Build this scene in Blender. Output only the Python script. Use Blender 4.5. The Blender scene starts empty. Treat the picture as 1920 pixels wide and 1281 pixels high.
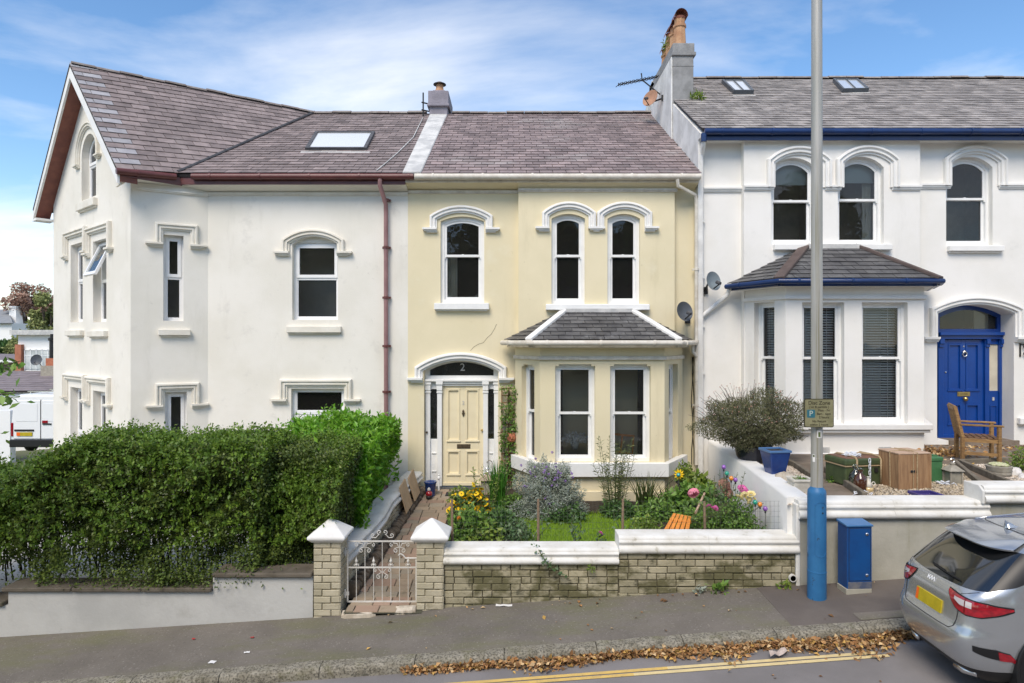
import bpy, bmesh, math, random
import numpy as np
from mathutils import Vector, Matrix, geometry
R = math.radians
random.seed(7)
RNG = np.random.default_rng(11)
sc = bpy.context.scene
COL = sc.collection

# ------------------------------------------------------------------ camera
CZ = 3.3            # eye height above the gate step
F, CX, CY = 1200.0, 960.0, 640.5   # survey units of the photograph: focal length and centre
cam_d = bpy.data.cameras.new('camera')
cam_d.sensor_width = 36.0
cam_d.lens = 22.5
cam_d.clip_start = 0.05
cam_d.clip_end = 3000
cam = bpy.data.objects.new('camera', cam_d)
COL.objects.link(cam)
cam.location = (0, 0, CZ)
cam.rotation_euler = (R(90), 0, 0)
sc.camera = cam

# ------------------------------------------------------------------ sky, sun, exposure
SUN_EL, SUN_AZ = R(50), R(200)      # azimuth clockwise from +Y: behind the camera, to the left
W = bpy.data.worlds.new('World'); sc.world = W; W.use_nodes = True
def build_world():
    nt = W.node_tree; N = nt.nodes; L = nt.links
    N.clear()
    out = N.new('ShaderNodeOutputWorld')
    sky = N.new('ShaderNodeTexSky'); sky.sky_type = 'NISHITA'; sky.sun_disc = False
    sky.sun_elevation = SUN_EL; sky.sun_rotation = SUN_AZ
    sky.air_density = 1.0; sky.dust_density = 0.0; sky.ozone_density = 1.0
    bg = N.new('ShaderNodeBackground'); bg.inputs[1].default_value = 0.135
    hs = N.new('ShaderNodeHueSaturation'); hs.inputs['Saturation'].default_value = 1.18; L.new(sky.outputs[0], hs.inputs['Color']); L.new(hs.outputs[0], bg.inputs[0])
    tc = N.new('ShaderNodeTexCoord')
    sep = N.new('ShaderNodeSeparateXYZ'); L.new(tc.outputs['Generated'], sep.inputs[0])
    def math_(op, a, b=None, clamp=False):
        m = N.new('ShaderNodeMath'); m.operation = op; m.use_clamp = clamp
        for i, v in enumerate((a, b)):
            if v is None: continue
            if isinstance(v, (int, float)): m.inputs[i].default_value = v
            else: L.new(v, m.inputs[i])
        return m.outputs[0]
    zz = math_('ADD', math_('MAXIMUM', sep.outputs[2], 0.0), 0.16)
    cx = math_('DIVIDE', sep.outputs[0], zz); cy = math_('DIVIDE', sep.outputs[1], zz)
    comb = N.new('ShaderNodeCombineXYZ'); L.new(cx, comb.inputs[0]); L.new(cy, comb.inputs[1])
    mp = N.new('ShaderNodeMapping'); L.new(comb.outputs[0], mp.inputs[0])
    mp.inputs['Location'].default_value = (3.1, 1.7, 0.0); mp.inputs['Rotation'].default_value = (0, 0, R(-24)); mp.inputs['Scale'].default_value = (0.55, 0.95, 1)
    n1 = N.new('ShaderNodeTexNoise'); L.new(mp.outputs[0], n1.inputs['Vector'])
    n1.inputs['Scale'].default_value = 1.0; n1.inputs['Detail'].default_value = 9; n1.inputs['Roughness'].default_value = 0.56; n1.inputs['Distortion'].default_value = 0.35
    r1 = N.new('ShaderNodeValToRGB'); L.new(n1.outputs[0], r1.inputs[0])
    r1.color_ramp.elements[0].position = 0.435; r1.color_ramp.elements[0].color = (0, 0, 0, 1)
    r1.color_ramp.elements[1].position = 0.74; r1.color_ramp.elements[1].color = (1, 1, 1, 1)
    # thin milky veil lower down, as near any horizon
    hz = N.new('ShaderNodeMapRange'); L.new(sep.outputs[2], hz.inputs[0])
    hz.inputs[1].default_value = 0.0; hz.inputs[2].default_value = 0.20; hz.inputs[3].default_value = 0.45; hz.inputs[4].default_value = 0.0
    msk = math_('MAXIMUM', r1.outputs[0], hz.outputs[0], True)
    n2 = N.new('ShaderNodeTexNoise'); L.new(mp.outputs[0], n2.inputs['Vector'])
    n2.inputs['Scale'].default_value = 2.2; n2.inputs['Detail'].default_value = 6
    cr = N.new('ShaderNodeValToRGB'); L.new(n2.outputs[0], cr.inputs[0])
    cr.color_ramp.elements[0].position = 0.3; cr.color_ramp.elements[0].color = (0.80, 0.80, 0.815, 1)
    cr.color_ramp.elements[1].position = 0.65; cr.color_ramp.elements[1].color = (1.0, 0.98, 0.95, 1)
    bc = N.new('ShaderNodeBackground'); bc.inputs[1].default_value = 0.95
    L.new(cr.outputs[0], bc.inputs[0])
    mx = N.new('ShaderNodeMixShader')
    mm = math_('MULTIPLY', msk, 0.9)
    L.new(mm, mx.inputs[0]); L.new(bg.outputs[0], mx.inputs[1]); L.new(bc.outputs[0], mx.inputs[2])
    L.new(mx.outputs[0], out.inputs[0])
build_world()
sun_d = bpy.data.lights.new('sun', 'SUN')
sun_d.energy = 2.4; sun_d.angle = R(30); sun_d.color = (1.0, 0.89, 0.75)
sun = bpy.data.objects.new('sun', sun_d); COL.objects.link(sun)
sun_to = Vector((math.sin(SUN_AZ)*math.cos(SUN_EL), math.cos(SUN_AZ)*math.cos(SUN_EL), math.sin(SUN_EL)))
sun.rotation_euler = sun_to.to_track_quat('Z', 'Y').to_euler()
sun.location = sun_to*60
sc.view_settings.view_transform = 'Standard'
sc.view_settings.look = 'None'
sc.view_settings.exposure = 0.62
sc.view_settings.gamma = 1.0
sc.view_settings.use_curve_mapping = False

# ------------------------------------------------------------------ helpers
def U(px, z): return (px-CX)/F*z            # photo survey -> metres across at depth z
def V(py, z): return CZ-(py-CY)/F*z         # photo survey -> metres up at depth z

class Face:
    """A vertical wall plane from plan point p0 to p1: u along it, v up, out = towards the street."""
    def __init__(s, p0, p1):
        s.o = Vector((p0[0], p0[1], 0)); d = Vector((p1[0]-p0[0], p1[1]-p0[1], 0)); s.len = d.length
        s.d = d.normalized(); s.n = Vector((s.d.y, -s.d.x, 0))
    def P(s, u, v, out=0.0):
        q = s.o+s.d*u+s.n*out
        return Vector((q.x, q.y, v))
    def uv(s, px, py, out=0.0):
        rx = (px-CX)/F
        o = s.o+s.n*out
        # t*(rx,1) = o + d*u
        det = -rx*s.d.y+s.d.x
        t = (s.d.x*o.y-s.d.y*o.x)/det if abs(det) > 1e-9 else 1
        q = Vector((t*rx, t, 0))-o
        return q.dot(s.d), CZ-(py-CY)/F*t
    def u(s, px): return s.uv(px, CY)[0]
    def v(s, px, py): return s.uv(px, py)[1]

def top_of(o):
    while o.parent: o = o.parent
    return o

class MB:
    def __init__(s): s.v = []; s.f = []; s.m = []
    def add(s, vs, fs, mi=0):
        b = len(s.v); s.v.extend([tuple(x) for x in vs]); s.f.extend([tuple(b+i for i in f) for f in fs]); s.m.extend([mi]*len(fs))
        return s
    def hexa(s, p, mi=0):   # 8 points: bottom 4 (ccw), top 4
        return s.add(p, [(3, 2, 1, 0), (4, 5, 6, 7), (0, 1, 5, 4), (1, 2, 6, 5), (2, 3, 7, 6), (3, 0, 4, 7)], mi)
    def box(s, x0, x1, y0, y1, z0, z1, mi=0):
        return s.hexa([(x0, y0, z0), (x1, y0, z0), (x1, y1, z0), (x0, y1, z0), (x0, y0, z1), (x1, y0, z1), (x1, y1, z1), (x0, y1, z1)], mi)
    def wbox(s, w, u0, u1, v0, v1, o0, o1, mi=0):
        P = w.P
        return s.hexa([P(u0, v0, o1), P(u1, v0, o1), P(u1, v0, o0), P(u0, v0, o0), P(u0, v1, o1), P(u1, v1, o1), P(u1, v1, o0), P(u0, v1, o0)], mi)
    def bar(s, a, b, w, h, up=(0, 0, 1), mi=0):
        a = Vector(a); b = Vector(b); d = (b-a).normalized(); up = Vector(up)
        x = d.cross(up)
        if x.length < 1e-4: x = d.cross(Vector((1, 0, 0)))
        x.normalize(); y = x.cross(d).normalized()
        x = x*w/2; y = y*h/2
        return s.hexa([a-x-y, a+x-y, b+x-y, b-x-y, a-x+y, a+x+y, b+x+y, b-x+y], mi)
    def tube(s, pts, r, n=8, mi=0, cap=True):
        pts = [Vector(p) for p in pts]; k = len(pts)
        rs = r if isinstance(r, (list, tuple)) else [r]*k
        rings = []; prev = None
        for i, p in enumerate(pts):
            d = (pts[min(i+1, k-1)]-pts[max(i-1, 0)]).normalized()
            if prev is None:
                x = d.cross(Vector((0, 0, 1)))
                if x.length < 1e-3: x = d.cross(Vector((1, 0, 0)))
            else:
                x = prev-d*prev.dot(d)
            x.normalize(); prev = x; y = d.cross(x)
            rings.append([p+(x*math.cos(2*math.pi*j/n)+y*math.sin(2*math.pi*j/n))*rs[i] for j in range(n)])
        vs = [q for r_ in rings for q in r_]; fs = []
        for i in range(k-1):
            for j in range(n):
                a = i*n+j; b = i*n+(j+1) % n
                fs.append((a, b, b+n, a+n))
        if cap:
            fs.append(tuple(range(n-1, -1, -1))); fs.append(tuple((k-1)*n+j for j in range(n)))
        return s.add(vs, fs, mi)
    def lathe(s, prof, c=(0, 0, 0), n=20, mi=0, axis=None, sx=1, sy=1):
        c = Vector(c); vs = []; fs = []
        M = Vector((0, 0, 1)).rotation_difference(Vector(axis)).to_matrix() if axis else Matrix.Identity(3)
        for r, z in prof:
            for j in range(n):
                t = 2*math.pi*j/n
                vs.append(c+M@Vector((r*math.cos(t)*sx, r*math.sin(t)*sy, z)))
        for i in range(len(prof)-1):
            for j in range(n):
                a = i*n+j; b = i*n+(j+1) % n
                fs.append((a, b, b+n, a+n))
        if prof[0][0] > 1e-5: fs.append(tuple(range(n-1, -1, -1)))
        if prof[-1][0] > 1e-5: fs.append(tuple((len(prof)-1)*n+j for j in range(n)))
        return s.add(vs, fs, mi)
    def prism(s, poly, ext, mi=0):
        ext = Vector(ext); n = len(poly); a = [Vector(p) for p in poly]; b = [p+ext for p in a]
        fs = [tuple(range(n)), tuple(range(2*n-1, n-1, -1))]+[(i, n+i, n+(i+1) % n, (i+1) % n) for i in range(n)]
        return s.add(a+b, fs, mi)
    def ring(s, w, outer, inner, o0, o1, mi=0):
        """picture-frame between two outlines with equal point counts, front at o1, back at o0"""
        n = len(outer)
        vs = [w.P(*p, o1) for p in outer]+[w.P(*p, o1) for p in inner]+[w.P(*p, o0) for p in inner]+[w.P(*p, o0) for p in outer]
        fs = []
        for i in range(n):
            j = (i+1) % n
            fs += [(i, j, n+j, n+i), (n+i, n+j, 2*n+j, 2*n+i), (3*n+i, 3*n+j, j, i)]
        return s.add(vs, fs, mi)
    def sweep(s, w, path, prof, mi=0, closed=False):
        """profile [(offset to the right of travel, out)] swept along a path in the wall plane, mitred"""
        k = len(path); p = [Vector((a, b)) for a, b in path]; vs = []
        for i in range(k):
            if closed: d0 = (p[i]-p[i-1]).normalized(); d1 = (p[(i+1) % k]-p[i]).normalized()
            else:
                d0 = (p[i]-p[i-1]).normalized() if i else (p[1]-p[0]).normalized()
                d1 = (p[i+1]-p[i]).normalized() if i < k-1 else d0
            n0 = Vector((d0.y, -d0.x)); n1 = Vector((d1.y, -d1.x)); m = (n0+n1)
            m = m/m.length if m.length > 1e-6 else n0
            m = m/max(0.35, m.dot(n0))
            for off, out in prof:
                q = p[i]+m*off
                vs.append(w.P(q.x, q.y, out))
        t = len(prof); fs = []
        for i in range(k if closed else k-1):
            for j in range(t-1):
                a = i*t+j; b = ((i+1) % k)*t+j
                fs.append((a, b, b+1, a+1))
        if not closed:
            fs.append(tuple(range(t-1, -1, -1))); fs.append(tuple((k-1)*t+j for j in range(t)))
        return s.add(vs, fs, mi)
    def loft(s, rows, mi=0, closed=False):
        """rows: list of point rows of equal length"""
        n = len(rows[0]); vs = [q for r in rows for q in r]; fs = []
        for i in range(len(rows)-1):
            for j in range(n if closed else n-1):
                a = i*n+j; b = i*n+(j+1) % n
                fs.append((a, b, b+n, a+n))
        return s.add(vs, fs, mi)
    def build(s, name, mats, parent=None, smooth=False, bevel=0.0, kind=None, label=None, local=False, seg=1, fix=True, auto=None):
        me = bpy.data.meshes.new(name)
        off = Vector((0, 0, 0))
        if parent is not None and not local: off = top_of(parent).location
        me.from_pydata([(x-off.x, y-off.y, z-off.z) for x, y, z in s.v], [], s.f)
        if not isinstance(mats, (list, tuple)): mats = [mats]
        for m in mats: me.materials.append(m)
        if len(mats) > 1: me.polygons.foreach_set('material_index', s.m)
        if fix:
            bm = bmesh.new(); bm.from_mesh(me); bmesh.ops.recalc_face_normals(bm, faces=bm.faces); bm.to_mesh(me); bm.free()
        if smooth: me.polygons.foreach_set('use_smooth', [True]*len(me.polygons))
        me.update()
        o = bpy.data.objects.new(name, me); COL.objects.link(o)
        if parent is not None: o.parent = parent
        if bevel:
            b = o.modifiers.new('bevel', 'BEVEL'); b.width = bevel; b.segments = seg; b.limit_method = 'ANGLE'; b.angle_limit = R(35)
        if auto:
            a_ = o.modifiers.new('edge', 'EDGE_SPLIT'); a_.split_angle = R(auto)
        if kind: o['kind'] = kind
        if label: o['label'] = label
        return o

def tag(o, label=None, cat=None, group=None, kind=None):
    if label: o['label'] = label
    if cat: o['category'] = cat
    if group: o['group'] = group
    if kind: o['kind'] = kind
    return o
def thing(name, label, cat, loc=(0, 0, 0), group=None, rz=0.0):
    o = bpy.data.objects.new(name, None); COL.objects.link(o)
    o.empty_display_size = 0.2
    o.location = loc; o.rotation_euler = (0, 0, rz)
    return tag(o, label, cat, group)
def copy_tree(o, parent=None):
    c = o.copy(); COL.objects.link(c)
    if parent: c.parent = parent
    for ch in list(o.children): copy_tree(ch, c)
    return c

# ------------------------------------------------------------------ materials (all procedural)
def mat(name, c1, c2=None, scale=2.0, detail=6, rough=0.75, bump=0.0, bscale=80.0, rnd=0.0, metal=0.0, spec=0.4,
        lo=0.35, hi=0.65, dirt=None, stretch=(1, 1, 1), coat=0.0, sub=0.0, tint=None, dist=0.01, hsv=0.0):
    m = bpy.data.materials.new(name); m.use_nodes = True
    nt = m.node_tree; N = nt.nodes; L = nt.links
    b = N['Principled BSDF']
    b.inputs['Roughness'].default_value = rough; b.inputs['Metallic'].default_value = metal
    b.inputs['Specular IOR Level'].default_value = spec
    if coat: b.inputs['Coat Weight'].default_value = coat; b.inputs['Coat Roughness'].default_value = 0.06
    geo = N.new('ShaderNodeNewGeometry')
    def noise(sca, det, st=(1, 1, 1), rg=0.6):
        mp = N.new('ShaderNodeMapping'); L.new(geo.outputs['Position'], mp.inputs[0]); mp.inputs['Scale'].default_value = st
        n = N.new('ShaderNodeTexNoise'); L.new(mp.outputs[0], n.inputs['Vector'])
        n.inputs['Scale'].default_value = sca; n.inputs['Detail'].default_value = det; n.inputs['Roughness'].default_value = rg
        return n.outputs[0]
    def ramp(v, a, bb):
        r = N.new('ShaderNodeMapRange'); L.new(v, r.inputs[0]); r.inputs[1].default_value = a; r.inputs[2].default_value = bb
        r.interpolation_type = 'SMOOTHSTEP'
        return r.outputs[0]
    def mix(fac, a, c, mode='MIX'):
        x = N.new('ShaderNodeMix'); x.data_type = 'RGBA'; x.blend_type = mode
        if isinstance(fac, float): x.inputs[0].default_value = fac
        else: L.new(fac, x.inputs[0])
        for sk, val in ((6, a), (7, c)):
            if isinstance(val, tuple): x.inputs[sk].default_value = (*val[:3], 1)
            else: L.new(val, x.inputs[sk])
        return x.outputs[2]
    col = tuple(c1)
    if c2: col = mix(ramp(noise(scale, detail, stretch), lo, hi), tuple(c1), tuple(c2))
    if rnd or tint or hsv:
        oi = N.new('ShaderNodeObjectInfo')
        ad = N.new('ShaderNodeMath'); ad.operation = 'ADD'; L.new(oi.outputs['Random'], ad.inputs[0]); L.new(geo.outputs['Random Per Island'], ad.inputs[1])
        fr = N.new('ShaderNodeMath'); fr.operation = 'FRACT'; L.new(ad.outputs[0], fr.inputs[0])
        if tint:   # list of alternative colours picked per piece
            cr = N.new('ShaderNodeValToRGB'); L.new(fr.outputs[0], cr.inputs[0]); cr.color_ramp.interpolation = 'CONSTANT'
            els = cr.color_ramp.elements
            for i, (pos, c) in enumerate(tint):
                e = els[i] if i < 2 else els.new(pos)
                e.position = pos; e.color = (*c, 1)
            col = mix(0.72, col, cr.outputs[0])
        if rnd:
            wn = N.new('ShaderNodeTexWhiteNoise'); wn.noise_dimensions = '1D'; L.new(fr.outputs[0], wn.inputs['W'])
            mr = N.new('ShaderNodeMapRange'); L.new(wn.outputs[0], mr.inputs[0]); mr.inputs[3].default_value = 1-rnd; mr.inputs[4].default_value = 1+rnd
            cb = N.new('ShaderNodeCombineXYZ')
            for i in range(3): L.new(mr.outputs[0], cb.inputs[i])
            col = mix(1.0, col, cb.outputs[0], 'MULTIPLY')
    for d in (dirt or []):
        dc, ds, da, db, dst, amt = d
        f = ramp(noise(ds, 8, dst, 0.65), da, db)
        mu = N.new('ShaderNodeMath'); mu.operation = 'MULTIPLY'; L.new(f, mu.inputs[0]); mu.inputs[1].default_value = amt
        col = mix(mu.outputs[0], col, tuple(dc))
    if isinstance(col, tuple): b.inputs['Base Color'].default_value = (*col, 1)
    else: L.new(col, b.inputs['Base Color'])
    if bump:
        bp = N.new('ShaderNodeBump'); bp.inputs['Strength'].default_value = bump; bp.inputs['Distance'].default_value = dist
        L.new(noise(bscale, 5), bp.inputs['Height']); L.new(bp.outputs[0], b.inputs['Normal'])
    if sub:   # leaves: light passes through
        tr = N.new('ShaderNodeBsdfTranslucent'); ms = N.new('ShaderNodeMixShader'); ms.inputs[0].default_value = sub
        if isinstance(col, tuple): tr.inputs[0].default_value = (*col, 1)
        else: L.new(col, tr.inputs[0])
        o = N['Material Output']; L.new(b.outputs[0], ms.inputs[1]); L.new(tr.outputs[0], ms.inputs[2]); L.new(ms.outputs[0], o.inputs[0])
    return m
def glass_mat(name, tint=(0.8, 0.83, 0.82), refl=1.0, rough=0.02):
    m = bpy.data.materials.new(name); m.use_nodes = True
    nt = m.node_tree; N = nt.nodes; L = nt.links; N.remove(N['Principled BSDF'])
    t = N.new('ShaderNodeBsdfTransparent'); t.inputs[0].default_value = (*tint, 1)
    g = N.new('ShaderNodeBsdfGlossy'); g.inputs['Roughness'].default_value = rough; g.inputs[0].default_value = (0.95, 0.97, 1, 1)
    f = N.new('ShaderNodeFresnel'); f.inputs[0].default_value = 1.5
    nz = N.new('ShaderNodeTexNoise'); nz.inputs['Scale'].default_value = 2.2; nz.inputs['Detail'].default_value = 2
    ge = N.new('ShaderNodeNewGeometry'); L.new(ge.outputs['Position'], nz.inputs['Vector'])
    bp = N.new('ShaderNodeBump'); bp.inputs['Strength'].default_value = 0.12; bp.inputs['Distance'].default_value = 0.03
    L.new(nz.outputs[0], bp.inputs['Height']); L.new(bp.outputs[0], g.inputs['Normal'])
    mu = N.new('ShaderNodeMath'); mu.operation = 'MULTIPLY'; mu.inputs[1].default_value = refl; L.new(f.outputs[0], mu.inputs[0])
    x = N.new('ShaderNodeMixShader'); L.new(mu.outputs[0], x.inputs[0]); L.new(t.outputs[0], x.inputs[1]); L.new(g.outputs[0], x.inputs[2])
    df = N.new('ShaderNodeBsdfDiffuse'); df.inputs[0].default_value = (0.55, 0.54, 0.50, 1); x2 = N.new('ShaderNodeMixShader'); x2.inputs[0].default_value = 0.02
    L.new(x.outputs[0], x2.inputs[1]); L.new(df.outputs[0], x2.inputs[2]); L.new(x2.outputs[0], N['Material Output'].inputs[0])
    return m

ST = (1.6, 1.6, 0.28)      # streaks running down a wall
M = {}
M['stucco_left'] = mat('stucco_ivory', (0.80, 0.77, 0.70), (0.74, 0.71, 0.63), 0.9, rough=0.9, bump=0.25, bscale=45, dirt=[((0.52, 0.49, 0.42), 1.6, 0.55, 0.80, ST, 0.42), ((0.60, 0.575, 0.52), 2.4, 0.58, 0.70, (1, 1, 1), 0.38), ((0.45, 0.42, 0.37), 9, 0.66, 0.74, (1, 1, 1), 0.3)])
M['stucco_cream'] = mat('stucco_cream', (0.755, 0.67, 0.465), (0.71, 0.63, 0.425), 0.8, rough=0.9, bump=0.2, bscale=40, dirt=[((0.48, 0.42, 0.26), 1.7, 0.55, 0.82, ST, 0.42), ((0.78, 0.72, 0.55), 1.6, 0.56, 0.72, (1, 1, 1), 0.45), ((0.42, 0.37, 0.22), 8, 0.66, 0.74, (1, 1, 1), 0.28)])
M['stucco_white'] = mat('stucco_white', (0.82, 0.80, 0.76), (0.77, 0.75, 0.70), 0.9, rough=0.9, bump=0.2, bscale=40, dirt=[((0.54, 0.53, 0.48), 1.6, 0.56, 0.82, ST, 0.4), ((0.62, 0.61, 0.57), 2.6, 0.6, 0.72, (1, 1, 1), 0.35)])
M['flank'] = mat('weathered_white_render', (0.80, 0.79, 0.76), (0.62, 0.61, 0.58), 2.2, rough=0.95, bump=0.4, bscale=25, dirt=[((0.2, 0.2, 0.17), 3.5, 0.58, 0.74, (1.5, 1.5, 0.5), 0.7)])
M['trim_ivory'] = mat('ivory_paint', (0.78, 0.75, 0.67), (0.70, 0.66, 0.57), 3, rough=0.7, dirt=[((0.4, 0.37, 0.31), 5, 0.62, 0.8, (1, 1, .5), 0.45)])
M['trim_white'] = mat('white_paint', (0.82, 0.81, 0.78), (0.76, 0.75, 0.72), 3, rough=0.55, dirt=[((0.42, 0.41, 0.38), 6, 0.64, 0.8, (1, 1, .6), 0.45)])
M['upvc'] = mat('white_plastic', (0.86, 0.86, 0.86), (0.82, 0.82, 0.81), 4, rough=0.35, spec=0.5)
M['sash'] = mat('white_gloss_timber', (0.83, 0.83, 0.81), (0.78, 0.78, 0.76), 6, rough=0.45, spec=0.5)
M['glass'] = glass_mat('window_glass')
M['glass_sky'] = glass_mat('skylight_glass', (0.75, 0.8, 0.85), 3.2)
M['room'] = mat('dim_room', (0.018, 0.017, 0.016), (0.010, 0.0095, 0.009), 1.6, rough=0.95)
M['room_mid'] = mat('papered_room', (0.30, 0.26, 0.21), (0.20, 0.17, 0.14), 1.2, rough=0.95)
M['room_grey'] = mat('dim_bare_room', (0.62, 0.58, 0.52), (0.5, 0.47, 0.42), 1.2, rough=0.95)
LICH = lambda a: ((0.42, 0.40, 0.38), 2.0, 0.52, 0.75, (1, 1, 1), a)
M['slate_plum'] = mat('plum_slate', (0.265, 0.215, 0.205), (0.198, 0.16, 0.153), 5, rough=0.65, bump=0.3, bscale=30, rnd=0.26, dirt=[((0.37, 0.32, 0.30), 1.1, 0.56, 0.78, (1, 1, 1), 0.5), ((0.09, 0.075, 0.075), 1.6, 0.6, 0.75, (1, 1, 1), 0.5), ((0.45, 0.42, 0.40), 14, 0.66, 0.78, (1, 1, 1), 0.5)])
M['slate_cream'] = mat('weathered_plum_slate', (0.29, 0.228, 0.22), (0.205, 0.162, 0.16), 4, rough=0.65, bump=0.3, bscale=30, rnd=0.27, dirt=[((0.43, 0.41, 0.39), 0.9, 0.54, 0.74, (0.6, 1, 1), 0.65), ((0.4, 0.24, 0.13), 0.8, 0.68, 0.8, (1, 1, 1), 0.5), ((0.5, 0.47, 0.44), 16, 0.64, 0.76, (1, 1, 1), 0.6)])
M['slate_grey'] = mat('grey_slate', (0.33, 0.30, 0.28), (0.225, 0.205, 0.195), 4, rough=0.7, bump=0.3, bscale=30, rnd=0.26, dirt=[((0.5, 0.46, 0.43), 0.8, 0.52, 0.72, (1.8, 0.5, 0.5), 0.7), ((0.5, 0.47, 0.44), 16, 0.62, 0.76, (1, 1, 1), 0.5)])
M['slate_new'] = mat('replacement_slate', (0.385, 0.375, 0.385), (0.32, 0.31, 0.325), 6, rough=0.5, rnd=0.12)
M['slate_bay'] = mat('dark_bay_slate', (0.115, 0.112, 0.11), (0.075, 0.073, 0.075), 5, rough=0.55, bump=0.25, bscale=30, rnd=0.25, dirt=[((0.3, 0.3, 0.3), 2.6, 0.56, 0.75, (1, 1, 1), 0.55)])
M['roof_deck'] = mat('roof_shadow_board', (0.05, 0.042, 0.042), rough=0.9)
M['hip_brown'] = mat('brown_hip_tile', (0.115, 0.085, 0.075), (0.085, 0.062, 0.055), 5, rough=0.7)
M['ridge_tile'] = mat('ridge_tile', (0.2, 0.165, 0.15), (0.27, 0.245, 0.225), 6, rough=0.85, bump=0.4, bscale=30, rnd=0.15)
M['lead'] = mat('lead_flashing', (0.42, 0.42, 0.41), (0.62, 0.61, 0.58), 3, rough=0.75, bump=0.2, bscale=20)
M['lead_dark'] = mat('dark_lead', (0.055, 0.055, 0.06), (0.09, 0.09, 0.095), 4, rough=0.6)
M['oxblood'] = mat('oxblood_paint', (0.135, 0.042, 0.038), (0.11, 0.032, 0.03), 4, rough=0.4, spec=0.5)
M['soffit_brown'] = mat('red_brown_soffit', (0.22, 0.075, 0.05), (0.17, 0.055, 0.04), 5, rough=0.5)
M['pipe_mauve'] = mat('mauve_pipe_paint', (0.30, 0.17, 0.165), (0.24, 0.13, 0.13), 4, rough=0.5)
M['navy'] = mat('navy_gloss', (0.007, 0.032, 0.125), (0.006, 0.026, 0.10), 4, rough=0.3, spec=0.5)
M['gutter_cream'] = mat('cream_gutter', (0.70, 0.66, 0.58), (0.58, 0.53, 0.45), 6, rough=0.6, dirt=[((0.25, 0.22, 0.18), 8, 0.6, 0.75, (1, 1, 1), 0.5)])
M['door_blue'] = mat('royal_blue_gloss', (0.004, 0.052, 0.27), (0.004, 0.045, 0.235), 4, rough=0.28, spec=0.5)
M['door_cream'] = mat('cream_door_paint', (0.80, 0.71, 0.49), (0.76, 0.67, 0.455), 4, rough=0.45, spec=0.5)
M['brass'] = mat('aged_brass', (0.55, 0.40, 0.16), rough=0.35, metal=1.0)
M['bronze'] = mat('dark_bronze', (0.10, 0.075, 0.05), (0.16, 0.12, 0.075), 30, rough=0.5, metal=0.6)
M['chrome'] = mat('steel', (0.62, 0.62, 0.63), rough=0.25, metal=1.0)
M['black'] = mat('black_iron', (0.02, 0.02, 0.02), rough=0.5)
M['cap_white'] = mat('pier_cap_paint', (0.76, 0.75, 0.72), (0.66, 0.65, 0.62), 4, rough=0.8, bump=0.2, bscale=40, dirt=[((0.42, 0.42, 0.36), 7, 0.62, 0.78, (1, 1, 1), 0.4)])
M['coping'] = mat('painted_coping', (0.72, 0.71, 0.675), (0.62, 0.60, 0.545), 3.5, rough=0.8, bump=0.25, bscale=35, dirt=[((0.30, 0.27, 0.19), 7, 0.6, 0.72, (1, 1, 1), 0.6), ((0.5, 0.49, 0.42), 2, 0.55, 0.75, (1, 1, 1), 0.5)])
M['brick'] = mat('painted_mossy_brick', (0.375, 0.335, 0.23), (0.29, 0.26, 0.17), 4, rough=0.92, bump=0.5, bscale=50, rnd=0.14, dirt=[((0.10, 0.092, 0.04), 2.6, 0.45, 0.60, (1, 1, 1.6), 0.9), ((0.05, 0.048, 0.028), 5, 0.56, 0.68, (1, 1, 1.8), 0.8), ((0.07, 0.065, 0.04), 11, 0.6, 0.72, (1, 1, 1), 0.7)])
M['brick_pier'] = mat('cream_painted_brick', (0.48, 0.43, 0.315), (0.39, 0.35, 0.245), 4, rough=0.92, bump=0.5, bscale=50, rnd=0.1, dirt=[((0.2, 0.165, 0.09), 6, 0.57, 0.72, (1, 1, 1), 0.7), ((0.30, 0.27, 0.24), 2.2, 0.6, 0.7, (1, 1, 1), 0.5)])
M['mortar'] = mat('dark_mortar', (0.22, 0.19, 0.115), (0.08, 0.07, 0.045), 6, rough=0.95, bump=0.5, bscale=60)
M['mortar_pier'] = mat('pale_mortar', (0.28, 0.235, 0.145), (0.2, 0.165, 0.1), 6, rough=0.95, bump=0.5, bscale=60)
M['render_grey'] = mat('grey_render', (0.44, 0.42, 0.355), (0.35, 0.335, 0.275), 1.4, rough=0.92, bump=0.3, bscale=30, dirt=[((0.22, 0.21, 0.12), 2.0, 0.50, 0.74, ST, 0.65)])
M['render_low'] = mat('white_wash_render', (0.47, 0.465, 0.44), (0.39, 0.385, 0.365), 1.2, rough=0.92, bump=0.35, bscale=25, dirt=[((0.33, 0.32, 0.29), 2.6, 0.55, 0.75, (1, 1, 1), 0.5), ((0.3, 0.29, 0.25), 9, 0.65, 0.75, (1, 1, 1), 0.4)])
M['slab'] = mat('brown_slab_coping', (0.13, 0.11, 0.085), (0.09, 0.075, 0.055), 5, rough=0.9, bump=0.4, bscale=40, dirt=[((0.06, 0.06, 0.03), 8, 0.55, 0.7, (1, 1, 1), 0.6)])
M['paver'] = mat('block_paving', (0.30, 0.235, 0.175), (0.24, 0.19, 0.135), 6, rough=0.9, bump=0.4, bscale=60, rnd=0.16, tint=[(0.0, (0.30, 0.235, 0.165)), (0.45, (0.33, 0.22, 0.16)), (0.75, (0.27, 0.235, 0.18))], dirt=[((0.10, 0.10, 0.06), 9, 0.56, 0.72, (1, 1, 1), 0.5)])
M['joint'] = mat('paving_joint', (0.09, 0.085, 0.055), (0.06, 0.06, 0.04), 12, rough=0.95)
M['stone'] = mat('dark_rubble_stone', (0.16, 0.125, 0.09), (0.10, 0.078, 0.056), 8, rough=0.92, bump=0.6, bscale=40, rnd=0.3)
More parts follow.
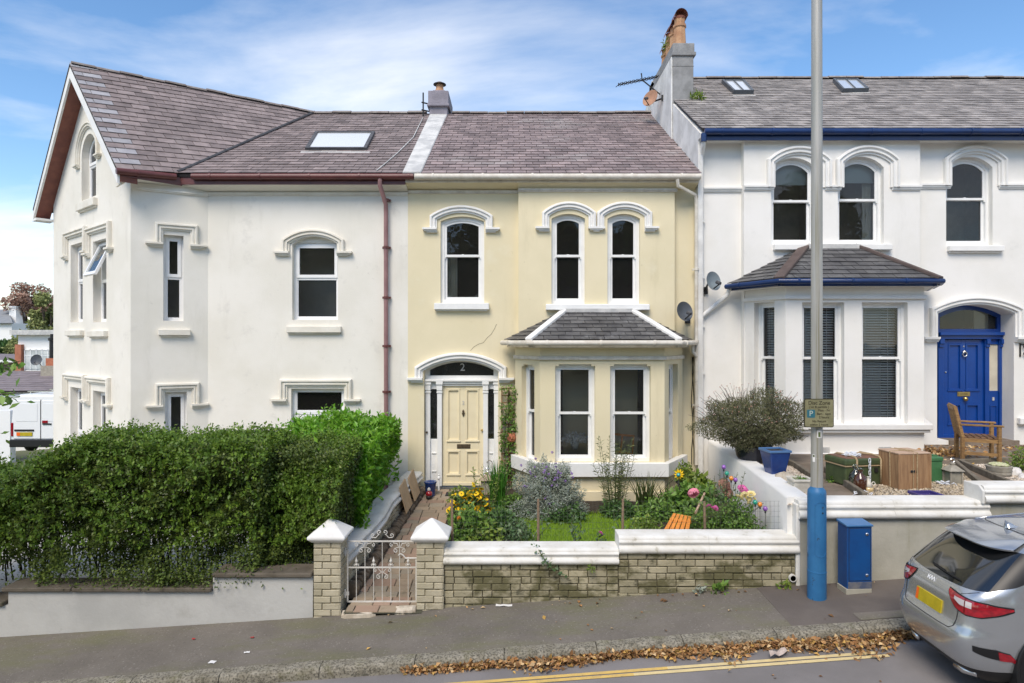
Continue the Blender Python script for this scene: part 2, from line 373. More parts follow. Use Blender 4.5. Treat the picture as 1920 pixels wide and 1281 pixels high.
M['asphalt'] = mat('pavement_asphalt', (0.172, 0.152, 0.128), (0.138, 0.122, 0.102), 1.3, rough=0.92, bump=0.6, bscale=160, dist=0.006, dirt=[((0.14, 0.14, 0.065), 0.9, 0.46, 0.68, (0.7, 2, 1), 0.6), ((0.40, 0.36, 0.31), 42, 0.58, 0.68, (1, 1, 1), 0.55), ((0.07, 0.06, 0.05), 34, 0.56, 0.68, (1, 1, 1), 0.5)])
M['asphalt_patch'] = mat('newer_asphalt', (0.145, 0.124, 0.108), (0.118, 0.10, 0.088), 1.8, rough=0.95, bump=0.9, bscale=110, dist=0.008, dirt=[((0.25, 0.22, 0.2), 70, 0.64, 0.7, (1, 1, 1), 0.5)])
M['road'] = mat('road_asphalt', (0.215, 0.20, 0.195), (0.175, 0.163, 0.158), 1.2, rough=0.9, bump=0.6, bscale=140, dist=0.006, dirt=[((0.3, 0.29, 0.28), 60, 0.65, 0.71, (1, 1, 1), 0.4), ((0.09, 0.08, 0.07), 1.2, 0.6, 0.75, (0.3, 1.5, 1), 0.5)])
M['kerb'] = mat('granite_kerb', (0.30, 0.275, 0.22), (0.20, 0.18, 0.135), 9, rough=0.92, bump=0.9, bscale=90, dist=0.008, dirt=[((0.06, 0.056, 0.043), 48, 0.46, 0.60, (1, 1, 1), 0.8), ((0.5, 0.47, 0.4), 60, 0.66, 0.72, (1, 1, 1), 0.6), ((0.16, 0.155, 0.07), 3, 0.5, 0.72, (1, 1, 1), 0.6)])
M['line_yellow'] = mat('yellow_road_paint', (0.66, 0.45, 0.13), (0.55, 0.38, 0.13), 9, rough=0.8, bump=0.4, bscale=100, dirt=[((0.15, 0.13, 0.11), 30, 0.62, 0.7, (1, 1, 1), 0.8)])
M['line_cream'] = mat('fresh_cream_road_paint', (0.68, 0.54, 0.27), (0.6, 0.48, 0.25), 9, rough=0.8, bump=0.4, bscale=100, dirt=[((0.16, 0.14, 0.12), 30, 0.66, 0.72, (1, 1, 1), 0.7)])
M['soil'] = mat('soil', (0.055, 0.042, 0.028), (0.035, 0.026, 0.018), 12, rough=0.95, bump=0.9, bscale=40, dist=0.03)
M['lawn'] = mat('lawn_soil', (0.16, 0.27, 0.02), (0.12, 0.20, 0.016), 3, rough=0.95, bump=0.8, bscale=80, dist=0.02)
M['concrete'] = mat('pale_concrete', (0.5, 0.48, 0.45), (0.42, 0.4, 0.37), 1.2, rough=0.92, bump=0.3, bscale=40)
M['terrace'] = mat('stained_terrace', (0.24, 0.19, 0.145), (0.16, 0.125, 0.092), 2.2, rough=0.92, bump=0.4, bscale=50, dirt=[((0.10, 0.085, 0.055), 4, 0.52, 0.7, (1, 1, 1), 0.6), ((0.36, 0.3, 0.24), 9, 0.62, 0.74, (1, 1, 1), 0.4)])
M['edging'] = mat('concrete_edging', (0.20, 0.17, 0.13), (0.13, 0.11, 0.08), 6, rough=0.92, bump=0.4, bscale=40)
M['wall_white'] = mat('smooth_white_wall_paint', (0.80, 0.79, 0.76), (0.74, 0.73, 0.70), 1.5, rough=0.85, bump=0.15, bscale=30, dirt=[((0.45, 0.43, 0.38), 3, 0.64, 0.8, (1, 1, 1), 0.35)])
M['gravel'] = mat('gravel_chips', (0.4, 0.33, 0.24), (0.3, 0.25, 0.18), 8, rough=0.9, rnd=0.45, tint=[(0.0, (0.42, 0.34, 0.23)), (0.4, (0.33, 0.27, 0.19)), (0.75, (0.5, 0.43, 0.34))])
M['gravel_pale'] = mat('pale_gravel_chips', (0.5, 0.43, 0.34), (0.4, 0.34, 0.27), 8, rough=0.9, rnd=0.4, tint=[(0.0, (0.55, 0.47, 0.38)), (0.4, (0.42, 0.34, 0.26)), (0.75, (0.62, 0.56, 0.48))])
M['terrain'] = mat('far_ground', (0.09, 0.105, 0.05), (0.14, 0.13, 0.09), 0.15, rough=0.95)
def leaf(name, cols, rough=0.5, sub=0.25, spec=0.4):
    k = len(cols)
    return mat(name, cols[0], rough=rough, spec=spec, rnd=0.25, sub=sub, tint=[(i/k, c) for i, c in enumerate(cols)])
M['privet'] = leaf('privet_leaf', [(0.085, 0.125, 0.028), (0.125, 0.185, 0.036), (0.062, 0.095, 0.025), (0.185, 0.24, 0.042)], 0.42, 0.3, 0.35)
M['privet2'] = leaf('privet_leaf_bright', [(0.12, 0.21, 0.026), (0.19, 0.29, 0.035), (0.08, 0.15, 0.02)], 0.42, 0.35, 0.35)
M['laurel'] = leaf('laurel_leaf', [(0.14, 0.34, 0.022), (0.20, 0.42, 0.035), (0.10, 0.25, 0.02), (0.26, 0.46, 0.05)], 0.35, 0.38, 0.4)
M['twig'] = mat('hedge_twig', (0.032, 0.021, 0.014), (0.018, 0.012, 0.008), 20, rough=0.9)
M['bark'] = mat('bark', (0.10, 0.08, 0.06), (0.05, 0.04, 0.03), 10, rough=0.95, bump=0.6, bscale=30)
M['green_mid'] = leaf('garden_leaf', [(0.14, 0.26, 0.045), (0.10, 0.20, 0.036), (0.20, 0.32, 0.06)], 0.5)
M['green_dark'] = leaf('dark_garden_leaf', [(0.08, 0.16, 0.04), (0.11, 0.20, 0.05), (0.06, 0.125, 0.036)], 0.45)
M['green_light'] = leaf('fresh_leaf', [(0.17, 0.26, 0.04), (0.12, 0.20, 0.03), (0.24, 0.30, 0.05)], 0.5)
M['rose_leaf'] = leaf('rose_leaf', [(0.11, 0.19, 0.08), (0.08, 0.155, 0.05), (0.16, 0.22, 0.12)], 0.45)
M['blade'] = leaf('sword_leaf', [(0.06, 0.19, 0.022), (0.09, 0.25, 0.03), (0.045, 0.14, 0.02)], 0.45)
M['yucca'] = leaf('yucca_leaf', [(0.07, 0.10, 0.025), (0.10, 0.12, 0.035), (0.04, 0.065, 0.018), (0.15, 0.14, 0.06)], 0.5)
M['grey_leaf'] = leaf('grey_green_leaf', [(0.30, 0.34, 0.28), (0.38, 0.41, 0.36), (0.24, 0.28, 0.21)], 0.7, 0.15, 0.2)
M['olive_leaf'] = leaf('olive_green_leaf', [(0.14, 0.145, 0.07), (0.19, 0.19, 0.10), (0.10, 0.11, 0.05), (0.20, 0.18, 0.12)], 0.7, 0.15, 0.2)
M['willow_leaf'] = leaf('narrow_leaf', [(0.11, 0.14, 0.05), (0.16, 0.18, 0.07), (0.08, 0.10, 0.035)], 0.6, 0.2, 0.2)
M['grass'] = leaf('grass_blade', [(0.22, 0.36, 0.02), (0.29, 0.44, 0.03), (0.17, 0.29, 0.02)], 0.6, 0.3, 0.2)
M['tree_green'] = leaf('far_tree_leaf', [(0.26, 0.29, 0.11), (0.32, 0.33, 0.13), (0.20, 0.23, 0.09)], 0.7, 0.2, 0.2)
M['tree_red'] = leaf('copper_tree_leaf', [(0.40, 0.25, 0.19), (0.46, 0.32, 0.25), (0.32, 0.20, 0.15)], 0.7, 0.2, 0.2)
M['dead_leaf'] = mat('fallen_leaf', (0.42, 0.23, 0.075), (0.3, 0.155, 0.055), 30, rough=0.8, spec=0.2, rnd=0.4, sub=0.1, tint=[(0.0, (0.34, 0.18, 0.08)), (0.2, (0.46, 0.29, 0.14)), (0.4, (0.22, 0.11, 0.055)), (0.55, (0.60, 0.46, 0.27)), (0.7, (0.16, 0.09, 0.05)), (0.88, (0.52, 0.34, 0.10))])
def flat(name, c, rough=0.6, **k): return mat(name, c, rough=rough, **k)
M['yellow_petal'] = flat('yellow_petal', (0.90, 0.60, 0.01), sub=0.15, rnd=0.12)
M['orange_petal'] = flat('orange_petal', (0.80, 0.22, 0.02), sub=0.15)
M['pink_petal'] = flat('pink_petal', (0.85, 0.34, 0.44), sub=0.2, rnd=0.2)
M['magenta_petal'] = flat('magenta_petal', (0.80, 0.20, 0.50), sub=0.2, rnd=0.25)
M['cream_petal'] = flat('cream_yellow_petal', (0.85, 0.74, 0.38), sub=0.2, rnd=0.15)
M['dusky_petal'] = flat('dusky_pink_petal', (0.50, 0.27, 0.20), sub=0.15, rnd=0.25)
M['purple_petal'] = flat('purple_petal', (0.33, 0.20, 0.50), sub=0.2, rnd=0.2)
M['flower_eye'] = flat('dark_flower_eye', (0.03, 0.015, 0.008))
M['stem'] = mat('green_stem', (0.08, 0.12, 0.035), (0.11, 0.10, 0.05), 10, rough=0.7)
M['stake'] = mat('weathered_stake', (0.26, 0.185, 0.12), (0.19, 0.13, 0.085), 14, rough=0.85, stretch=(3, 3, .4))
M['wire'] = mat('galvanised_wire', (0.11, 0.12, 0.11), rough=0.5, metal=0.5)
M['trellis_wood'] = mat('trellis_wood', (0.30, 0.17, 0.075), (0.22, 0.12, 0.055), 14, rough=0.8)
M['bench_orange'] = mat('orange_stained_slat', (0.74, 0.28, 0.05), (0.60, 0.21, 0.035), 12, rough=0.5, stretch=(1, 4, 4), dirt=[((0.15, 0.08, 0.03), 14, 0.62, 0.75, (1, 1, 1), 0.6)])
M['bench_wood'] = mat('honey_bench_wood', (0.34, 0.20, 0.075), (0.22, 0.12, 0.05), 10, rough=0.6, stretch=(1, 1, 4), rnd=0.15)
M['crate_wood'] = mat('crate_wood', (0.36, 0.215, 0.11), (0.25, 0.14, 0.07), 5, rough=0.65, stretch=(5, 5, 0.6), dirt=[((0.14, 0.08, 0.045), 4, 0.58, 0.75, (1, 1, .5), 0.6)])
M['crate_top'] = mat('pale_crate_lid', (0.55, 0.40, 0.29), (0.42, 0.28, 0.19), 6, rough=0.7, stretch=(1, 4, 1))
M['board'] = mat('plywood_board', (0.50, 0.36, 0.22), (0.42, 0.29, 0.17), 6, rough=0.8, stretch=(4, 4, .5))
M['trunk_green'] = mat('olive_painted_tin', (0.075, 0.10, 0.04), (0.05, 0.07, 0.03), 6, rough=0.55, dirt=[((0.14, 0.065, 0.035), 9, 0.6, 0.72, (1, 1, 1), 0.6)])
M['trunk_rust'] = mat('rusty_lid', (0.20, 0.095, 0.06), (0.13, 0.08, 0.05), 6, rough=0.7)
M['teal_glass'] = mat('turquoise_glass', (0.03, 0.33, 0.34), rough=0.15, coat=1.0)
M['succulent'] = mat('pale_succulent', (0.42, 0.46, 0.22), (0.55, 0.52, 0.36), 20, rough=0.5)
M['bench_slat'] = mat('dark_bench_slat', (0.20, 0.11, 0.055), (0.14, 0.075, 0.04), 10, rough=0.6)
M['cab_lid'] = mat('faded_blue_lid', (0.06, 0.17, 0.36), (0.045, 0.14, 0.31), 6, rough=0.4)
M['lamp_dark'] = mat('dark_red_divider', (0.12, 0.004, 0.008), rough=0.2)
M['pale_leaf'] = mat('pale_curled_leaf', (0.55, 0.46, 0.40), (0.47, 0.38, 0.32), 20, rough=0.8)
M['far_pane'] = mat('far_window_pane', (0.38, 0.42, 0.43), (0.6, 0.63, 0.63), 1.2, rough=0.15)
M['far_brick_brown'] = mat('far_brown_wall', (0.16, 0.125, 0.095), (0.2, 0.16, 0.12), 3, rough=0.9)
M['far_slate_grey'] = mat('far_grey_roof', (0.26, 0.27, 0.28), (0.22, 0.23, 0.24), 2, rough=0.7)
M['rope'] = mat('jute_rope', (0.42, 0.32, 0.19), (0.32, 0.23, 0.13), 40, rough=0.9)
M['green_tin'] = mat('bottle_green_tin', (0.06, 0.18, 0.07), (0.045, 0.14, 0.055), 6, rough=0.45)
M['blue_pot'] = mat('blue_glaze', (0.010, 0.035, 0.16), (0.014, 0.05, 0.20), 6, rough=0.18, spec=0.6)
M['blue_pot_rim'] = mat('light_blue_glaze_rim', (0.08, 0.17, 0.34), rough=0.25)
M['violet_pot'] = mat('violet_glaze', (0.06, 0.05, 0.22), (0.05, 0.04, 0.16), 6, rough=0.25)
M['dark_pot'] = mat('near_black_glaze', (0.012, 0.013, 0.022), (0.02, 0.022, 0.03), 6, rough=0.25)
M['stone_pot'] = mat('grey_stone_pot', (0.36, 0.33, 0.27), (0.27, 0.245, 0.2), 9, rough=0.9, bump=0.4, bscale=40)
M['white_planter'] = mat('white_stone_planter', (0.62, 0.58, 0.5), (0.5, 0.46, 0.38), 8, rough=0.85, bump=0.3, bscale=40)
M['rock'] = mat('pale_rock', (0.55, 0.49, 0.40), (0.40, 0.34, 0.26), 9, rough=0.9, bump=0.7, bscale=18)
M['quartz'] = mat('white_quartz_rock', (0.75, 0.73, 0.70), (0.6, 0.57, 0.53), 9, rough=0.7, bump=0.7, bscale=18)
M['terracotta'] = mat('terracotta', (0.46, 0.17, 0.09), (0.36, 0.12, 0.065), 9, rough=0.8)
M['pot_buff'] = mat('buff_chimney_clay', (0.50, 0.30, 0.17), (0.38, 0.20, 0.11), 5, rough=0.85, dirt=[((0.12, 0.07, 0.045), 6, 0.6, 0.75, (1, 1, .6), 0.6)])
M['pot_red'] = mat('red_chimney_clay', (0.26, 0.10, 0.07), (0.18, 0.07, 0.05), 5, rough=0.85)
M['chimney_grey'] = mat('chimney_render', (0.30, 0.30, 0.30), (0.22, 0.22, 0.22), 4, rough=0.92, bump=0.3, bscale=30, dirt=[((0.14, 0.14, 0.10), 5, 0.58, 0.72, (1, 1, 1), 0.5)])
M['chimney_mauve'] = mat('mauve_chimney_render', (0.28, 0.26, 0.30), (0.22, 0.205, 0.235), 4, rough=0.92, bump=0.3, bscale=30)
M['dish'] = mat('dark_grey_dish', (0.085, 0.095, 0.11), (0.07, 0.08, 0.09), 6, rough=0.45)
M['dish_grey'] = mat('blue_grey_dish', (0.20, 0.24, 0.26), (0.17, 0.205, 0.22), 6, rough=0.45)
M['dish_rust'] = mat('rusted_dish', (0.45, 0.25, 0.16), (0.36, 0.2, 0.13), 6, rough=0.75)
M['post_steel'] = mat('galvanised_post', (0.44, 0.43, 0.40), (0.36, 0.35, 0.31), 3, rough=0.5, metal=0.3, stretch=(4, 4, 0.3), dirt=[((0.17, 0.155, 0.06), 2.0, 0.50, 0.66, (7, 7, 0.12), 0.75), ((0.6, 0.6, 0.58), 5, 0.6, 0.7, (7, 7, 0.2), 0.4)])
M['post_blue'] = mat('sky_blue_post_paint', (0.03, 0.15, 0.33), (0.024, 0.125, 0.29), 5, rough=0.45, dirt=[((0.03, 0.035, 0.05), 11, 0.60, 0.66, (1, 1, .7), 0.85), ((0.08, 0.2, 0.36), 3, 0.6, 0.8, (1, 1, 1), 0.4)])
M['cab_blue'] = mat('cabinet_blue_paint', (0.010, 0.075, 0.25), (0.012, 0.062, 0.21), 4, rough=0.4, dirt=[((0.25, 0.26, 0.29), 5, 0.66, 0.74, (1, 1, .6), 0.6), ((0.1, 0.13, 0.03), 3, 0.66, 0.78, (1, 1, 1), 0.5)])
M['cab_scuff'] = mat('scuffed_plinth', (0.07, 0.09, 0.15), (0.16, 0.16, 0.17), 9, rough=0.7)
M['sign_face'] = mat('grimy_sign_face', (0.25, 0.235, 0.13), (0.175, 0.165, 0.085), 5, rough=0.6, dirt=[((0.30, 0.30, 0.24), 9, 0.6, 0.75, (1, 1, 1), 0.5)])
M['sign_edge'] = mat('sign_border', (0.05, 0.045, 0.025), rough=0.6)
M['sign_ink'] = mat('sign_lettering', (0.035, 0.03, 0.018), rough=0.7)
M['sign_teal'] = mat('sign_parking_square', (0.025, 0.13, 0.17), rough=0.6)
M['sign_pale'] = mat('sign_parking_letter', (0.42, 0.48, 0.42), rough=0.6)
M['car_paint'] = mat('silver_blue_car_paint', (0.47, 0.49, 0.51), rough=0.26, metal=0.75, spec=0.5, coat=1.0)
M['car_black'] = mat('black_car_trim', (0.012, 0.012, 0.013), rough=0.4)
M['car_glass'] = mat('dark_car_glass', (0.012, 0.013, 0.014), rough=0.03, spec=0.7, coat=1.0)
M['lamp_red'] = mat('red_lamp_lens', (0.36, 0.008, 0.018), (0.20, 0.005, 0.012), 16, rough=0.12, coat=1.0, stretch=(1, 1, 2))
M['lamp_clear'] = mat('clear_lamp_lens', (0.55, 0.50, 0.50), rough=0.15, coat=1.0)
M['plate_yellow'] = mat('yellow_number_plate', (0.52, 0.40, 0.015), (0.40, 0.31, 0.012), 9, rough=0.35, lo=0.3, hi=0.7)
M['plate_orange'] = mat('orange_plate_panel', (0.85, 0.14, 0.01), rough=0.35)
M['plate_white'] = mat('white_print', (0.85, 0.85, 0.85), rough=0.4)
M['tyre'] = mat('tyre', (0.02, 0.02, 0.02), rough=0.85)
M['van_white'] = mat('white_van_paint', (0.80, 0.81, 0.82), rough=0.3, coat=0.5)
M['far_white'] = mat('far_white_wall', (0.82, 0.82, 0.81), (0.78, 0.78, 0.77), 0.6, rough=0.85)
M['far_brick'] = mat('far_red_brick', (0.42, 0.17, 0.10), (0.33, 0.13, 0.08), 3, rough=0.9)
M['far_roof'] = mat('far_slate', (0.24, 0.20, 0.20), (0.19, 0.16, 0.165), 2, rough=0.7, rnd=0.15)
M['blind'] = mat('white_blind_slat', (0.85, 0.86, 0.83), rough=0.6)
M['curtain'] = mat('cream_curtain', (0.62, 0.58, 0.46), (0.52, 0.48, 0.38), 3, rough=0.9)
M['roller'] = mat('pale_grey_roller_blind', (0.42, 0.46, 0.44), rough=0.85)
M['mat_dark'] = mat('dark_doormat', (0.03, 0.03, 0.035), rough=0.95, bump=0.6, bscale=120)
M['plinth_glass'] = glass_mat('demijohn_glass', (0.80, 0.84, 0.80), 1.6)
M['cider'] = mat('brown_liquid_bottle', (0.06, 0.018, 0.006), rough=0.12, coat=1.0)
M['amber'] = mat('amber_glass_bottle', (0.62, 0.46, 0.22), rough=0.2, coat=0.6)

# ------------------------------------------------------------------ setting: ground
def zp(x, y=7.85): return 0.095+0.0633*x-0.03*(7.85-y)      # pavement
def kerb_y(x): return 6.63+0.02*x+0.008*max(0, min(x, 14)-3)**2*(1 if x < 8 else 0)+(0.2+.08*(min(x, 10)-8) if x >= 8 else 0)
def zr(x, y=6.3): return zp(x, 6.7)-0.115-0.015*max(0, 6.6-y)  # road
def sheet(name, xs, ys, zf, m, kind='structure', parent=None):
    b = MB(); rows = []
    for x in xs:
        rows.append([(x, (y(x) if callable(y) else y), zf(x, (y(x) if callable(y) else y))) for y in ys])
    b.loft(rows)
    o = b.build(name, m, parent, smooth=True, kind=kind)
    return o
def lin(a, b, n): return [a+(b-a)*i/n for i in range(n+1)]
XS = lin(-45, 45, 90)
sheet('road', XS, [-6, -2, 2, 4.5, 6.0, lambda x: kerb_y(x)+0.02], lambda x, y: zr(x, y), M['road'])
sheet('far_pavement', XS, [-9, -6.05], lambda x, y: zr(x, -6)+0.1, M['asphalt'])
sheet('pavement', lin(-45, 3.0, 48), [lambda x: kerb_y(x)+0.15, 7.0, 7.4, 7.9], lambda x, y: zp(x, y)-0.006, M['asphalt'])
sheet('pavement_patch', lin(3.0, 45, 42), [lambda x: kerb_y(x)+0.15, 7.0, 7.4, 8.0], lambda x, y: zp(x, y)-0.004, M['asphalt_patch'])
sheet('trench_repair', lin(3.75, 5.6, 4), [lambda x: kerb_y(x)+0.17, 7.05], lambda x, y: zp(x, y)+0.001, M['asphalt'])
# kerb: rounded granite lengths, each stone a piece of the kerb
kroot = bpy.data.objects.new('kerb', None); COL.objects.link(kroot); kroot['kind'] = 'structure'; kroot.location = (0, 6.7, 0)
def kerb_piece(x0, x1):
    b = MB(); prof = [(0.0, -0.16), (-0.004, -0.05), (0.008, -0.02), (0.035, -0.002), (0.08, 0.002), (0.155, 0.002), (0.155, -0.16)]
    rows = []
    n = max(2, int((x1-x0)/0.12))
    for i in range(n+1):
        x = x0+0.004+(x1-x0-0.008)*i/n
        j = [random.uniform(-.004, .004) for _ in prof]
        rows.append([(x, kerb_y(x)+p[0]+j[k], zp(x, 6.75)+p[1]+j[-k-1]) for k, p in enumerate(prof)])
    b.loft(rows); e = len(prof)
    b.f.append(tuple(range(e))); b.m.append(0); b.f.append(tuple(n*e+k for k in range(e-1, -1, -1))); b.m.append(0)
    return b
kx = -30.0
while kx < 30:
    kl = 0.915+random.uniform(-.02, .12)
    kerb_piece(kx, kx+kl).build('kerb_stone', M['kerb'], kroot, smooth=False)
    kx += kl
for (y0, w, m, xa, xb) in ((6.345, 0.05, 'line_yellow', -30, 1.55), (6.275, 0.05, 'line_yellow', -30, 1.2), (6.345, 0.05, 'line_cream', 1.55, 3.66), (6.275, 0.05, 'line_cream', 1.2, 3.74)):
    sheet('road_marking', lin(xa, xb, 40), [lambda x: y0-0.12+0.02*x+0.1, lambda x: y0-0.12+0.02*x+0.1+w], lambda x, y: zr(x, y)+0.005, M[m])
sheet('terrain', lin(-160, 160, 40), [-160, -60, -9.5, 7.7, 13, 22, 40, 80, 220], lambda x, y: max(-3.4, min(2.2, 0.0633*x))-0.42-(0.0 if y < 60 else 2), M['terrain'])
sheet('front_yard', [-12, -8, -4, -2.1], [7.9, 10, 12.6, 14.5, 18], lambda x, y: 0.12+0.03*(x+2), M['concrete'])
sheet('lawn', lin(-1.0, 3.7, 8), [8.0, 9, 10.2, 10.9], lambda x, y: 0.36+0.012*(y-8), M['lawn'])
sheet('flower_bed', lin(-1.05, 3.8, 12), [10.8, 11.4, 12.5], lambda x, y: 0.42+0.02*math.sin(7*x+3*y), M['soil'])
sheet('flower_bed', lin(-1.05, 0.1, 6), [8.05, 9.5, 10.9], lambda x, y: 0.42+0.015*math.sin(9*x+5*y), M['soil'])
sheet('flower_bed', lin(2.25, 3.6, 6), [8.05, 9.2, 10.9], lambda x, y: 0.42+0.015*math.sin(9*x+5*y), M['soil'])
TZ = 1.27
sheet('terrace', lin(0, 1, 10), [8.0, 9, 10, 11, 12, 13.2], lambda x, y: TZ, M['terrace'])
for v in bpy.data.objects['terrace'].data.vertices: x_ = float(np.interp(v.co.y, [8, 8.7, 9.4, 10.8, 12.5, 13.2], [3.5, 3.6, 3.7, 3.84, 3.95, 4.0])); v.co.x = x_+(14-x_)*v.co.x

# ------------------------------------------------------------------ building helpers
def outline(u0, u1, v0, v1, rise=0.0, n=10):
    vs = v1-rise; pts = [(u0, v0), (u1, v0)]
    if rise < 1e-4:
        return pts+[(u1+(u0-u1)*i/n, v1) for i in range(n+1)]
    w = u1-u0; r = (w*w/4+rise*rise)/(2*rise); c = v1-r; uc = (u0+u1)/2
    a0 = math.asin(min(1, w/2/r))
    if rise > w/2: a0 = math.pi-a0
    return pts+[(uc+r*math.sin(a0-2*a0*i/n), c+r*math.cos(a0-2*a0*i/n)) for i in range(n+1)]
def op(w, xl, xr, yt, yb, rise=0.0, out=0.0):
    """opening surveyed on the photo -> (u0,u1,v0,v1,rise) in metres on the wall"""
    xc = (xl+xr)/2
    u0 = w.uv(xl, yt, out)[0]; u1 = w.uv(xr, yt, out)[0]
    v1 = w.uv(xc, yt, out)[1]; v0 = w.uv(xc, yb, out)[1]; vr = w.uv(xc, yt+rise, out)[1]
    return (u0, u1, v0, v1, v1-vr)
def wall(name, w, poly, holes, m, parent, depth=0.18):
    """holes: [(u0,u1,v0,v1,rise[,depth])]"""
    b = MB(); loops = [[Vector((p[0], p[1], 0)) for p in poly]]; outs = []
    for h in holes:
        o = outline(*h[:5]); outs.append((o, h[5] if len(h) > 5 else depth)); loops.append([Vector((p[0], p[1], 0)) for p in o])
    pts = [p for l in loops for p in l]
    tr = geometry.tessellate_polygon(loops)
    b.add([w.P(p.x, p.y) for p in pts], [tuple(t) for t in tr])
    for o, d in outs:
        n = len(o); vs = [w.P(*p, 0) for p in o]+[w.P(*p, -d-0.1) for p in o]
        b.add(vs, [(i, (i+1) % n, n+(i+1) % n, n+i) for i in range(n)])
    ob = b.build(name, m, parent, fix=False)
    # faces point to the street
    bm = bmesh.new(); bm.from_mesh(ob.data)
    for f in bm.faces:
        if len(f.verts) == 3 and f.normal.dot(w.n) < 0: f.normal_flip()
    bm.to_mesh(ob.data); bm.free()
    return ob
def inset(o, d):
    u0, u1, v0, v1, rise = o
    return (u0+d, u1-d, v0+d, v1-d, rise*(1-2*d/(u1-u0)))
def window(w, parent, o, style='sash', depth=0.16, fw=0.055, mid=None, room='room', sill=None, m='sash', rd=0.9, top_gap=0.0, margin=0.25, sw=0.045, label=None, open_top=False):
    u0, u1, v0, v1, rise = o[:5]; o = o[:5]
    if mid is None: mid = (v0+v1)/2
    i = inset(o, fw)
    b = MB().ring(w, outline(*o), outline(*i), -depth-0.09, -depth)
    if style == 'casement':
        b.wbox(w, i[0], i[1], mid-0.03, mid+0.03, -depth-0.08, -depth-0.002)
    win = b.build('window', M[m], parent, label=label)
    def light(oo, s, o0, o1, name):
        ii = inset(oo, s)
        f = MB().ring(w, outline(*oo), outline(*ii), o0, o1).build(name, M[m], win)
        pts = outline(*ii); om = (o0+o1)/2
        MB().add([w.P(*p, om) for p in pts], [tuple(range(len(pts)))]).build('pane', M['glass'], win, fix=False)
    if style == 'sash':
        light((i[0], i[1], mid-0.02, i[3], i[4]), sw, -depth-0.05, -depth-0.018, 'upper_sash')
        light((i[0], i[1], i[2], mid+0.022, 0), sw+0.005, -depth-0.088, -depth-0.055, 'lower_sash')
        c = MB(); uc = (u0+u1)/2
        c.wbox(w, uc-0.02, uc+0.02, mid+0.018, mid+0.034, -depth-0.05, -depth-0.02)
        c.wbox(w, i[0]-0.012, i[0]+0.022, mid-0.055, mid-0.015, -depth-0.05, -depth-0.012).wbox(w, i[1]-0.022, i[1]+0.012, mid-0.055, mid-0.015, -depth-0.05, -depth-0.012)
        c.build('sash_horn', M[m], win)
    elif style == 'casement':
        light((i[0]-0.012, i[1]+0.012, mid+0.012, i[3]+0.012, i[4]), 0.06, -depth-0.04, -depth+0.018, 'opening_light') if not open_top else None
        light((i[0], i[1], i[2], mid-0.02, 0), 0.018, -depth-0.05, -depth-0.012, 'fixed_light')
    else:
        light(i, 0.02, -depth-0.05, -depth-0.01, 'fixed_light')
    # the room behind
    mg = margin; o0 = -depth-0.11; o1 = -depth-0.11-rd
    P = w.P; a = [(u0-mg, v0-0.15), (u1+mg, v0-0.15), (u1+mg, v1+0.2), (u0-mg, v1+0.2)]
    vs = [P(*p, o0) for p in a]+[P(*p, o1) for p in a]
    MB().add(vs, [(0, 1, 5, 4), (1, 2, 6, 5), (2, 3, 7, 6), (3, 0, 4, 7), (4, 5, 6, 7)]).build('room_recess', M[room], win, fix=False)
    if sill:   # (u0,u1,v0,v1,out,mat)
        s = MB(); s.wbox(w, sill[0], sill[1], sill[2], sill[3], -0.02, sill[4])
        s.wbox(w, sill[0]+0.03, sill[1]-0.03, sill[2]-0.03, sill[2], -0.02, sill[4]*0.55)
        if v0-sill[3] > 0.01: s.wbox(w, u0+0.005, u1-0.005, sill[3], v0+0.004, -depth-0.06, -0.035)
        s.build('sill', M[sill[5]], win, bevel=0.008)
    return win
HP = [(0, 0), (0, .055), (.012, .075), (.04, .08), (.05, .05), (.065, .045), (.075, .06), (.10, .06), (.108, .028), (.135, .028), (.135, 0)]
def hood(w, parent, ul, ur, vb, vs, vc, m, sc_=1.0, stops=(1, 1), name='hood_mould', rect=False, stopw=0.13, n=14):
    """label mould: two legs and an arch (or a straight head), with stepped stops turned outwards. ul/ur: outer edges"""
    b = MB(); prof = [(x*sc_, y*sc_+0.001) for x, y in HP]
    rise = 0 if rect else vc-vs
    top = outline(ul, ur, vb, vc, rise, n)[2:]      # right to left
    path = [(ul, vb)]+list(reversed(top))+[(ur, vb)]
    if rect: path = [(ul, vb), (ul, vc), (ur, vc), (ur, vb)]
    b.sweep(w, path, prof)
    t = 0.135*sc_
    for side, on in ((-1, stops[0]), (1, stops[1])):
        if not on: continue
        e = ul if side < 0 else ur
        for k, (dv0, dv1, dx, dn, ou) in enumerate(((0.0, -0.035, stopw, 0, .10), (-.035, -.06, stopw*0.8, 0, .075), (-.06, -.085, stopw*0.45, 0, .05))):
            a, c = (e-dx*sc_, e+t) if side < 0 else (e-t, e+dx*sc_)
            b.wbox(w, a, c, vb+dv1*sc_, vb+dv0*sc_, 0.0, ou*sc_)
    return b.build(name, m, parent)
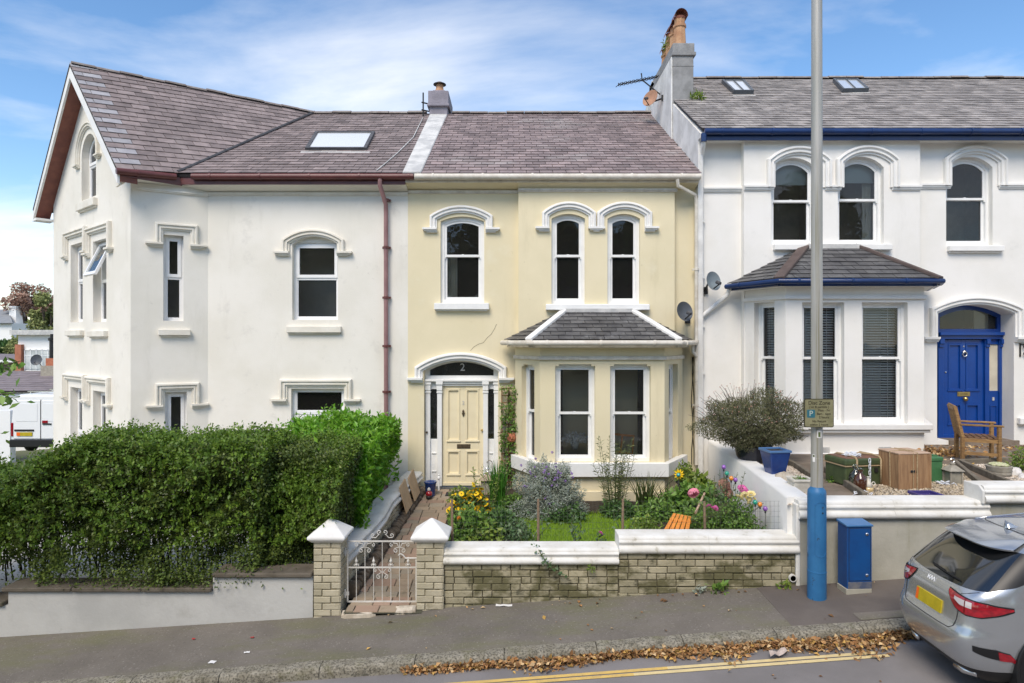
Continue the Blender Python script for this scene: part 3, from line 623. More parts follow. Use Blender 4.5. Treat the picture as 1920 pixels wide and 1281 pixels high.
def text(name, s, size, origin, xd, yd, m, parent, extrude=0.002, align='CENTER', squash=1.0):
    cu = bpy.data.curves.new(name, 'FONT'); cu.body = s; cu.size = size; cu.extrude = extrude; cu.align_x = align; cu.align_y = 'CENTER'
    tmp = bpy.data.objects.new(name+'_tmp', cu); COL.objects.link(tmp)
    dg = bpy.context.evaluated_depsgraph_get(); dg.update()
    me = bpy.data.meshes.new_from_object(tmp.evaluated_get(dg)); bpy.data.objects.remove(tmp)
    me.name = name; me.materials.clear(); me.materials.append(m)
    xd = Vector(xd).normalized(); yd = Vector(yd).normalized(); zd = xd.cross(yd)
    Mx = Matrix(((xd.x*squash, yd.x, zd.x, origin[0]), (xd.y*squash, yd.y, zd.y, origin[1]), (xd.z*squash, yd.z, zd.z, origin[2]), (0, 0, 0, 1)))
    off = top_of(parent).location if parent else Vector((0, 0, 0))
    me.transform(Matrix.Translation(-off)@Mx)
    o = bpy.data.objects.new(name, me); COL.objects.link(o); o.parent = parent
    return o

# ------------------------------------------------------------------ slated roofs
def clip_poly(sub, clip):
    out = sub
    n = len(clip)
    for i in range(n):
        a = clip[i]; b = clip[(i+1) % n]; inp = out; out = []
        if not inp: break
        def side(p): return (b[0]-a[0])*(p[1]-a[1])-(b[1]-a[1])*(p[0]-a[0])
        for k in range(len(inp)):
            p = inp[k]; q = inp[(k+1) % len(inp)]; sp = side(p); sq = side(q)
            if sp >= 0: out.append(p)
            if (sp >= 0) != (sq >= 0):
                t = sp/(sp-sq); out.append((p[0]+(q[0]-p[0])*t, p[1]+(q[1]-p[1])*t))
    return out
def area(p): return abs(sum(p[i][0]*p[(i+1) % len(p)][1]-p[(i+1) % len(p)][0]*p[i][1] for i in range(len(p))))/2
class Slates:
    """collects every slate of one house, then makes the nearest ones single objects and the rest one joined part"""
    def __init__(s): s.items = []
    def plane(s, roof, poly3, e0, e1, sw, ex, m, verge_new=None, thick=0.012):
        e = (Vector(e1)-Vector(e0)).normalized(); n = None
        c = sum((Vector(p) for p in poly3), Vector())/len(poly3)
        t = (c-Vector(e0)); n = e.cross(t).normalized()
        if n.z < 0: n = -n
        up = n.cross(e).normalized()
        if up.z < 0: up = -up
        O = Vector(e0)
        pl = [((Vector(p)-O).dot(e), (Vector(p)-O).dot(up)) for p in poly3]
        ar = sum(pl[i][0]*pl[(i+1) % len(pl)][1]-pl[(i+1) % len(pl)][0]*pl[i][1] for i in range(len(pl)))
        if ar < 0: pl.reverse()
        a0 = min(p[0] for p in pl); a1 = max(p[0] for p in pl); b1 = max(p[1] for p in pl)
        rows = int(b1/ex)+1; ln = ex*1.45
        for r in range(rows):
            x = a0-sw*(0.5 if r % 2 else 0)-random.uniform(0, .03)
            while x < a1:
                cell = [(x+.005, r*ex), (x+sw-.005, r*ex), (x+sw-.005, r*ex+ln), (x+.005, r*ex+ln)]
                cp = clip_poly(cell, pl)
                if len(cp) > 2 and area(cp) > 0.15*sw*ex:
                    full = area(cp) > 0.999*area(cell)
                    mm = m
                    if verge_new and r % 2 == 1 and x < a0_at(pl, r*ex)+verge_new: mm = 'slate_new'
                    ctr = O+e*(x+sw/2)+up*(r*ex+ex/2)
                    s.items.append((roof, O, e, up, n, cell, cp, full, mm, thick, ctr, ex, ln))
                x += sw
    def finish(s, limit=300):
        def key(it):
            c = it[10]; px = CX+F*c.x/c.y; inview = -40 < px < 1960
            return (0 if inview else 1, c.length)
        s.items.sort(key=key)
        cache = {}; rest = {}
        def geo(poly, O, e, up, n, thick, r0, ln, jit):
            # lower edge rides on the slate below
            def P(a, b, h): return O+e*a+up*b+n*h
            k = len(poly); lift = lambda b: 0.006+0.022*max(0.0, 1-(b-r0)/ln)+jit
            vs = [P(a, b, lift(b)) for a, b in poly]+[P(a, b, lift(b)+thick) for a, b in poly]
            return vs, [tuple(range(k-1, -1, -1)), tuple(range(k, 2*k))]+[(i, (i+1) % k, k+(i+1) % k, k+i) for i in range(k)]
        for idx, (roof, O, e, up, n, cell, cp, full, mm, thick, ctr, ex, ln) in enumerate(s.items):
            if idx < limit:
                if full:
                    w_ = round(cell[1][0]-cell[0][0], 4); key_ = (w_, ex, mm)
                    if key_ not in cache:
                        vs, fs = geo([(0, 0), (w_, 0), (w_, ln), (0, ln)], Vector(), Vector((1, 0, 0)), Vector((0, 1, 0)), Vector((0, 0, 1)), thick, 0, ln, 0)
                        me = bpy.data.meshes.new('slate'); me.from_pydata([tuple(v) for v in vs], [], fs); me.materials.append(M[mm]); cache[key_] = me
                    o = bpy.data.objects.new('slate', cache[key_]); COL.objects.link(o); o.parent = roof
                    p = O+e*cell[0][0]+up*cell[0][1]-top_of(roof).location
                    a = random.gauss(0, .006)
                    ee = (e*math.cos(a)+up*math.sin(a)); uu = (up*math.cos(a)-e*math.sin(a)); h = n*random.uniform(0, .005)
                    o.matrix_local = Matrix(((ee.x, uu.x, n.x, p.x+h.x), (ee.y, uu.y, n.y, p.y+h.y), (ee.z, uu.z, n.z, p.z+h.z), (0, 0, 0, 1)))
                else:
                    vs, fs = geo(cp, O, e, up, n, thick, cell[0][1], ln, 0)
                    MB().add(vs, fs).build('slate', M[mm], roof, fix=False)
            else:
                vs, fs = geo(cp, O, e, up, n, thick, cell[0][1]+random.gauss(0, .004), ln, random.uniform(0, .005))
                rest.setdefault((roof, mm), MB()).add(vs, fs)
        for (roof, mm), b in rest.items():
            b.build('slates', M[mm], roof, fix=False, kind='stuff')
def a0_at(pl, b):
    xs = []
    for i in range(len(pl)):
        p = pl[i]; q = pl[(i+1) % len(pl)]
        if (p[1]-b)*(q[1]-b) <= 0 and abs(p[1]-q[1]) > 1e-6: xs.append(p[0]+(q[0]-p[0])*(b-p[1])/(q[1]-p[1]))
    return min(xs) if xs else 0
def ridge_tiles(roof, a, b, m='ridge_tile', r=0.10, ln=0.45):
    a = Vector(a); b = Vector(b); L_ = (b-a).length; d = (b-a)/L_; k = max(1, round(L_/ln)); st = L_/k
    side = d.cross(Vector((0, 0, 1))).normalized(); up = side.cross(d)
    for i in range(k):
        p = a+d*(st*i); q = a+d*(st*(i+1)-0.012); rows = []
        jz = random.uniform(-.012, .012)
        for t in (p, q):
            rows.append([t+side*(r*1.15*math.cos(x))+up*(r*0.75*math.sin(x)-.035+jz) for x in (0, .5, 1.0, 1.57, 2.14, 2.64, 3.14)])
        bb = MB().loft(rows); bb.f += [tuple(range(7)), tuple(range(13, 6, -1))]; bb.m += [0, 0]
        bb.build('ridge_tile', M[m], roof)
def ray_plane(px, py, p0, n):
    d = Vector(((px-CX)/F, 1, -(py-CY)/F)); o = Vector((0, 0, CZ)); n = Vector(n)
    t = (Vector(p0)-o).dot(n)/d.dot(n)
    return o+d*t
def gutter(name, pts, m, parent, r=0.058, fascia=None, label=None):
    b = MB()
    b.tube(pts, r, 10)
    pts = [Vector(p) for p in pts]
    for i in range(len(pts)-1):
        L_ = (pts[i+1]-pts[i]).length; d = (pts[i+1]-pts[i])/L_
        x = 0.35
        while x < L_:
            b.tube([pts[i]+d*(x-.02), pts[i]+d*(x+.02)], r*1.16, 10); x += 0.95
    return b.build(name, m, parent, smooth=True, auto=40, label=label)
def pipe(name, pts, r, m, parent, clips=(), clip_m=None, label=None):
    b = MB().tube(pts, r, 10)
    o = b.build(name, m, parent, smooth=True, auto=50, label=label)
    if clips:
        for z in clips:
            c = MB(); p = pts[-1]
            c.lathe([(r*1.35, -.022), (r*1.35, .022)], (p[0], p[1], z), 12)
            c.box(p[0]-r*1.9, p[0]+r*1.9, p[1]+r*0.6, p[1]+r*1.6, z-.02, z+.02)
            c.build('pipe_clip', clip_m or m, o)
    return o
def skylight(house, pts, n, m_frame, label=None, panes=1, up_h=0.09):
    """pts: 4 roof points, lower-left, lower-right, upper-right, upper-left"""
    n = Vector(n).normalized(); a, b, c, d = [Vector(p) for p in pts]
    def lerp(s, t): return (a*(1-s)+b*s)*(1-t)+(d*(1-s)+c*s)*t
    B = MB(); w = 0.07 if panes == 1 else .045
    ex = (b-a).length; ey = (d-a).length; sx = w/ex; sy = w/ey
    for (s0, s1, t0, t1) in ((0, 1, 0, sy), (0, 1, 1-sy, 1), (0, sx, sy, 1-sy), (1-sx, 1, sy, 1-sy)):
        q = [lerp(s0, t0), lerp(s1, t0), lerp(s1, t1), lerp(s0, t1)]
        B.hexa([x-n*.02 for x in q]+[x+n*up_h for x in q])
    if panes == 2:
        q = [lerp(.49, sy), lerp(.51, sy), lerp(.51, 1-sy), lerp(.49, 1-sy)]; B.hexa([x+n*.02 for x in q]+[x+n*(up_h+.004) for x in q])
    o = B.build('skylight', M[m_frame], house, label=label)
    q = [lerp(sx, sy), lerp(1-sx, sy), lerp(1-sx, 1-sy), lerp(sx, 1-sy)]
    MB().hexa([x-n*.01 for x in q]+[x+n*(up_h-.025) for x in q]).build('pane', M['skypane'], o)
    q = [lerp(-.06, -.12), lerp(1.06, -.12), lerp(1.06, 0), lerp(-.06, 0)]
    MB().hexa([x+n*.012 for x in q]+[x+n*.034 for x in q]).build('apron_flashing', M['lead'], o)
    return o
M['skypane'] = mat('sky_white_painted_pane', (0.78, 0.81, 0.82), rough=0.06, spec=0.9, coat=1.0)  # the reflected sky is put into the pane's white base colour

# ================================================================== WHITE GABLED HOUSE (left)
PI = math.pi
XPW = -2.05
A_ = Vector((-7.15, 12.0)); C_ = Vector((-5.985, 12.6)); gd = Vector((-.766, .643)); B_ = A_+gd*4.75
gab = thing('gabled_house', 'large ivory rendered house with steep slate gable and oxblood red gutters behind the hedge', 'house', (-4.6, 12.6, 0.1))
WG = Face(B_, A_); WC = Face(A_, C_); WM = Face(C_, (XPW, 12.6))
stl = M['stucco_left']; tiv = M['trim_ivory']
EZ, EY, RZ, RY = 6.50, 12.25, 9.18, 16.6        # eave and ridge of the lower terrace roof
# --- gable wall
GL = WG.len; mid_u = GL/2
g1 = op(WG, 153, 180, 251, 372, 12); g1 = (g1[0], g1[1], g1[2], g1[3], (g1[1]-g1[0])/2*0.98)
g2 = op(WG, 132.5, 155, 457, 604); g3 = op(WG, 174.5, 199.5, 450, 604)
g4 = op(WG, 132, 154, 727, 880); g5 = op(WG, 174.5, 198, 734, 890)
wall('wall', WG, [(0, -1.5), (GL, -1.5), (GL, 6.5), (mid_u, 8.86), (0, 6.5)], [g1, g2, g3, g4, g5], stl, gab, depth=0.15)
def sl(w, o, xl, xr, yt, yb, out=0.09, m='trim_ivory'):
    return (w.uv(xl, yt)[0], w.uv(xr, yt)[0], w.uv((xl+xr)/2, yb)[1], w.uv((xl+xr)/2, yt)[1], out, m)
window(WG, gab, g1, 'casement', 0.15, sill=(g1[0]-.1, g1[1]+.1, g1[2]-.22, g1[2]-.06, .09, 'trim_ivory'), m='upvc', mid=g1[2]+.55*(g1[3]-g1[2]), label='round headed attic window high in the gable')
window(WG, gab, g2, 'casement', 0.15, sill=(g2[0]-.1, g2[1]+.1, g2[2]-.30, g2[2]-.18, .09, 'trim_ivory'), m='upvc', room='room_grey', mid=WG.v(143, 528))
window(WG, gab, g3, 'casement', 0.15, sill=(g3[0]-.1, g3[1]+.1, g3[2]-.30, g3[2]-.18, .09, 'trim_ivory'), m='upvc', room='room_grey', mid=WG.v(187, 525), open_top=True, label='window with its white top light swung open')
window(WG, gab, g4, 'casement', 0.15, m='upvc', room='room_grey', mid=WG.v(143, 815)); window(WG, gab, g5, 'casement', 0.15, m='upvc', room='room_grey', mid=WG.v(187, 815))
# opened top light, hinged at its head and leaning out
u0, u1, v0, v1, _ = inset(g3, .05); vm = WG.v(187, 525)
f = MB(); hgt = v1-vm-.02; ang = R(24)
def tilt(u, t, th): # t down from hinge
    return WG.P(u, v1-.01-t*math.cos(ang)+th*math.sin(ang), -.15+t*math.sin(ang)+th*math.cos(ang))
def tbox(bb, ua, ub, ta, tb, h0, h1):
    bb.hexa([tilt(ua, tb, h1), tilt(ub, tb, h1), tilt(ub, tb, h0), tilt(ua, tb, h0), tilt(ua, ta, h1), tilt(ub, ta, h1), tilt(ub, ta, h0), tilt(ua, ta, h0)])
for q in ((u0, u1, 0, .06), (u0, u1, hgt-.07, hgt), (u0, u0+.06, .06, hgt-.07), (u1-.06, u1, .06, hgt-.07)): tbox(f, *q, 0, .05)
ol = f.build('opening_light', M['upvc'], gab)
p = MB(); tbox(p, u0+.06, u1-.06, .06, hgt-.07, .02, .025); p.build('pane', M['glass'], ol)
# label moulds of the gable
for (o, yl, yr) in ((g2, 0, 0), (g3, 0, 0), (g4, 0, 0), (g5, 0, 0)):
    hood(WG, gab, o[0]-.30, o[1]+.30, o[3]-.22, o[3], o[3]+.30, tiv, 1.1, rect=True, stopw=.09)
hood(WG, gab, g1[0]-.22, g1[1]+.22, g1[3]-g1[4]-.12, g1[3]-g1[4]+.02, g1[3]+.24, tiv, 0.9, stopw=.13, n=18)
# --- canted wall
c1 = op(WC, 306, 344, 441, 602); c2 = op(WC, 309, 350, 735, 905)
wall('wall', WC, [(0, -1.5), (WC.len, -1.5), (WC.len, 6.42), (0, 6.42)], [c1, c2], stl, gab, depth=0.14)
window(WC, gab, c1, 'casement', 0.14, mid=WC.v(326, 520), sill=sl(WC, c1, 297, 357, 618, 629), m='upvc', room='room_grey')
window(WC, gab, c2, 'casement', 0.14, m='upvc', room='room_grey', mid=WC.v(330, 900))
hood(WC, gab, WC.u(291), WC.u(371), WC.v(330, 457), 0, WC.v(330, 420), tiv, 1.0, rect=True, stopw=.16)
hood(WC, gab, WC.u(291), WC.u(374), WC.v(330, 758), 0, WC.v(330, 718), tiv, 1.0, rect=True, stopw=.16)
# --- front wall
m1 = op(WM, 548, 634, 443, 600, 15); m2 = op(WM, 546, 645, 729, 985)
wall('wall', WM, [(0, -1.5), (WM.len, -1.5), (WM.len, 6.42), (0, 6.42)], [m1, m2], stl, gab, depth=0.13)
MB().wbox(WM, m1[0]-.02, m1[1]+.02, WM.v(590, 454), m1[3]+.04, -.2, -.09).build('arch_infill', stl, gab)
window(WM, gab, (m1[0], m1[1], m1[2], WM.v(590, 454), 0), 'casement', 0.13, room='room_grey', mid=WM.v(590, 521), sill=sl(WM, m1, 539, 641, 612, 624), m='upvc')
hood(WM, gab, WM.u(530), WM.u(646), WM.v(590, 472), WM.v(590, 450), WM.v(590, 430), tiv, 1.05, stopw=.15)
hood(WM, gab, WM.u(526), WM.u(660), WM.v(590, 748), 0, WM.v(590, 711), tiv, 1.05, rect=True, stopw=.17)
# glazed front door with a light over it
dm = WM.v(590, 778)
dw = window(WM, gab, (m2[0], m2[1], dm, m2[3], 0), 'fixed', 0.11, fw=.06, m='upvc', label='wide top light over the white front door')
dd = MB(); du = (m2[0]+m2[1])/2
dd.wbox(WM, m2[0], m2[1], m2[2], dm, -.17, -.13)
for (a, c) in ((m2[0]+.02, du-.012), (du+.012, m2[1]-.02)):
    for (e, g, h, k) in ((a, a+.11, m2[2], dm-.02), (c-.11, c, m2[2], dm-.02), (a+.11, c-.11, dm-.12, dm-.02), (a+.11, c-.11, dm-1.05, dm-.85)): dd.wbox(WM, e, g, h, k, -.13, -.105)
door = dd.build('door', M['upvc'], gab, bevel=.004)
for (a, c) in ((m2[0]+.13, du-.122), (du+.122, m2[1]-.13)):
    MB().wbox(WM, a, c, dm-.85, dm-.12, -.128, -.122).build('pane', M['car_glass'], door)
# --- eaves: cove, moulding line, fascia
def eaves(parent, x0, x1, yw, soffit_z, fascia_y, m_wall, m_fas, m_mould, f_top, mould=True):
    MB().hexa([(x0, fascia_y, soffit_z), (x1, fascia_y, soffit_z), (x1, yw+.004, soffit_z-.09), (x0, yw+.004, soffit_z-.09), (x0, fascia_y, soffit_z+.01), (x1, fascia_y, soffit_z+.01), (x1, yw+.004, soffit_z+.01), (x0, yw+.004, soffit_z+.01)]).build('soffit', m_wall, parent)
    MB().box(x0, x1, fascia_y-.025, fascia_y, soffit_z-.012, f_top).build('fascia', m_fas, parent)
    if mould:
        MB().box(x0, x1, yw-.045, yw+.002, soffit_z-.135, soffit_z-.105).box(x0, x1, yw-.028, yw+.002, soffit_z-.16, soffit_z-.1351).build('eaves_moulding', m_mould, parent)
eaves(gab, -6.36, XPW, 12.6, 6.33, 12.32, stl, M['oxblood'], tiv, 6.46)
gutter('gutter', [(-6.12, 12.235, 6.455), (XPW+.17, 12.235, 6.455)], M['oxblood'], gab)
# --- gable roof
ap = WG.P(mid_u, 9.06, .33); bl = WG.P(GL+.3, 6.40, .33); bl2 = WG.P(-.3, 6.40, .33)
c3 = Vector((-5.12, RY, 9.2))
n1 = (bl-ap).cross(c3-ap).normalized()
if n1.z < 0: n1 = -n1
nM = Vector((0, -(RZ-EZ), RY-EY)).normalized(); oM = Vector((0, EY, EZ))
def plane_y(n, p0, x, z): return p0.y+(-(n.x*(x-p0.x))-(n.z*(z-p0.z)))/n.y
# valley foot: where the gable slope meets the front slope at eave height
vx = ap.x-(n1.y*(EY-ap.y)+n1.z*(EZ-ap.z))/n1.x
vf = Vector((vx, EY, EZ)); bl_in = vf
roofG = MB()
def slab(b, pts, n, t=.05): n = Vector(n).normalized(); b.prism([Vector(p)-n*(t+.004) for p in pts], n*t)
slab(roofG, [ap, bl, vf, c3], n1)
nin = Vector((.643, .766, 0)); bk = bl2+nin*7; ck = c3+nin*0.5
n2 = (c3-ap).cross(bl2-ap).normalized(); n2 = n2 if n2.z > 0 else -n2
slab(roofG, [bl2, ap, c3, bk], n2)
slab(roofG, [vf, (XPW, EY, EZ), (XPW, RY, RZ), (c3.x, RY, RZ)], nM)
slab(roofG, [(c3.x, RY, RZ), (XPW, RY, RZ), (XPW, 21, 6.4), (c3.x, 21, 6.4)], (0, 1, 1.6))
roof = roofG.build('roof', M['roof_deck'], gab)
S = Slates()
S.plane(roof, [ap, bl, vf, c3], bl, vf, 0.335, 0.172, 'slate_plum', verge_new=.30)
S.plane(roof, [vf, Vector((XPW, EY, EZ)), Vector((XPW, RY, RZ)), Vector((c3.x, RY, RZ))], Vector((vf.x-2, EY, EZ)), Vector((XPW, EY, EZ)), 0.30, 0.185, 'slate_plum')
S.finish(300)
ridge_tiles(roof, ap+Vector((.02, .02, .03)), c3+Vector((0, 0, .04)), r=.09)
ridge_tiles(roof, (c3.x, RY, RZ+.05), (XPW-.15, RY, RZ+.05))
MB().tube([vf+Vector((0, 0, .05)), c3+Vector((0, 0, .06))], .03, 6).build('valley_lining', M['lead_dark'], roof)
# verge boards and their soffit
vb = MB()
def verge(b, ua, va, ub, vb_, drop, o0, o1):
    b.prism([WG.P(ua, va, o0), WG.P(ub, vb_, o0), WG.P(ub, vb_-drop, o0), WG.P(ua, va-drop*1.25, o0)], WG.n*(o1-o0))
verge(vb, mid_u, 9.02, GL+.30, 6.36, .20, .285, .325); vb.build('bargeboard', M['trim_white'], gab)
vb = MB(); verge(vb, mid_u, 9.02, -.30, 6.36, .20, .285, .325); vb.wbox(WG, -.36, -.02, 6.12, 6.17, -.02, .325); vb.build('bargeboard', M['trim_white'], gab)
for sgn, (ua, ub) in (('r', (mid_u, GL+.30)), ('l', (mid_u, -.30))):
    q = MB(); q.hexa([WG.P(ua, 8.80, .28), WG.P(ub, 6.20, .28), WG.P(ub, 6.20, -.01), WG.P(ua, 8.80, -.01), WG.P(ua, 8.96, .28), WG.P(ub, 6.32, .28), WG.P(ub, 6.32, -.01), WG.P(ua, 8.96, -.01)])
    q.build('verge_soffit', M['soffit_brown'], gab)
# eave of the short canted side
e0 = WG.P(GL+.30, 6.36, .28); ge = MB()
ge.prism([(e0.x, e0.y, 6.30), (vf.x+.05, EY+.07, 6.30), (vf.x+.05, EY+.07, 6.45), (e0.x, e0.y, 6.36)], Vector((-.02, .03, 0)))
ge.build('fascia', M['oxblood'], gab)
MB().add([(e0.x, e0.y, 6.30), (vf.x+.05, EY+.07, 6.31), (C_.x, C_.y+.01, 6.30), (A_.x, A_.y+.01, 6.30)], [(0, 1, 2, 3)]).build('soffit', stl, gab)
gutter('gutter', [(e0.x-.02, e0.y-.08, 6.37), (vf.x-.02, EY-.03, 6.445)], M['oxblood'], gab)
MB().wbox(WC, 0.02, WC.len, 6.17, 6.20, 0, .045).wbox(WC, 0.02, WC.len, 6.145, 6.17, 0, .028).build('eaves_moulding', tiv, gab)
MB().prism([WG.P(GL+.0, 6.15, .25), WG.P(GL+.25, 6.15, .28), WG.P(GL+.28, 6.36, .28), WG.P(GL, 6.36, .0)], (.02, .02, 0)).build('eaves_bracket', tiv, gab)
# hidden sides of the house
WLf = Face(B_+Vector((.643, .766))*6.5, B_)
wall('wall', WLf, [(0, -1.5), (WLf.len, -1.5), (WLf.len, 6.4), (0, 6.4)], [], stl, gab)
# skylight
q = [ray_plane(x, y, oM, nM) for x, y in ((573, 285), (688, 285), (704, 253), (592, 253))]
skylight(gab, q, nM, 'lead_dark', label='long roof light with a pane painted sky white')
# downpipe
px = U(722.5, 12.5)
pipe('drainpipe', [(px-.05, 12.24, 6.42), (px-.05, 12.24, 6.28), (px+.01, 12.5, 5.98), (px+.01, 12.51, 5.8), (px+.015, 12.51, 0.0)], .043, M['pipe_mauve'], gab, clips=[V(y, 12.5) for y in (375, 464, 558, 649, 735, 830)], clip_m=M['oxblood'], label='mauve painted downpipe')
# cable lying over the slates
cb = [ray_plane(x, y, oM, nM)+nM*.05 for x, y in ((793, 225), (775, 262), (745, 292), (722, 312), (706, 325))]
MB().tube(cb, .011, 5).build('roof_cable', M['lead'], gab)

# ================================================================== CREAM HOUSE (middle)
crm = thing('cream_house', 'cream rendered terraced house with canted bay and cream panelled front door', 'house', (0.8, 12.5, 0.2))
scm = M['stucco_cream']; tw = M['trim_white']
XPR = 3.62
K0 = Face((XPW, 12.6), (0.125, 12.6)); K1 = Face((0.125, 12.45), (3.164, 12.45)); K2 = Face((3.164, 12.6), (3.64, 12.6))
k1 = op(K0, 826, 908, 406, 568, 9); kd = op(K0, 795, 934, 672, 920, 17)
wall('wall', K0, [(0, -1), (K0.len, -1), (K0.len, 6.42), (0, 6.42)], [k1, kd + (.2,)], scm, crm, depth=0.08)
window(K0, crm, k1, 'sash', 0.07, fw=.07, mid=K0.v(866, 479), sill=sl(K0, k1, 815, 917, 569, 581, .11, 'sash'), label='single sash window over the front door')
hood(K0, crm, K0.u(806), K0.u(924), K0.v(866, 428), K0.v(866, 405), K0.v(866, 386), tw, 1.05, stopw=.13)
k2 = op(K1, 1034, 1097, 401, 570, 9); k3 = op(K1, 1139, 1200, 401, 570, 9)
wall('wall', K1, [(0, -1), (K1.len, -1), (K1.len, 6.42), (0, 6.42)], [k2, k3], scm, crm, depth=0.09)
window(K1, crm, k2, 'sash', 0.08, fw=.065, mid=K1.v(1066, 479), label='left of the paired sash windows over the bay')
window(K1, crm, k3, 'sash', 0.08, fw=.065, mid=K1.v(1170, 479), label='right of the paired sash windows over the bay')
for o in (k2, k3): MB().wbox(K1, o[0], o[1], K1.v(1100, 571), o[2]+.004, -.17, -.03).build('sub_sill', M['sash'], crm)
MB().wbox(K1, K1.u(1023), K1.u(1216), K1.v(1100, 582), K1.v(1100, 571), -.02, .12).build('sill', M['sash'], crm, bevel=.01)
hood(K1, crm, K1.u(1016), K1.u(1117), K1.v(1066, 426), K1.v(1066, 399), K1.v(1066, 379), tw, 1.05, stops=(1, 0), stopw=.12)
hood(K1, crm, K1.u(1119), K1.u(1222), K1.v(1170, 426), K1.v(1170, 399), K1.v(1170, 379), tw, 1.05, stops=(0, 1), stopw=.12)
b = MB(); uc = (K1.u(1117)+K1.u(1119))/2; vv = K1.v(1118, 426)
for k, (d0, d1, hw, ou) in enumerate(((0, -.04, .16, .09), (-.04, -.065, .12, .07), (-.065, -.09, .06, .05))): b.wbox(K1, uc-hw, uc+hw, vv+d1, vv+d0, 0, ou)
b.build('label_stop', tw, crm)
wall('wall', K2, [(0, -1), (K2.len, -1), (K2.len, 6.42), (0, 6.42)], [], scm, crm)
for x, s in ((0.125, 1), (3.164, -1)):
    MB().box(x-.0005 if s > 0 else x, x if s > 0 else x+.0005, 12.45, 12.6, -1, 6.42).build('wall', scm, crm)
eaves(crm, XPW+.002, 0.12, 12.6, 6.37, 12.32, scm, M['gutter_cream'], M['gutter_cream'], 6.44)
eaves(crm, 0.12, 3.21, 12.45, 6.37, 12.321, scm, M['gutter_cream'], M['gutter_cream'], 6.44)
eaves(crm, 3.21, 3.60, 12.6, 6.37, 12.32, scm, M['gutter_cream'], M['gutter_cream'], 6.44, mould=False)
gutter('gutter', [(-1.86, 12.225, 6.45), (3.60, 12.225, 6.45)], M['gutter_cream'], crm, label='cream painted eaves gutter')
# roof
rb = MB(); slab(rb, [(XPW, EY, EZ), (XPR, EY, EZ), (XPR, RY, RZ), (XPW, RY, RZ)], nM)
slab(rb, [(XPW, RY, RZ), (XPR, RY, RZ), (XPR, 21, 6.4), (XPW, 21, 6.4)], (0, 1, 1.6))
roof = rb.build('roof', M['roof_deck'], crm)
SC = Slates()
SC.plane(roof, [Vector((-1.74, EY-.02, EZ-.012)), Vector((XPR, EY-.02, EZ-.012)), Vector((XPR, RY, RZ)), Vector((-1.74, RY, RZ))], Vector((-1.74, EY-.02, EZ-.012)), Vector((XPR, EY-.02, EZ-.012)), 0.255, 0.188, 'slate_cream')
ridge_tiles(roof, (-1.55, RY, RZ+.05), (XPR-.02, RY, RZ+.06), r=.09)
pb = MB(); up_s = Vector((0, RY-EY, RZ-EZ)).normalized()
q0 = Vector((XPW-.04, EY-.03, EZ-.015)); q1 = Vector((-1.73, EY-.03, EZ-.015)); q2 = Vector((-1.66, RY-.1, RZ-.06)); q3 = Vector((XPW-.06, RY-.1, RZ-.06))
pb.hexa([x-nM*.03 for x in (q0, q1, q2, q3)]+[x+nM*.06 for x in (q0, q1, q2, q3)])
pb.build('party_parapet', M['lead'], crm, bevel=.015)
# --- small chimney on the party wall
ch = MB(); z0, z1 = 8.6, V(198, 16.4)
x0, x1 = U(803, 16.4), U(841, 16.4)
ch.box(x0+.03, x1-.03, 16.4, 17.5, z0, z1)
ch.box(x0, x1, 16.36, 17.54, z1, V(171, 16.4)).box(x0-.025, x1+.025, 16.33, 17.57, z1-.03, z1+.03)
ch.box(x0+.1, x1-.1, 16.5, 17.3, V(171, 16.4), V(166, 16.4))
chm = ch.build('chimney', M['chimney_mauve'], crm, bevel=.01, label='small mauve rendered chimney on the party wall')
xc = U(824, 16.7)
MB().lathe([(.14, 0), (.12, .1), (.10, .12), (.085, .30), (.07, .31)], (xc, 16.75, V(167, 16.4)), 14).build('chimney_pot', M['pot_buff'], chm, smooth=True, auto=40)
MB().lathe([(.0, .0), (.17, .0), (.165, .015), (.05, .07), (0, .075)], (xc, 16.75, V(152, 16.5)), 14).tube([(xc, 16.75, V(165, 16.4)), (xc, 16.75, V(152, 16.5))], .02, 6).build('chimney_cowl', M['black'], chm)
bt = MB(); bx = U(793.5, 16.3)
bt.tube([(bx, 16.3, 9.0), (bx, 16.3, V(174, 16.3))], .02, 6)
for y in (192, 206): bt.tube([(bx-.04, 16.3, V(y, 16.3)), (x0+.02, 16.42, V(y, 16.3))], .018, 6)
bt.build('mast_bracket', M['black'], chm)
# --- bay
bayZ0, sZ = -0.2, 3.2
E1 = Face((.0625, 12.46), (.512, 11.6)); E2 = Face((.512, 11.6), (2.765, 11.6)); E3 = Face((2.765, 11.6), (3.32, 12.46))
e1 = op(E1, 978, 1002, 684, 867); e2 = op(E2, 1041, 1116, 683, 867, 0); e3 = op(E2, 1144, 1220, 683, 867, 0); e4 = op(E3, 1254, 1271, 683, 867)
for w, hs in ((E1, [e1]), (E2, [e2, e3]), (E3, [e4])):
    wall('bay_wall', w, [(0, bayZ0), (w.len, bayZ0), (w.len, sZ), (0, sZ)], hs, scm, crm, depth=0.1)
bl_ = 'left front sash of the bay'
window(E1, crm, e1, 'sash', 0.1, fw=.055, mid=E2.v(1079, 776), rd=.4, margin=.0)
window(E2, crm, e2, 'sash', 0.1, fw=.06, mid=E2.v(1079, 776), rd=1.6, margin=.0, label='left front sash window of the bay')
window(E2, crm, e3, 'sash', 0.1, fw=.06, mid=E2.v(1180, 776), rd=1.6, margin=.0, label='right front sash window of the bay, orange chair frame behind it')
window(E3, crm, e4, 'sash', 0.1, fw=.055, mid=E2.v(1180, 776), rd=.4, margin=.0)
sh = MB()
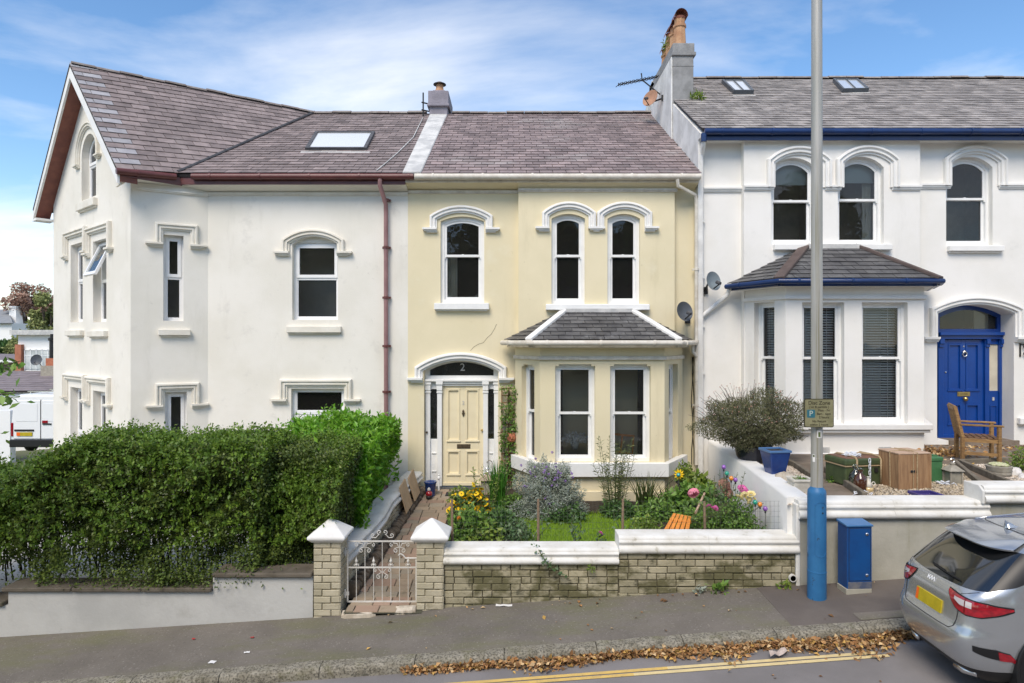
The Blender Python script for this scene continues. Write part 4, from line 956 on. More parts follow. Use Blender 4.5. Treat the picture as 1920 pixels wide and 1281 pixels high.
for w, o in ((E2, e2), (E2, e3), (E1, e1)):     # shouldered heads
    for ua, ub in ((o[0], o[0]+.07), (o[1]-.07, o[1])):
        sh.wbox(w, ua, ub, o[3]-.035, o[3]+.001, -.09, -.002)
sh.build('shoulder_block', scm, crm)
def bay_band(pts, z0, z1, out, m, name, parent, bev=.008):
    """a band following the canted plan"""
    def off(d):
        ps = [Vector(p) for p in pts]; res = []
        for i, p in enumerate(ps):
            ns = []
            for a, c in ((i-1, i), (i, i+1)):
                if 0 <= a and c < len(ps): t = (ps[c]-ps[a]).normalized(); ns.append(Vector((t.y, -t.x)))
            n = sum(ns, Vector((0, 0))).normalized(); k = n.dot(ns[0])
            res.append(p+n*d/k)
        return res
    a = off(out); c = off(-.03); b = MB(); n = len(pts)
    vs = [(p.x, p.y, z0) for p in a]+[(p.x, p.y, z1) for p in a]+[(p.x, p.y, z1) for p in c]+[(p.x, p.y, z0) for p in c]
    fs = []
    for i in range(n-1):
        for k in range(4):
            fs.append((k*n+i, k*n+i+1, ((k+1) % 4)*n+i+1, ((k+1) % 4)*n+i))
    fs += [(0, n, 2*n, 3*n), (n-1, 4*n-1, 3*n-1, 2*n-1)]
    return b.add(vs, fs).build(name, m, parent, bevel=bev)
plan = [(.0625, 12.46), (.512, 11.6), (2.765, 11.6), (3.32, 12.46)]
bay_band(plan, V(895, 11.5), V(869, 11.5), .10, M['sash'], 'bay_sill', crm)
bay_band(plan, V(675, 11.6), V(668, 11.6), .045, M['gutter_cream'], 'bay_moulding', crm, .006)
bay_band(plan, -.2, V(922, 11.55), .03, scm, 'bay_plinth', crm)
def bay_roof(house, Sl, plan, eave, top, ez, tz, m_sl, m_hip, m_fas, m_gut, sz, hipw, gl, soff, m_soff, ex=0.165, sw=0.27):
    """eave: 4 plan points, top: 2 plan points on the wall"""
    ev = [Vector((p[0], p[1], ez)) for p in eave]; tp = [Vector((p[0], p[1], tz)) for p in top]
    faces = [([ev[0], ev[1], tp[0]], ev[0], ev[1]), ([ev[1], ev[2], tp[1], tp[0]], ev[1], ev[2]), ([ev[2], ev[3], tp[1]], ev[2], ev[3])]
    b = MB()
    for pts, _, _ in faces:
        n = (pts[1]-pts[0]).cross(pts[2]-pts[0]).normalized(); n = n if n.z > 0 else -n
        slab(b, pts, n, .03)
    rf = b.build('bay_roof', M['roof_deck'], house)
    for pts, a, c in faces: Sl.plane(rf, pts, a, c, sw, ex, m_sl)
    for a, c in ((ev[1], tp[0]), (ev[2], tp[1])):
        d = (c-a).normalized(); side = d.cross(Vector((0, 0, 1))).normalized()
        up = side.cross(d)
        q = [a-side*hipw/2-d*.02, a+side*hipw/2-d*.02, c+side*hipw/2, c-side*hipw/2]
        MB().hexa([x+up*.0 for x in q]+[x+up*.065 for x in q]).build('hip_capping', M[m_hip], rf, bevel=.012)
    MB().box(tp[0].x-.02, tp[1].x+.02, tp[0].y-.14, tp[0].y+.01, tz-.05, tz+.035).build('apron_flashing', M['lead'], rf)
    # fascia and soffit
    pl = [Vector((p.x, p.y)) for p in ev]
    bb = MB(); so = MB()
    for i in range(3):
        a, c = pl[i], pl[i+1]; t = (c-a).normalized(); n = Vector((-t.y, t.x))
        if n.y < 0: n = -n
        a2, c2 = a+n*.05, c+n*.05
        bb.hexa([(a2.x, a2.y, sz), (c2.x, c2.y, sz), (c2.x+n.x*.02, c2.y+n.y*.02, sz), (a2.x+n.x*.02, a2.y+n.y*.02, sz), (a2.x, a2.y, ez-.01), (c2.x, c2.y, ez-.01), (c2.x+n.x*.02, c2.y+n.y*.02, ez-.01), (a2.x+n.x*.02, a2.y+n.y*.02, ez-.01)])
    bb.build('bay_fascia', M[m_fas], rf)
    e = [(p.x, p.y+.05, sz+.005) for p in ev]; w_ = [(p[0], p[1]+.01, sz+.001) for p in plan]
    so.add(e+w_, [(0, 1, 5, 4), (1, 2, 6, 5), (2, 3, 7, 6)]).build('bay_soffit', m_soff, rf)
    g = [(p[0], p[1], ez-.035) for p in gl]
    gutter('bay_gutter', g, M[m_gut], rf, r=.048)
    return rf
bay_roof(crm, SC, plan, [(-.14, 12.46), (.30, 11.34), (2.95, 11.34), (3.50, 12.46)], [(1.06, 12.46), (2.30, 12.46)], 3.31, 3.9, 'slate_bay', 'trim_white', 'gutter_cream', 'gutter_cream', 3.19, .13,
         [(-.19, 12.44), (.27, 11.29), (2.98, 11.29), (3.56, 12.42)], .05, scm, ex=.155, sw=.27)
SC.finish(300)
# --- front door set
do = MB(); Z = lambda y: K0.v(866, y)
fan = (K0.u(803), K0.u(925), Z(706), Z(679), .17)
# fanlight frame and panes
fo = (kd[0], kd[1], Z(712), kd[3], kd[4])
fr = MB().ring(K0, outline(*fo), outline(K0.u(804), K0.u(925), Z(705), kd[3]-.08, kd[4]*.88), -.22, -.16)
fl = fr.build('fanlight', M['sash'], crm)
pts = outline(K0.u(804), K0.u(925), Z(705), kd[3]-.08, kd[4]*.88)
MB().add([K0.P(*p, -.19) for p in pts], [tuple(range(len(pts)))]).build('pane', M['glass'], fl, fix=False)
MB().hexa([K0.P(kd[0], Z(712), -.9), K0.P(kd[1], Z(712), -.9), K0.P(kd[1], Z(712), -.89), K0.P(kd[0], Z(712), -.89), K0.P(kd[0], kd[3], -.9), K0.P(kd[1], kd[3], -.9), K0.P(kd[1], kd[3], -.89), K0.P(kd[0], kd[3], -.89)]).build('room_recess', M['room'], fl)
text('house_number', '2', .21, K0.P(K0.u(866), Z(690), -.184), (1, 0, 0), (0, 0, 1), M['lead'], fl)
dz0 = Z(916); dzt = Z(716)
fr = MB()
for (xa, xb, ou) in ((796, 805, -.12), (818.5, 827.5, -.10), (905.5, 914.5, -.10), (926, 934, -.12)):   # pilasters
    ua, ub = K0.u(xa), K0.u(xb)
    fr.wbox(K0, ua, ub, dz0+.02, Z(727), -.22, ou)
    fr.wbox(K0, ua-.02, ub+.02, Z(722), Z(716), -.22, ou+.04).wbox(K0, ua-.008, ub+.008, Z(733), Z(722), -.22, ou+.02).wbox(K0, ua-.012, ub+.012, Z(738), Z(735), -.22, ou+.015)
fr.wbox(K0, kd[0], kd[1], Z(716), Z(712), -.22, -.06).wbox(K0, K0.u(827), K0.u(906), Z(721), Z(716), -.22, -.10).wbox(K0, K0.u(827), K0.u(906), Z(725), Z(721), -.22, -.13)
fr.wbox(K0, kd[0], kd[1], Z(712)-.01, Z(705), -.22, -.155)
for xa, xb in ((805, 818.5), (914.5, 926)):   # sidelight bottoms
    ua, ub = K0.u(xa), K0.u(xb)
    fr.wbox(K0, ua, ub, dz0, Z(826), -.22, -.165).wbox(K0, ua, ub, Z(731), Z(716), -.22, -.165)
    fr.wbox(K0, ua+.025, ub-.025, Z(853.5), Z(851), -.165, -.145).wbox(K0, ua+.025, ub-.025, Z(888), Z(885.5), -.165, -.145)
ds = fr.build('door_surround', M['sash'], crm, bevel=.005)
for xa, xb in ((805, 818.5), (914.5, 926)):
    ua, ub = K0.u(xa), K0.u(xb)
    MB().wbox(K0, ua, ub, Z(826), Z(731), -.205, -.2).build('sidelight_pane', M['glass'], ds)
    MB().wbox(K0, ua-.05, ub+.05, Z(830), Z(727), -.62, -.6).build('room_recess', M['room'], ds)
dl = MB(); ua, ub = K0.u(828), K0.u(905.5); vz0 = Z(908); vz1 = Z(725)
dl.wbox(K0, ua, ub, vz0, vz1, -.23, -.185)
cols = [(ua, K0.u(837)), (K0.u(861), K0.u(872.5)), (K0.u(897), ub)]
for a, c in cols: dl.wbox(K0, a, c, vz0, vz1, -.185, -.165)
for a, c in ((K0.u(837), K0.u(861)), (K0.u(872.5), K0.u(897))):
    for ya, yb in ((vz0, Z(893)), (Z(848), Z(829)), (Z(731), vz1)): dl.wbox(K0, a, c, ya, yb, -.185, -.165)
    for (y0, y1) in ((893, 848), (829, 731)):     # planted panel mouldings
        o = (a, c, Z(y0), Z(y1), 0); i = inset(o, .028)
        dl.ring(K0, outline(*o), outline(*i), -.185, -.150)
        dl.wbox(K0, a-.014, c+.014, Z(y0)-.022, Z(y0)+.008, -.165, -.143).wbox(K0, a-.006, c+.006, Z(y1)-.006, Z(y1)+.012, -.165, -.148)
dl.wbox(K0, ua, ub, Z(914), vz0, -.2, -.145)
door = dl.build('door', M['door_cream'], crm, bevel=.004, label='cream four panelled front door')
MB().wbox(K0, K0.u(855.5), K0.u(881), Z(843.5), Z(835.5), -.166, -.155).wbox(K0, K0.u(857.5), K0.u(879), Z(841.5), Z(837.5), -.156, -.150).build('letterbox', M['bronze'], door)
kn = MB(); kp = K0.P(K0.u(867.5), Z(776), -.15)
kn.lathe([(.0, -.075), (.012, -.06), (.02, -.03), (.026, -.01), (.014, .01), (.024, .03), (.018, .05), (.008, .06), (0, .075)], kp, 10); kn.box(kp.x-.03, kp.x+.03, kp.y-.006, kp.y+.01, kp.z-.012, kp.z+.004)
kn.build('door_knocker', M['bronze'], door, smooth=True)
MB().lathe([(0, 0), (.022, .008), (.024, .02), (.012, .03), (.012, .05)], K0.P(K0.u(903), Z(808.5), -.115), 12, axis=(0, 1, 0)).build('door_knob', M['brass'], door, smooth=True)
text('door_number', '2', .10, K0.P(K0.u(867.5), Z(757), -.158), (1, 0, 0), (0, 0, 1), M['lead'], door, .004)
MB().wbox(K0, kd[0], kd[1], dz0-.2, dz0-.0, -.25, .02).build('doorstep', M['lead_dark'], crm)
hood(K0, crm, K0.u(778), K0.u(950), Z(708), Z(688), Z(661), tw, 1.15, stopw=.13, n=18)
MB().lathe([(0, .0), (.02, .0), (.02, .02), (0, .024)], K0.P(K0.u(799), Z(812), -.11), 10, axis=(0, -1, 0)).build('bell_push', M['bronze'], ds)
# door bottom ornaments
MB().lathe([(.02, 0), (.02, .30), (.032, .31), (.032, .34), (.012, .36), (.02, .39), (0, .41)], (U(823, 12.42), 12.40, .33), 10).build('white_post', M['sash'], crm)
cr_ = [K0.P(K0.u(x), K0.v(x, y), .002) for x, y in ((882, 658), (888, 651), (898, 645), (906, 643), (914, 633), (921, 627), (927, 617), (931, 608))]
MB().tube(cr_, .0035, 4).build('wall_crack', M['mortar_pier'], crm)
# downpipe of the cream house
pipe('drainpipe', [(U(1270, 12.22), 12.22, 6.40), (U(1272, 12.22), 12.24, 6.28), (U(1303, 12.45), 12.44, V(366, 12.45)), (U(1306, 12.45), 12.46, V(378, 12.45)), (U(1306, 12.45), 12.46, .9)], .036, M['gutter_cream'], crm, clips=[V(y, 12.45) for y in (505, 640, 760)])
pipe('drainpipe', [(3.50, 12.4, 3.24), (3.50, 12.4, 3.1), (U(1305, 12.44), 12.44, 3.02)], .036, M['gutter_cream'], crm)
cbl = MB()
for x, w in ((1298, .02), (1300, -.02)): cbl.tube([(U(x, 12.55)+w*math.sin(k*1.7), 12.55, 3.0-k*.3) for k in range(8)], .008, 5)
cbl.build('wall_cable', M['black'], crm)

# ================================================================== WHITE HOUSE WITH BLUE DOOR (right)
wht = thing('terraced_house', 'white rendered terraced house with navy blue gutters, bay and blue front door', 'house', (6.5, 12.5, 1.2))
sw_ = M['stucco_white']; tr = M['trim_white']
XE = 14.5
REZ, RRZ = 7.36, 10.08
Q0 = Face((3.64, 12.6), (4.51, 12.6)); Q1 = Face((4.51, 12.45), (7.94, 12.45)); Q2 = Face((7.94, 12.6), (XE, 12.6))
q1 = op(Q1, 1446, 1530, 296, 458, 20); q2 = op(Q1, 1571, 1657, 294, 458, 20); q3 = op(Q2, 1774, 1861, 294, 460, 20); qd = op(Q2, 1757, 1901, 571, 826, 18)
q4 = op(Q2, 2075, 2160, 294, 460, 20); q5 = op(Q2, 2075, 2160, 640, 790)
wall('wall', Q0, [(0, -1), (Q0.len, -1), (Q0.len, 7.25), (0, 7.25)], [], sw_, wht)
wall('wall', Q1, [(0, -1), (Q1.len, -1), (Q1.len, 7.25), (0, 7.25)], [q1, q2], sw_, wht, depth=.12)
wall('wall', Q2, [(0, -1), (Q2.len, -1), (Q2.len, 7.25), (0, 7.25)], [q3, qd+(.34,), q4, q5], sw_, wht, depth=.12)
for x, s in ((4.51, 1), (7.94, -1)): MB().box(x-.0005, x+.0005, 12.45, 12.6, -1, 7.25).build('wall', sw_, wht)
window(Q1, wht, q1, 'sash', .11, fw=.06, room='room_mid', mid=Q1.v(1488, 375), label='left of the paired windows over the bay, grey roller blind inside')
window(Q1, wht, q2, 'sash', .11, fw=.06, room='room_mid', mid=Q1.v(1614, 373), label='right of the paired windows over the bay, roller blind and cream curtain inside')
window(Q2, wht, q3, 'sash', .11, fw=.06, room='room_mid', mid=Q2.v(1817, 371), label='plain sash window over the blue door', sill=sl(Q2, q3, 1775, 1877, 462, 472, .1, 'trim_white'))
window(Q2, wht, q4, 'sash', .11, fw=.06, mid=Q2.v(2117, 371)); window(Q2, wht, q5, 'sash', .11, fw=.06)
for o in (q1, q2): MB().wbox(Q1, o[0], o[1], Q1.v(1550, 459), o[2]+.004, -.2, -.03).build('sub_sill', M['sash'], wht)
MB().wbox(Q1, Q1.u(1449), Q1.u(1668), Q1.v(1550, 470), Q1.v(1550, 459), -.02, .11).build('sill', M['trim_white'], wht, bevel=.01)
zst = Q1.v(1550, 352)
hood(Q1, wht, Q1.u(1437), Q1.u(1557), zst, Q1.v(1497, 300), Q1.v(1497, 275), tr, 1.2, stops=(0, 0), n=18)
hood(Q1, wht, Q1.u(1566), Q1.u(1684), zst, Q1.v(1625, 300), Q1.v(1625, 274), tr, 1.2, stops=(0, 0), n=18)
hood(Q2, wht, Q2.u(1768), Q2.u(1885), Q2.v(1826, 349), Q2.v(1826, 299), Q2.v(1826, 274), tr, 1.2, stops=(0, 0), n=18)
def string(w, ua, ub, v, name='string_course'):
    b = MB()
    for d0, d1, ou in ((0, .035, .07), (-.03, 0, .05), (-.055, -.03, .03)): b.wbox(w, ua, ub, v+d0, v+d1, 0, ou)
    return b.build(name, tr, wht)
string(Q0, 0.12, Q0.len, zst); string(Q1, 0, Q1.u(1450), zst); string(Q1, Q1.u(1547), Q1.u(1576), zst); string(Q1, Q1.u(1672), Q1.len, zst)
string(Q2, 0, Q2.u(1781), Q2.v(1760, 349)); string(Q2, Q2.u(1872), Q2.u(2060), Q2.v(1760, 349))
# eaves
MB().box(3.75, XE, 12.33, 12.6, 7.20, 7.215).build('soffit', sw_, wht)
MB().box(3.72, XE, 12.29, 12.33, 7.17, 7.33).build('fascia', M['navy'], wht)
gutter('gutter', [(3.68, 12.235, 7.315), (XE, 12.235, 7.315)], M['navy'], wht, r=.06, label='navy blue eaves gutter')
# roof
nR = Vector((0, -(RRZ-REZ), RY-EY)).normalized(); oR = Vector((0, EY, REZ))
rb = MB(); slab(rb, [(XPR+.06, EY, REZ), (XE, EY, REZ), (XE, RY, RRZ), (XPR+.06, RY, RRZ)], nR)
slab(rb, [(XPR+.06, RY, RRZ), (XE, RY, RRZ), (XE, 21, 7.3), (XPR+.06, 21, 7.3)], (0, 1, 1.6))
roof = rb.build('roof', M['roof_deck'], wht)
SW = Slates()
SW.plane(roof, [Vector((XPR+.02, EY-.02, REZ-.012)), Vector((XE, EY-.02, REZ-.012)), Vector((XE, RY, RRZ)), Vector((XPR+.02, RY, RRZ))], Vector((XPR+.02, EY-.02, REZ-.012)), Vector((XE, EY-.02, REZ-.012)), 0.28, 0.19, 'slate_grey')
ridge_tiles(roof, (XPR+.5, RY, RRZ+.05), (XE, RY, RRZ+.07), r=.09)
# exposed flank above the cream roof
WF = Face((XPR, 21), (XPR, 12.45))
MB().prism([(XPR, 12.45, -.8), (XPR, 12.45, 7.22), (XPR, 12.3, 7.22), (XPR, 12.3, 7.30), (XPR, RY, RRZ-.02), (XPR, 21, 7.2), (XPR, 21, -.8)], (.09, 0, 0)).build('flank_wall', M['flank'], wht)
# chimney with a row of pots running back along the party wall
cx0, cx1 = 3.60, U(1302, 14.4)
ch = MB(); cz = V(105, 14.4); ct = V(81, 14.4)
ch.box(cx0+.02, cx1-.02, 14.4, 16.9, 8.0, cz)
ch.box(cx0-.01, cx1+.03, 14.36, 16.94, cz, V(98, 14.4)).box(cx0+.02, cx1, 14.39, 16.9, V(98, 14.4), ct)
ch.box(cx0+.01, cx1-.01, 14.39, 16.91, V(124, 14.4)-.01, V(124, 14.4)+.012)
chm = ch.build('chimney', M['chimney_grey'], wht, bevel=.012, label='tall grey rendered chimney with a row of clay pots')
MB().box(cx0-.012, cx0+.015, 14.42, 16.88, 7.6, cz-.01).build('chimney_flank', M['flank'], chm)
for k, (yy, hh) in enumerate(((14.66, 1.0), (15.03, .95), (15.42, .98), (15.85, .7))):
    pc = (3.84, yy, ct-.01); r_ = .155
    p = MB().lathe([(r_*.98, 0), (r_*.86, .36*hh), (r_*.82, .46*hh), (r_*.98, .48*hh), (r_*.98, .53*hh), (r_*.76, .55*hh), (r_*.8, .68*hh)], pc, 8).build('chimney_pot', M['pot_buff'], chm)
    hd = MB(); zc = pc[2]+.68*hh
    rows = []
    for t in range(9):
        a = PI*t/8
        rows.append([(pc[0]-.15*math.cos(a), yy-.17, zc+.17*math.sin(a)), (pc[0]-.15*math.cos(a), yy+.17, zc+.17*math.sin(a))])
    hd.loft(rows); hd.lathe([(.13, -.02), (.14, .03)], (pc[0], yy, zc), 10)
    hd.build('chimney_hood', M['pot_red'], p)
# skylights
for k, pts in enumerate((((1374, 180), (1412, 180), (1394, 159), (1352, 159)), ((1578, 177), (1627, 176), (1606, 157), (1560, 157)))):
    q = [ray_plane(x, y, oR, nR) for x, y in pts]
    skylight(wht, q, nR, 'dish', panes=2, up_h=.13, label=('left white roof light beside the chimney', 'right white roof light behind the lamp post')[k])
# bay
J1 = Face((4.53, 12.46), (4.96, 11.6)); J2 = Face((4.96, 11.6), (7.47, 11.6)); J3 = Face((7.47, 11.6), (7.9, 12.46))
sz2 = V(537, 11.4)
j1 = op(J1, 1414, 1452, 567, 795); j2 = op(J2, 1504, 1583, 567, 795); j3 = op(J2, 1616, 1702, 567, 795); j4 = (.3, .7, j2[2], j2[3], 0)
for w, hs in ((J1, [j1]), (J2, [j2, j3]), (J3, [j4])):
    wall('bay_wall', w, [(0, .8), (w.len, .8), (w.len, sz2+.05), (0, sz2+.05)], hs, sw_, wht, depth=.12)
md = J2.v(1600, 672)
window(J1, wht, j1, 'sash', .12, fw=.05, mid=md, rd=.3, margin=.0)
window(J2, wht, j2, 'sash', .12, fw=.05, mid=md, rd=1.4, margin=.0, label='left front sash window of the blue trimmed bay')
window(J2, wht, j3, 'sash', .12, fw=.05, mid=md, rd=1.4, margin=.0, label='right front sash window of the blue trimmed bay')
window(J3, wht, j4, 'sash', .12, fw=.05, mid=md, rd=.3, margin=.0)
plan2 = [(4.53, 12.46), (4.96, 11.6), (7.47, 11.6), (7.9, 12.46)]
bay_band(plan2, V(806, 11.5), V(796, 11.5), .13, M['trim_white'], 'bay_sill', wht); bay_band(plan2, V(812, 11.5), V(806, 11.5)-.001, .09, M['trim_white'], 'bay_sill', wht)
bay_band(plan2, V(561, 11.6), V(554, 11.6), .05, M['trim_white'], 'bay_moulding', wht, .006)
bay_band(plan2, TZ-.1, V(850, 11.55), .06, M['trim_white'], 'bay_plinth', wht)
for x in (1545, 1660):
    ub = U(x, 11.58); v_ = MB()
    v_.box(ub-.11, ub+.11, 11.585, 11.6, V(851, 11.6), V(838, 11.6))
    for k in range(5): v_.box(ub-.1, ub+.1, 11.578, 11.586, V(850, 11.6)+.022*k, V(850, 11.6)+.022*k+.01)
    v_.build('air_vent', M['lead'], wht)
bay_roof(wht, SW, plan2, [(4.20, 12.46), (4.73, 11.33), (7.56, 11.33), (8.15, 12.46)], [(5.72, 12.46), (6.70, 12.46)], V(524, 11.33), V(463, 12.45), 'slate_bay', 'hip_brown' if 'hip_brown' in M else 'ridge_tile', 'navy', 'navy', sz2, .19,
         [(4.16, 12.44), (4.70, 11.28), (7.60, 11.28), (8.18, 12.42)], .05, sw_, ex=.16, sw=.3)
SW.finish(300)
# --- blue door
Zb = lambda y: Q2.uv(1815, y, -.34)[1]
ub_ = lambda x: Q2.uv(x, 700, -.34)[0]
OUT = -.34
fo = (qd[0], ub_(1876), Zb(623), qd[3], qd[4]*.9)
fl = MB().ring(Q2, outline(qd[0], qd[1], Zb(623), qd[3]+.02, qd[4]), outline(ub_(1762), ub_(1870), Zb(617), qd[3]-.09, qd[4]*.8), OUT-.06, OUT+.0).build('fanlight', M['door_blue'], wht)
pts = outline(ub_(1762), ub_(1870), Zb(617), qd[3]-.09, qd[4]*.8)
MB().add([Q2.P(*p, OUT-.03) for p in pts], [tuple(range(len(pts)))]).build('pane', M['glass'], fl, fix=False)
P = Q2.P; a = [(qd[0]-.1, TZ-.05), (qd[1]+.1, TZ-.05), (qd[1]+.1, qd[3]+.15), (qd[0]-.1, qd[3]+.15)]
MB().add([P(*p, OUT-.1) for p in a]+[P(*p, OUT-1.2) for p in a], [(0, 1, 5, 4), (1, 2, 6, 5), (2, 3, 7, 6), (3, 0, 4, 7), (4, 5, 6, 7)]).build('room_recess', M['room'], fl, fix=False)
MB().wbox(Q2, ub_(1845), ub_(1872), Zb(640), qd[3]+.1, OUT-.3, OUT-.28).build('room_wall', M['curtain'], fl)
b0 = Zb(822)
fr = MB()
fr.wbox(Q2, ub_(1757), ub_(1884), Zb(629), Zb(623), OUT-.05, OUT+.11).wbox(Q2, ub_(1759), ub_(1881), Zb(636), Zb(629), OUT-.05, OUT+.06)
for xa, xb in ((1757.5, 1767), (1845, 1853), (1872, 1879)):
    fr.wbox(Q2, ub_(xa), ub_(xb), b0, Zb(636), OUT-.05, OUT+.035)
    for (ya, yb, o) in ((645, 636, .09), (651, 645, .065)): fr.wbox(Q2, ub_(xa)+.005, ub_(xb)-.005, Zb(ya), Zb(yb), OUT, OUT+o)
fr.wbox(Q2, ub_(1853), ub_(1872), b0, Zb(733), OUT-.05, OUT+.0).wbox(Q2, ub_(1853), ub_(1872), Zb(646), Zb(636), OUT-.05, OUT)
o = (ub_(1856), ub_(1869), Zb(796), Zb(760), 0); fr.ring(Q2, outline(*o), outline(*inset(o, .02)), OUT, OUT+.02)
ds = fr.build('door_surround', M['door_blue'], wht, bevel=.005)
MB().wbox(Q2, ub_(1852), ub_(1873), Zb(733), Zb(646), OUT-.03, OUT-.025).build('sidelight_pane', M['curtain'], ds)
dl = MB(); ua, ub2 = ub_(1767), ub_(1845); v0, v1 = Zb(818), Zb(637)
dl.wbox(Q2, ua, ub2, v0, v1, OUT-.06, OUT-.03)
for a, c in ((1767, 1778), (1803, 1811), (1836, 1845)): dl.wbox(Q2, ub_(a), ub_(c), v0, v1, OUT-.03, OUT-.008)
for a, c in ((1778, 1803), (1811, 1836)):
    a, c = ub_(a), ub_(c)
    for ya, yb in ((818, 796), (758, 732), (645, 637)): dl.wbox(Q2, a, c, Zb(ya), Zb(yb), OUT-.03, OUT-.008)
    for (y0, y1) in ((796, 758), (732, 645)):
        o = (a, c, Zb(y0), Zb(y1), 0); dl.ring(Q2, outline(*o), outline(*inset(o, .03)), OUT-.03, OUT+.004)
        dl.wbox(Q2, a-.015, c+.015, Zb(y0)-.02, Zb(y0)+.01, OUT-.03, OUT+.012)
dl.wbox(Q2, ua, ub2, b0, Zb(815), OUT-.03, OUT+.03)
door = dl.build('door', M['door_blue'], wht, bevel=.004, label='royal blue four panelled front door')
lb = MB().wbox(Q2, ub_(1795), ub_(1818.5), Zb(743), Zb(735), OUT-.01, OUT+.006).wbox(Q2, ub_(1797), ub_(1816.5), Zb(741.5), Zb(736.5), OUT+.006, OUT+.012).build('letterbox', M['brass'], door)
text('letterbox_lettering', 'LETTERS', .038, Q2.P(ub_(1806.8), Zb(739), OUT+.013), (1, 0, 0), (0, 0, 1), M['bronze'], door, .001)
kb = MB().lathe([(.0, .0), (.04, .01), (.045, .03), (.03, .05), (.015, .055), (.02, .075), (.035, .085)], Q2.P(ub_(1808), Zb(748), OUT+.075), 14, axis=(0, 1, 0)).build('door_knob', M['brass'], door, smooth=True)
kn = MB(); kp = Q2.P(ub_(1807), Zb(664), OUT+.02); ring = [kp+Vector((.042*math.sin(t), -.012, .05*math.cos(t))) for t in [2*PI*k/16 for k in range(17)]]
kn.tube(ring, .012, 6).lathe([(0, 0), (.03, .005), (.034, .03), (.02, .045)], kp+Vector((0, -.02, .045)), 10, axis=(0, 1, 0)).build('door_knocker', M['chrome'], door, smooth=True)
MB().lathe([(0, 0), (.016, .004), (.016, .02)], Q2.P(ub_(1773), Zb(698), OUT+.01), 10, axis=(0, 1, 0)).build('door_lock', M['chrome'], door)
MB().wbox(Q2, ub_(1860), ub_(1863.5), Zb(751), Zb(745), OUT, OUT+.015).build('bell_push', M['lead'], ds)
text('door_number', '4', .06, Q2.P(ub_(1807), Zb(650), OUT-.002), (1, 0, 0), (0, 0, 1), M['lead'], door, .004)
hood(Q2, wht, Q2.u(1742), Q2.u(1916), Q2.v(1829, 632), Q2.v(1829, 578), Q2.v(1829, 556), tr, 1.15, stopw=.13, n=18)
MB().wbox(Q2, ub_(1757), ub_(1884), TZ-.02, qd[2]+.004, OUT-.1, .04).build('doorstep', M['terrace'], wht)
MB().wbox(Q2, Q2.u(1906), Q2.u(2060), Q2.v(1915, 795), Q2.v(1915, 783), 0, .10).build('sill', tr, wht, bevel=.01)
# downpipe with its swan neck
dx = U(1315.5, 12.5)
pipe('drainpipe', [(U(1320, 12.24), 12.25, 7.27), (U(1320, 12.24), 12.25, 7.16), (U(1319, 12.3), 12.32, 7.05), (dx+.01, 12.5, V(290, 12.5)), (dx, 12.52, V(300, 12.5)), (dx, 12.52, 1.0)], .042, M['trim_white'], wht, clips=[V(y, 12.5) for y in (415, 520, 612, 700)])
MB().lathe([(.05, -.1), (.055, .0), (.055, .06)], (U(1320, 12.24), 12.25, 7.22), 12).build('gutter_outlet', M['navy'], wht)
pipe('drainpipe', [(4.22, 12.42, 4.32), (4.2, 12.5, 4.2), (dx+.02, 12.53, V(592, 12.5)), (dx, 12.53, V(600, 12.5))], .042, M['trim_white'], wht)

# ================================================================== things fixed to the houses
def dish(name, label, c, r, face, m, mount, arm_m='black', group='satellite dishes on the walls and chimney'):
    t = thing(name, label, 'satellite dish', c, group)
    f = Vector(face).normalized(); b = MB()
    prof = [(0.0, -.06), (r*.35, -.052), (r*.7, -.03), (r, 0.0), (r+.008, .004), (r, -.008), (r*.7, -.04), (r*.35, -.064), (0, -.072)]
    b.lathe([(p[0], p[1]) for p in prof], c, 28, axis=f, sx=1.0, sy=1.1)
    b.build('reflector', M[m], t, smooth=True, auto=60)
    C0 = Vector(c); low = C0+Vector((-.02, 0, -r*.95)); ft = C0+f*r*1.05+Vector((0, 0, -r*.62))
    MB().tube([low, ft], .012, 6).build('feed_arm', M[arm_m], t)
    MB().tube([ft, ft+(C0-ft).normalized()*.10], [.03, .035], 8).build('feed_horn', M['lead_dark'], t)
    mb = MB().tube([C0-f*.07, C0-f*.15, Vector(mount)], .02, 6); mv = Vector(mount)
    mb.box(mv.x-.05, mv.x+.05, mv.y-.02, mv.y+.02, mv.z-.07, mv.z+.07); mb.build('bracket', M['black'], t)
    return t
dish('satellite_dish', 'dark grey satellite dish on the cream wall beside the bay roof', (U(1284, 12.2), 12.2, V(584, 12.2)), .175, (.38, -.85, .28), 'dish', (U(1289, 12.58), 12.58, V(600, 12.58)))
dish('satellite_dish', 'blue-grey satellite dish on the white wall left of the blue trimmed bay', (U(1338, 12.2), 12.2, V(527, 12.2)), .17, (.45, -.85, .25), 'dish_grey', (U(1322, 12.58), 12.58, V(545, 12.58)))
dish('satellite_dish', 'rusty orange satellite dish clamped to the side of the tall chimney', (U(1219, 15.4), 15.4, V(184, 15.4)), .20, (-.72, -.6, .3), 'dish_rust', (3.6, 15.2, V(190, 15.4)))
ae = thing('tv_aerial', 'long black television aerial on a mast beside the tall chimney', 'aerial', (3.6, 15.6, 9.6))
b = MB(); base = Vector((3.6, 15.5, V(178, 15.5))); topm = Vector((U(1204, 15.5), 15.5, V(150, 15.5)))
b.tube([base, topm, topm+Vector((-.02, 0, .16))], .016, 6); b.build('mast', M['black'], ae)
b = MB(); a0 = Vector((U(1160, 15.2), 15.2, V(159, 15.2))); a1 = Vector((U(1238, 15.9), 15.9, V(143, 15.9)))
b.tube([a0, a1], .012, 6); d = (a1-a0).normalized(); sd = d.cross(Vector((0, 0, 1))).normalized()
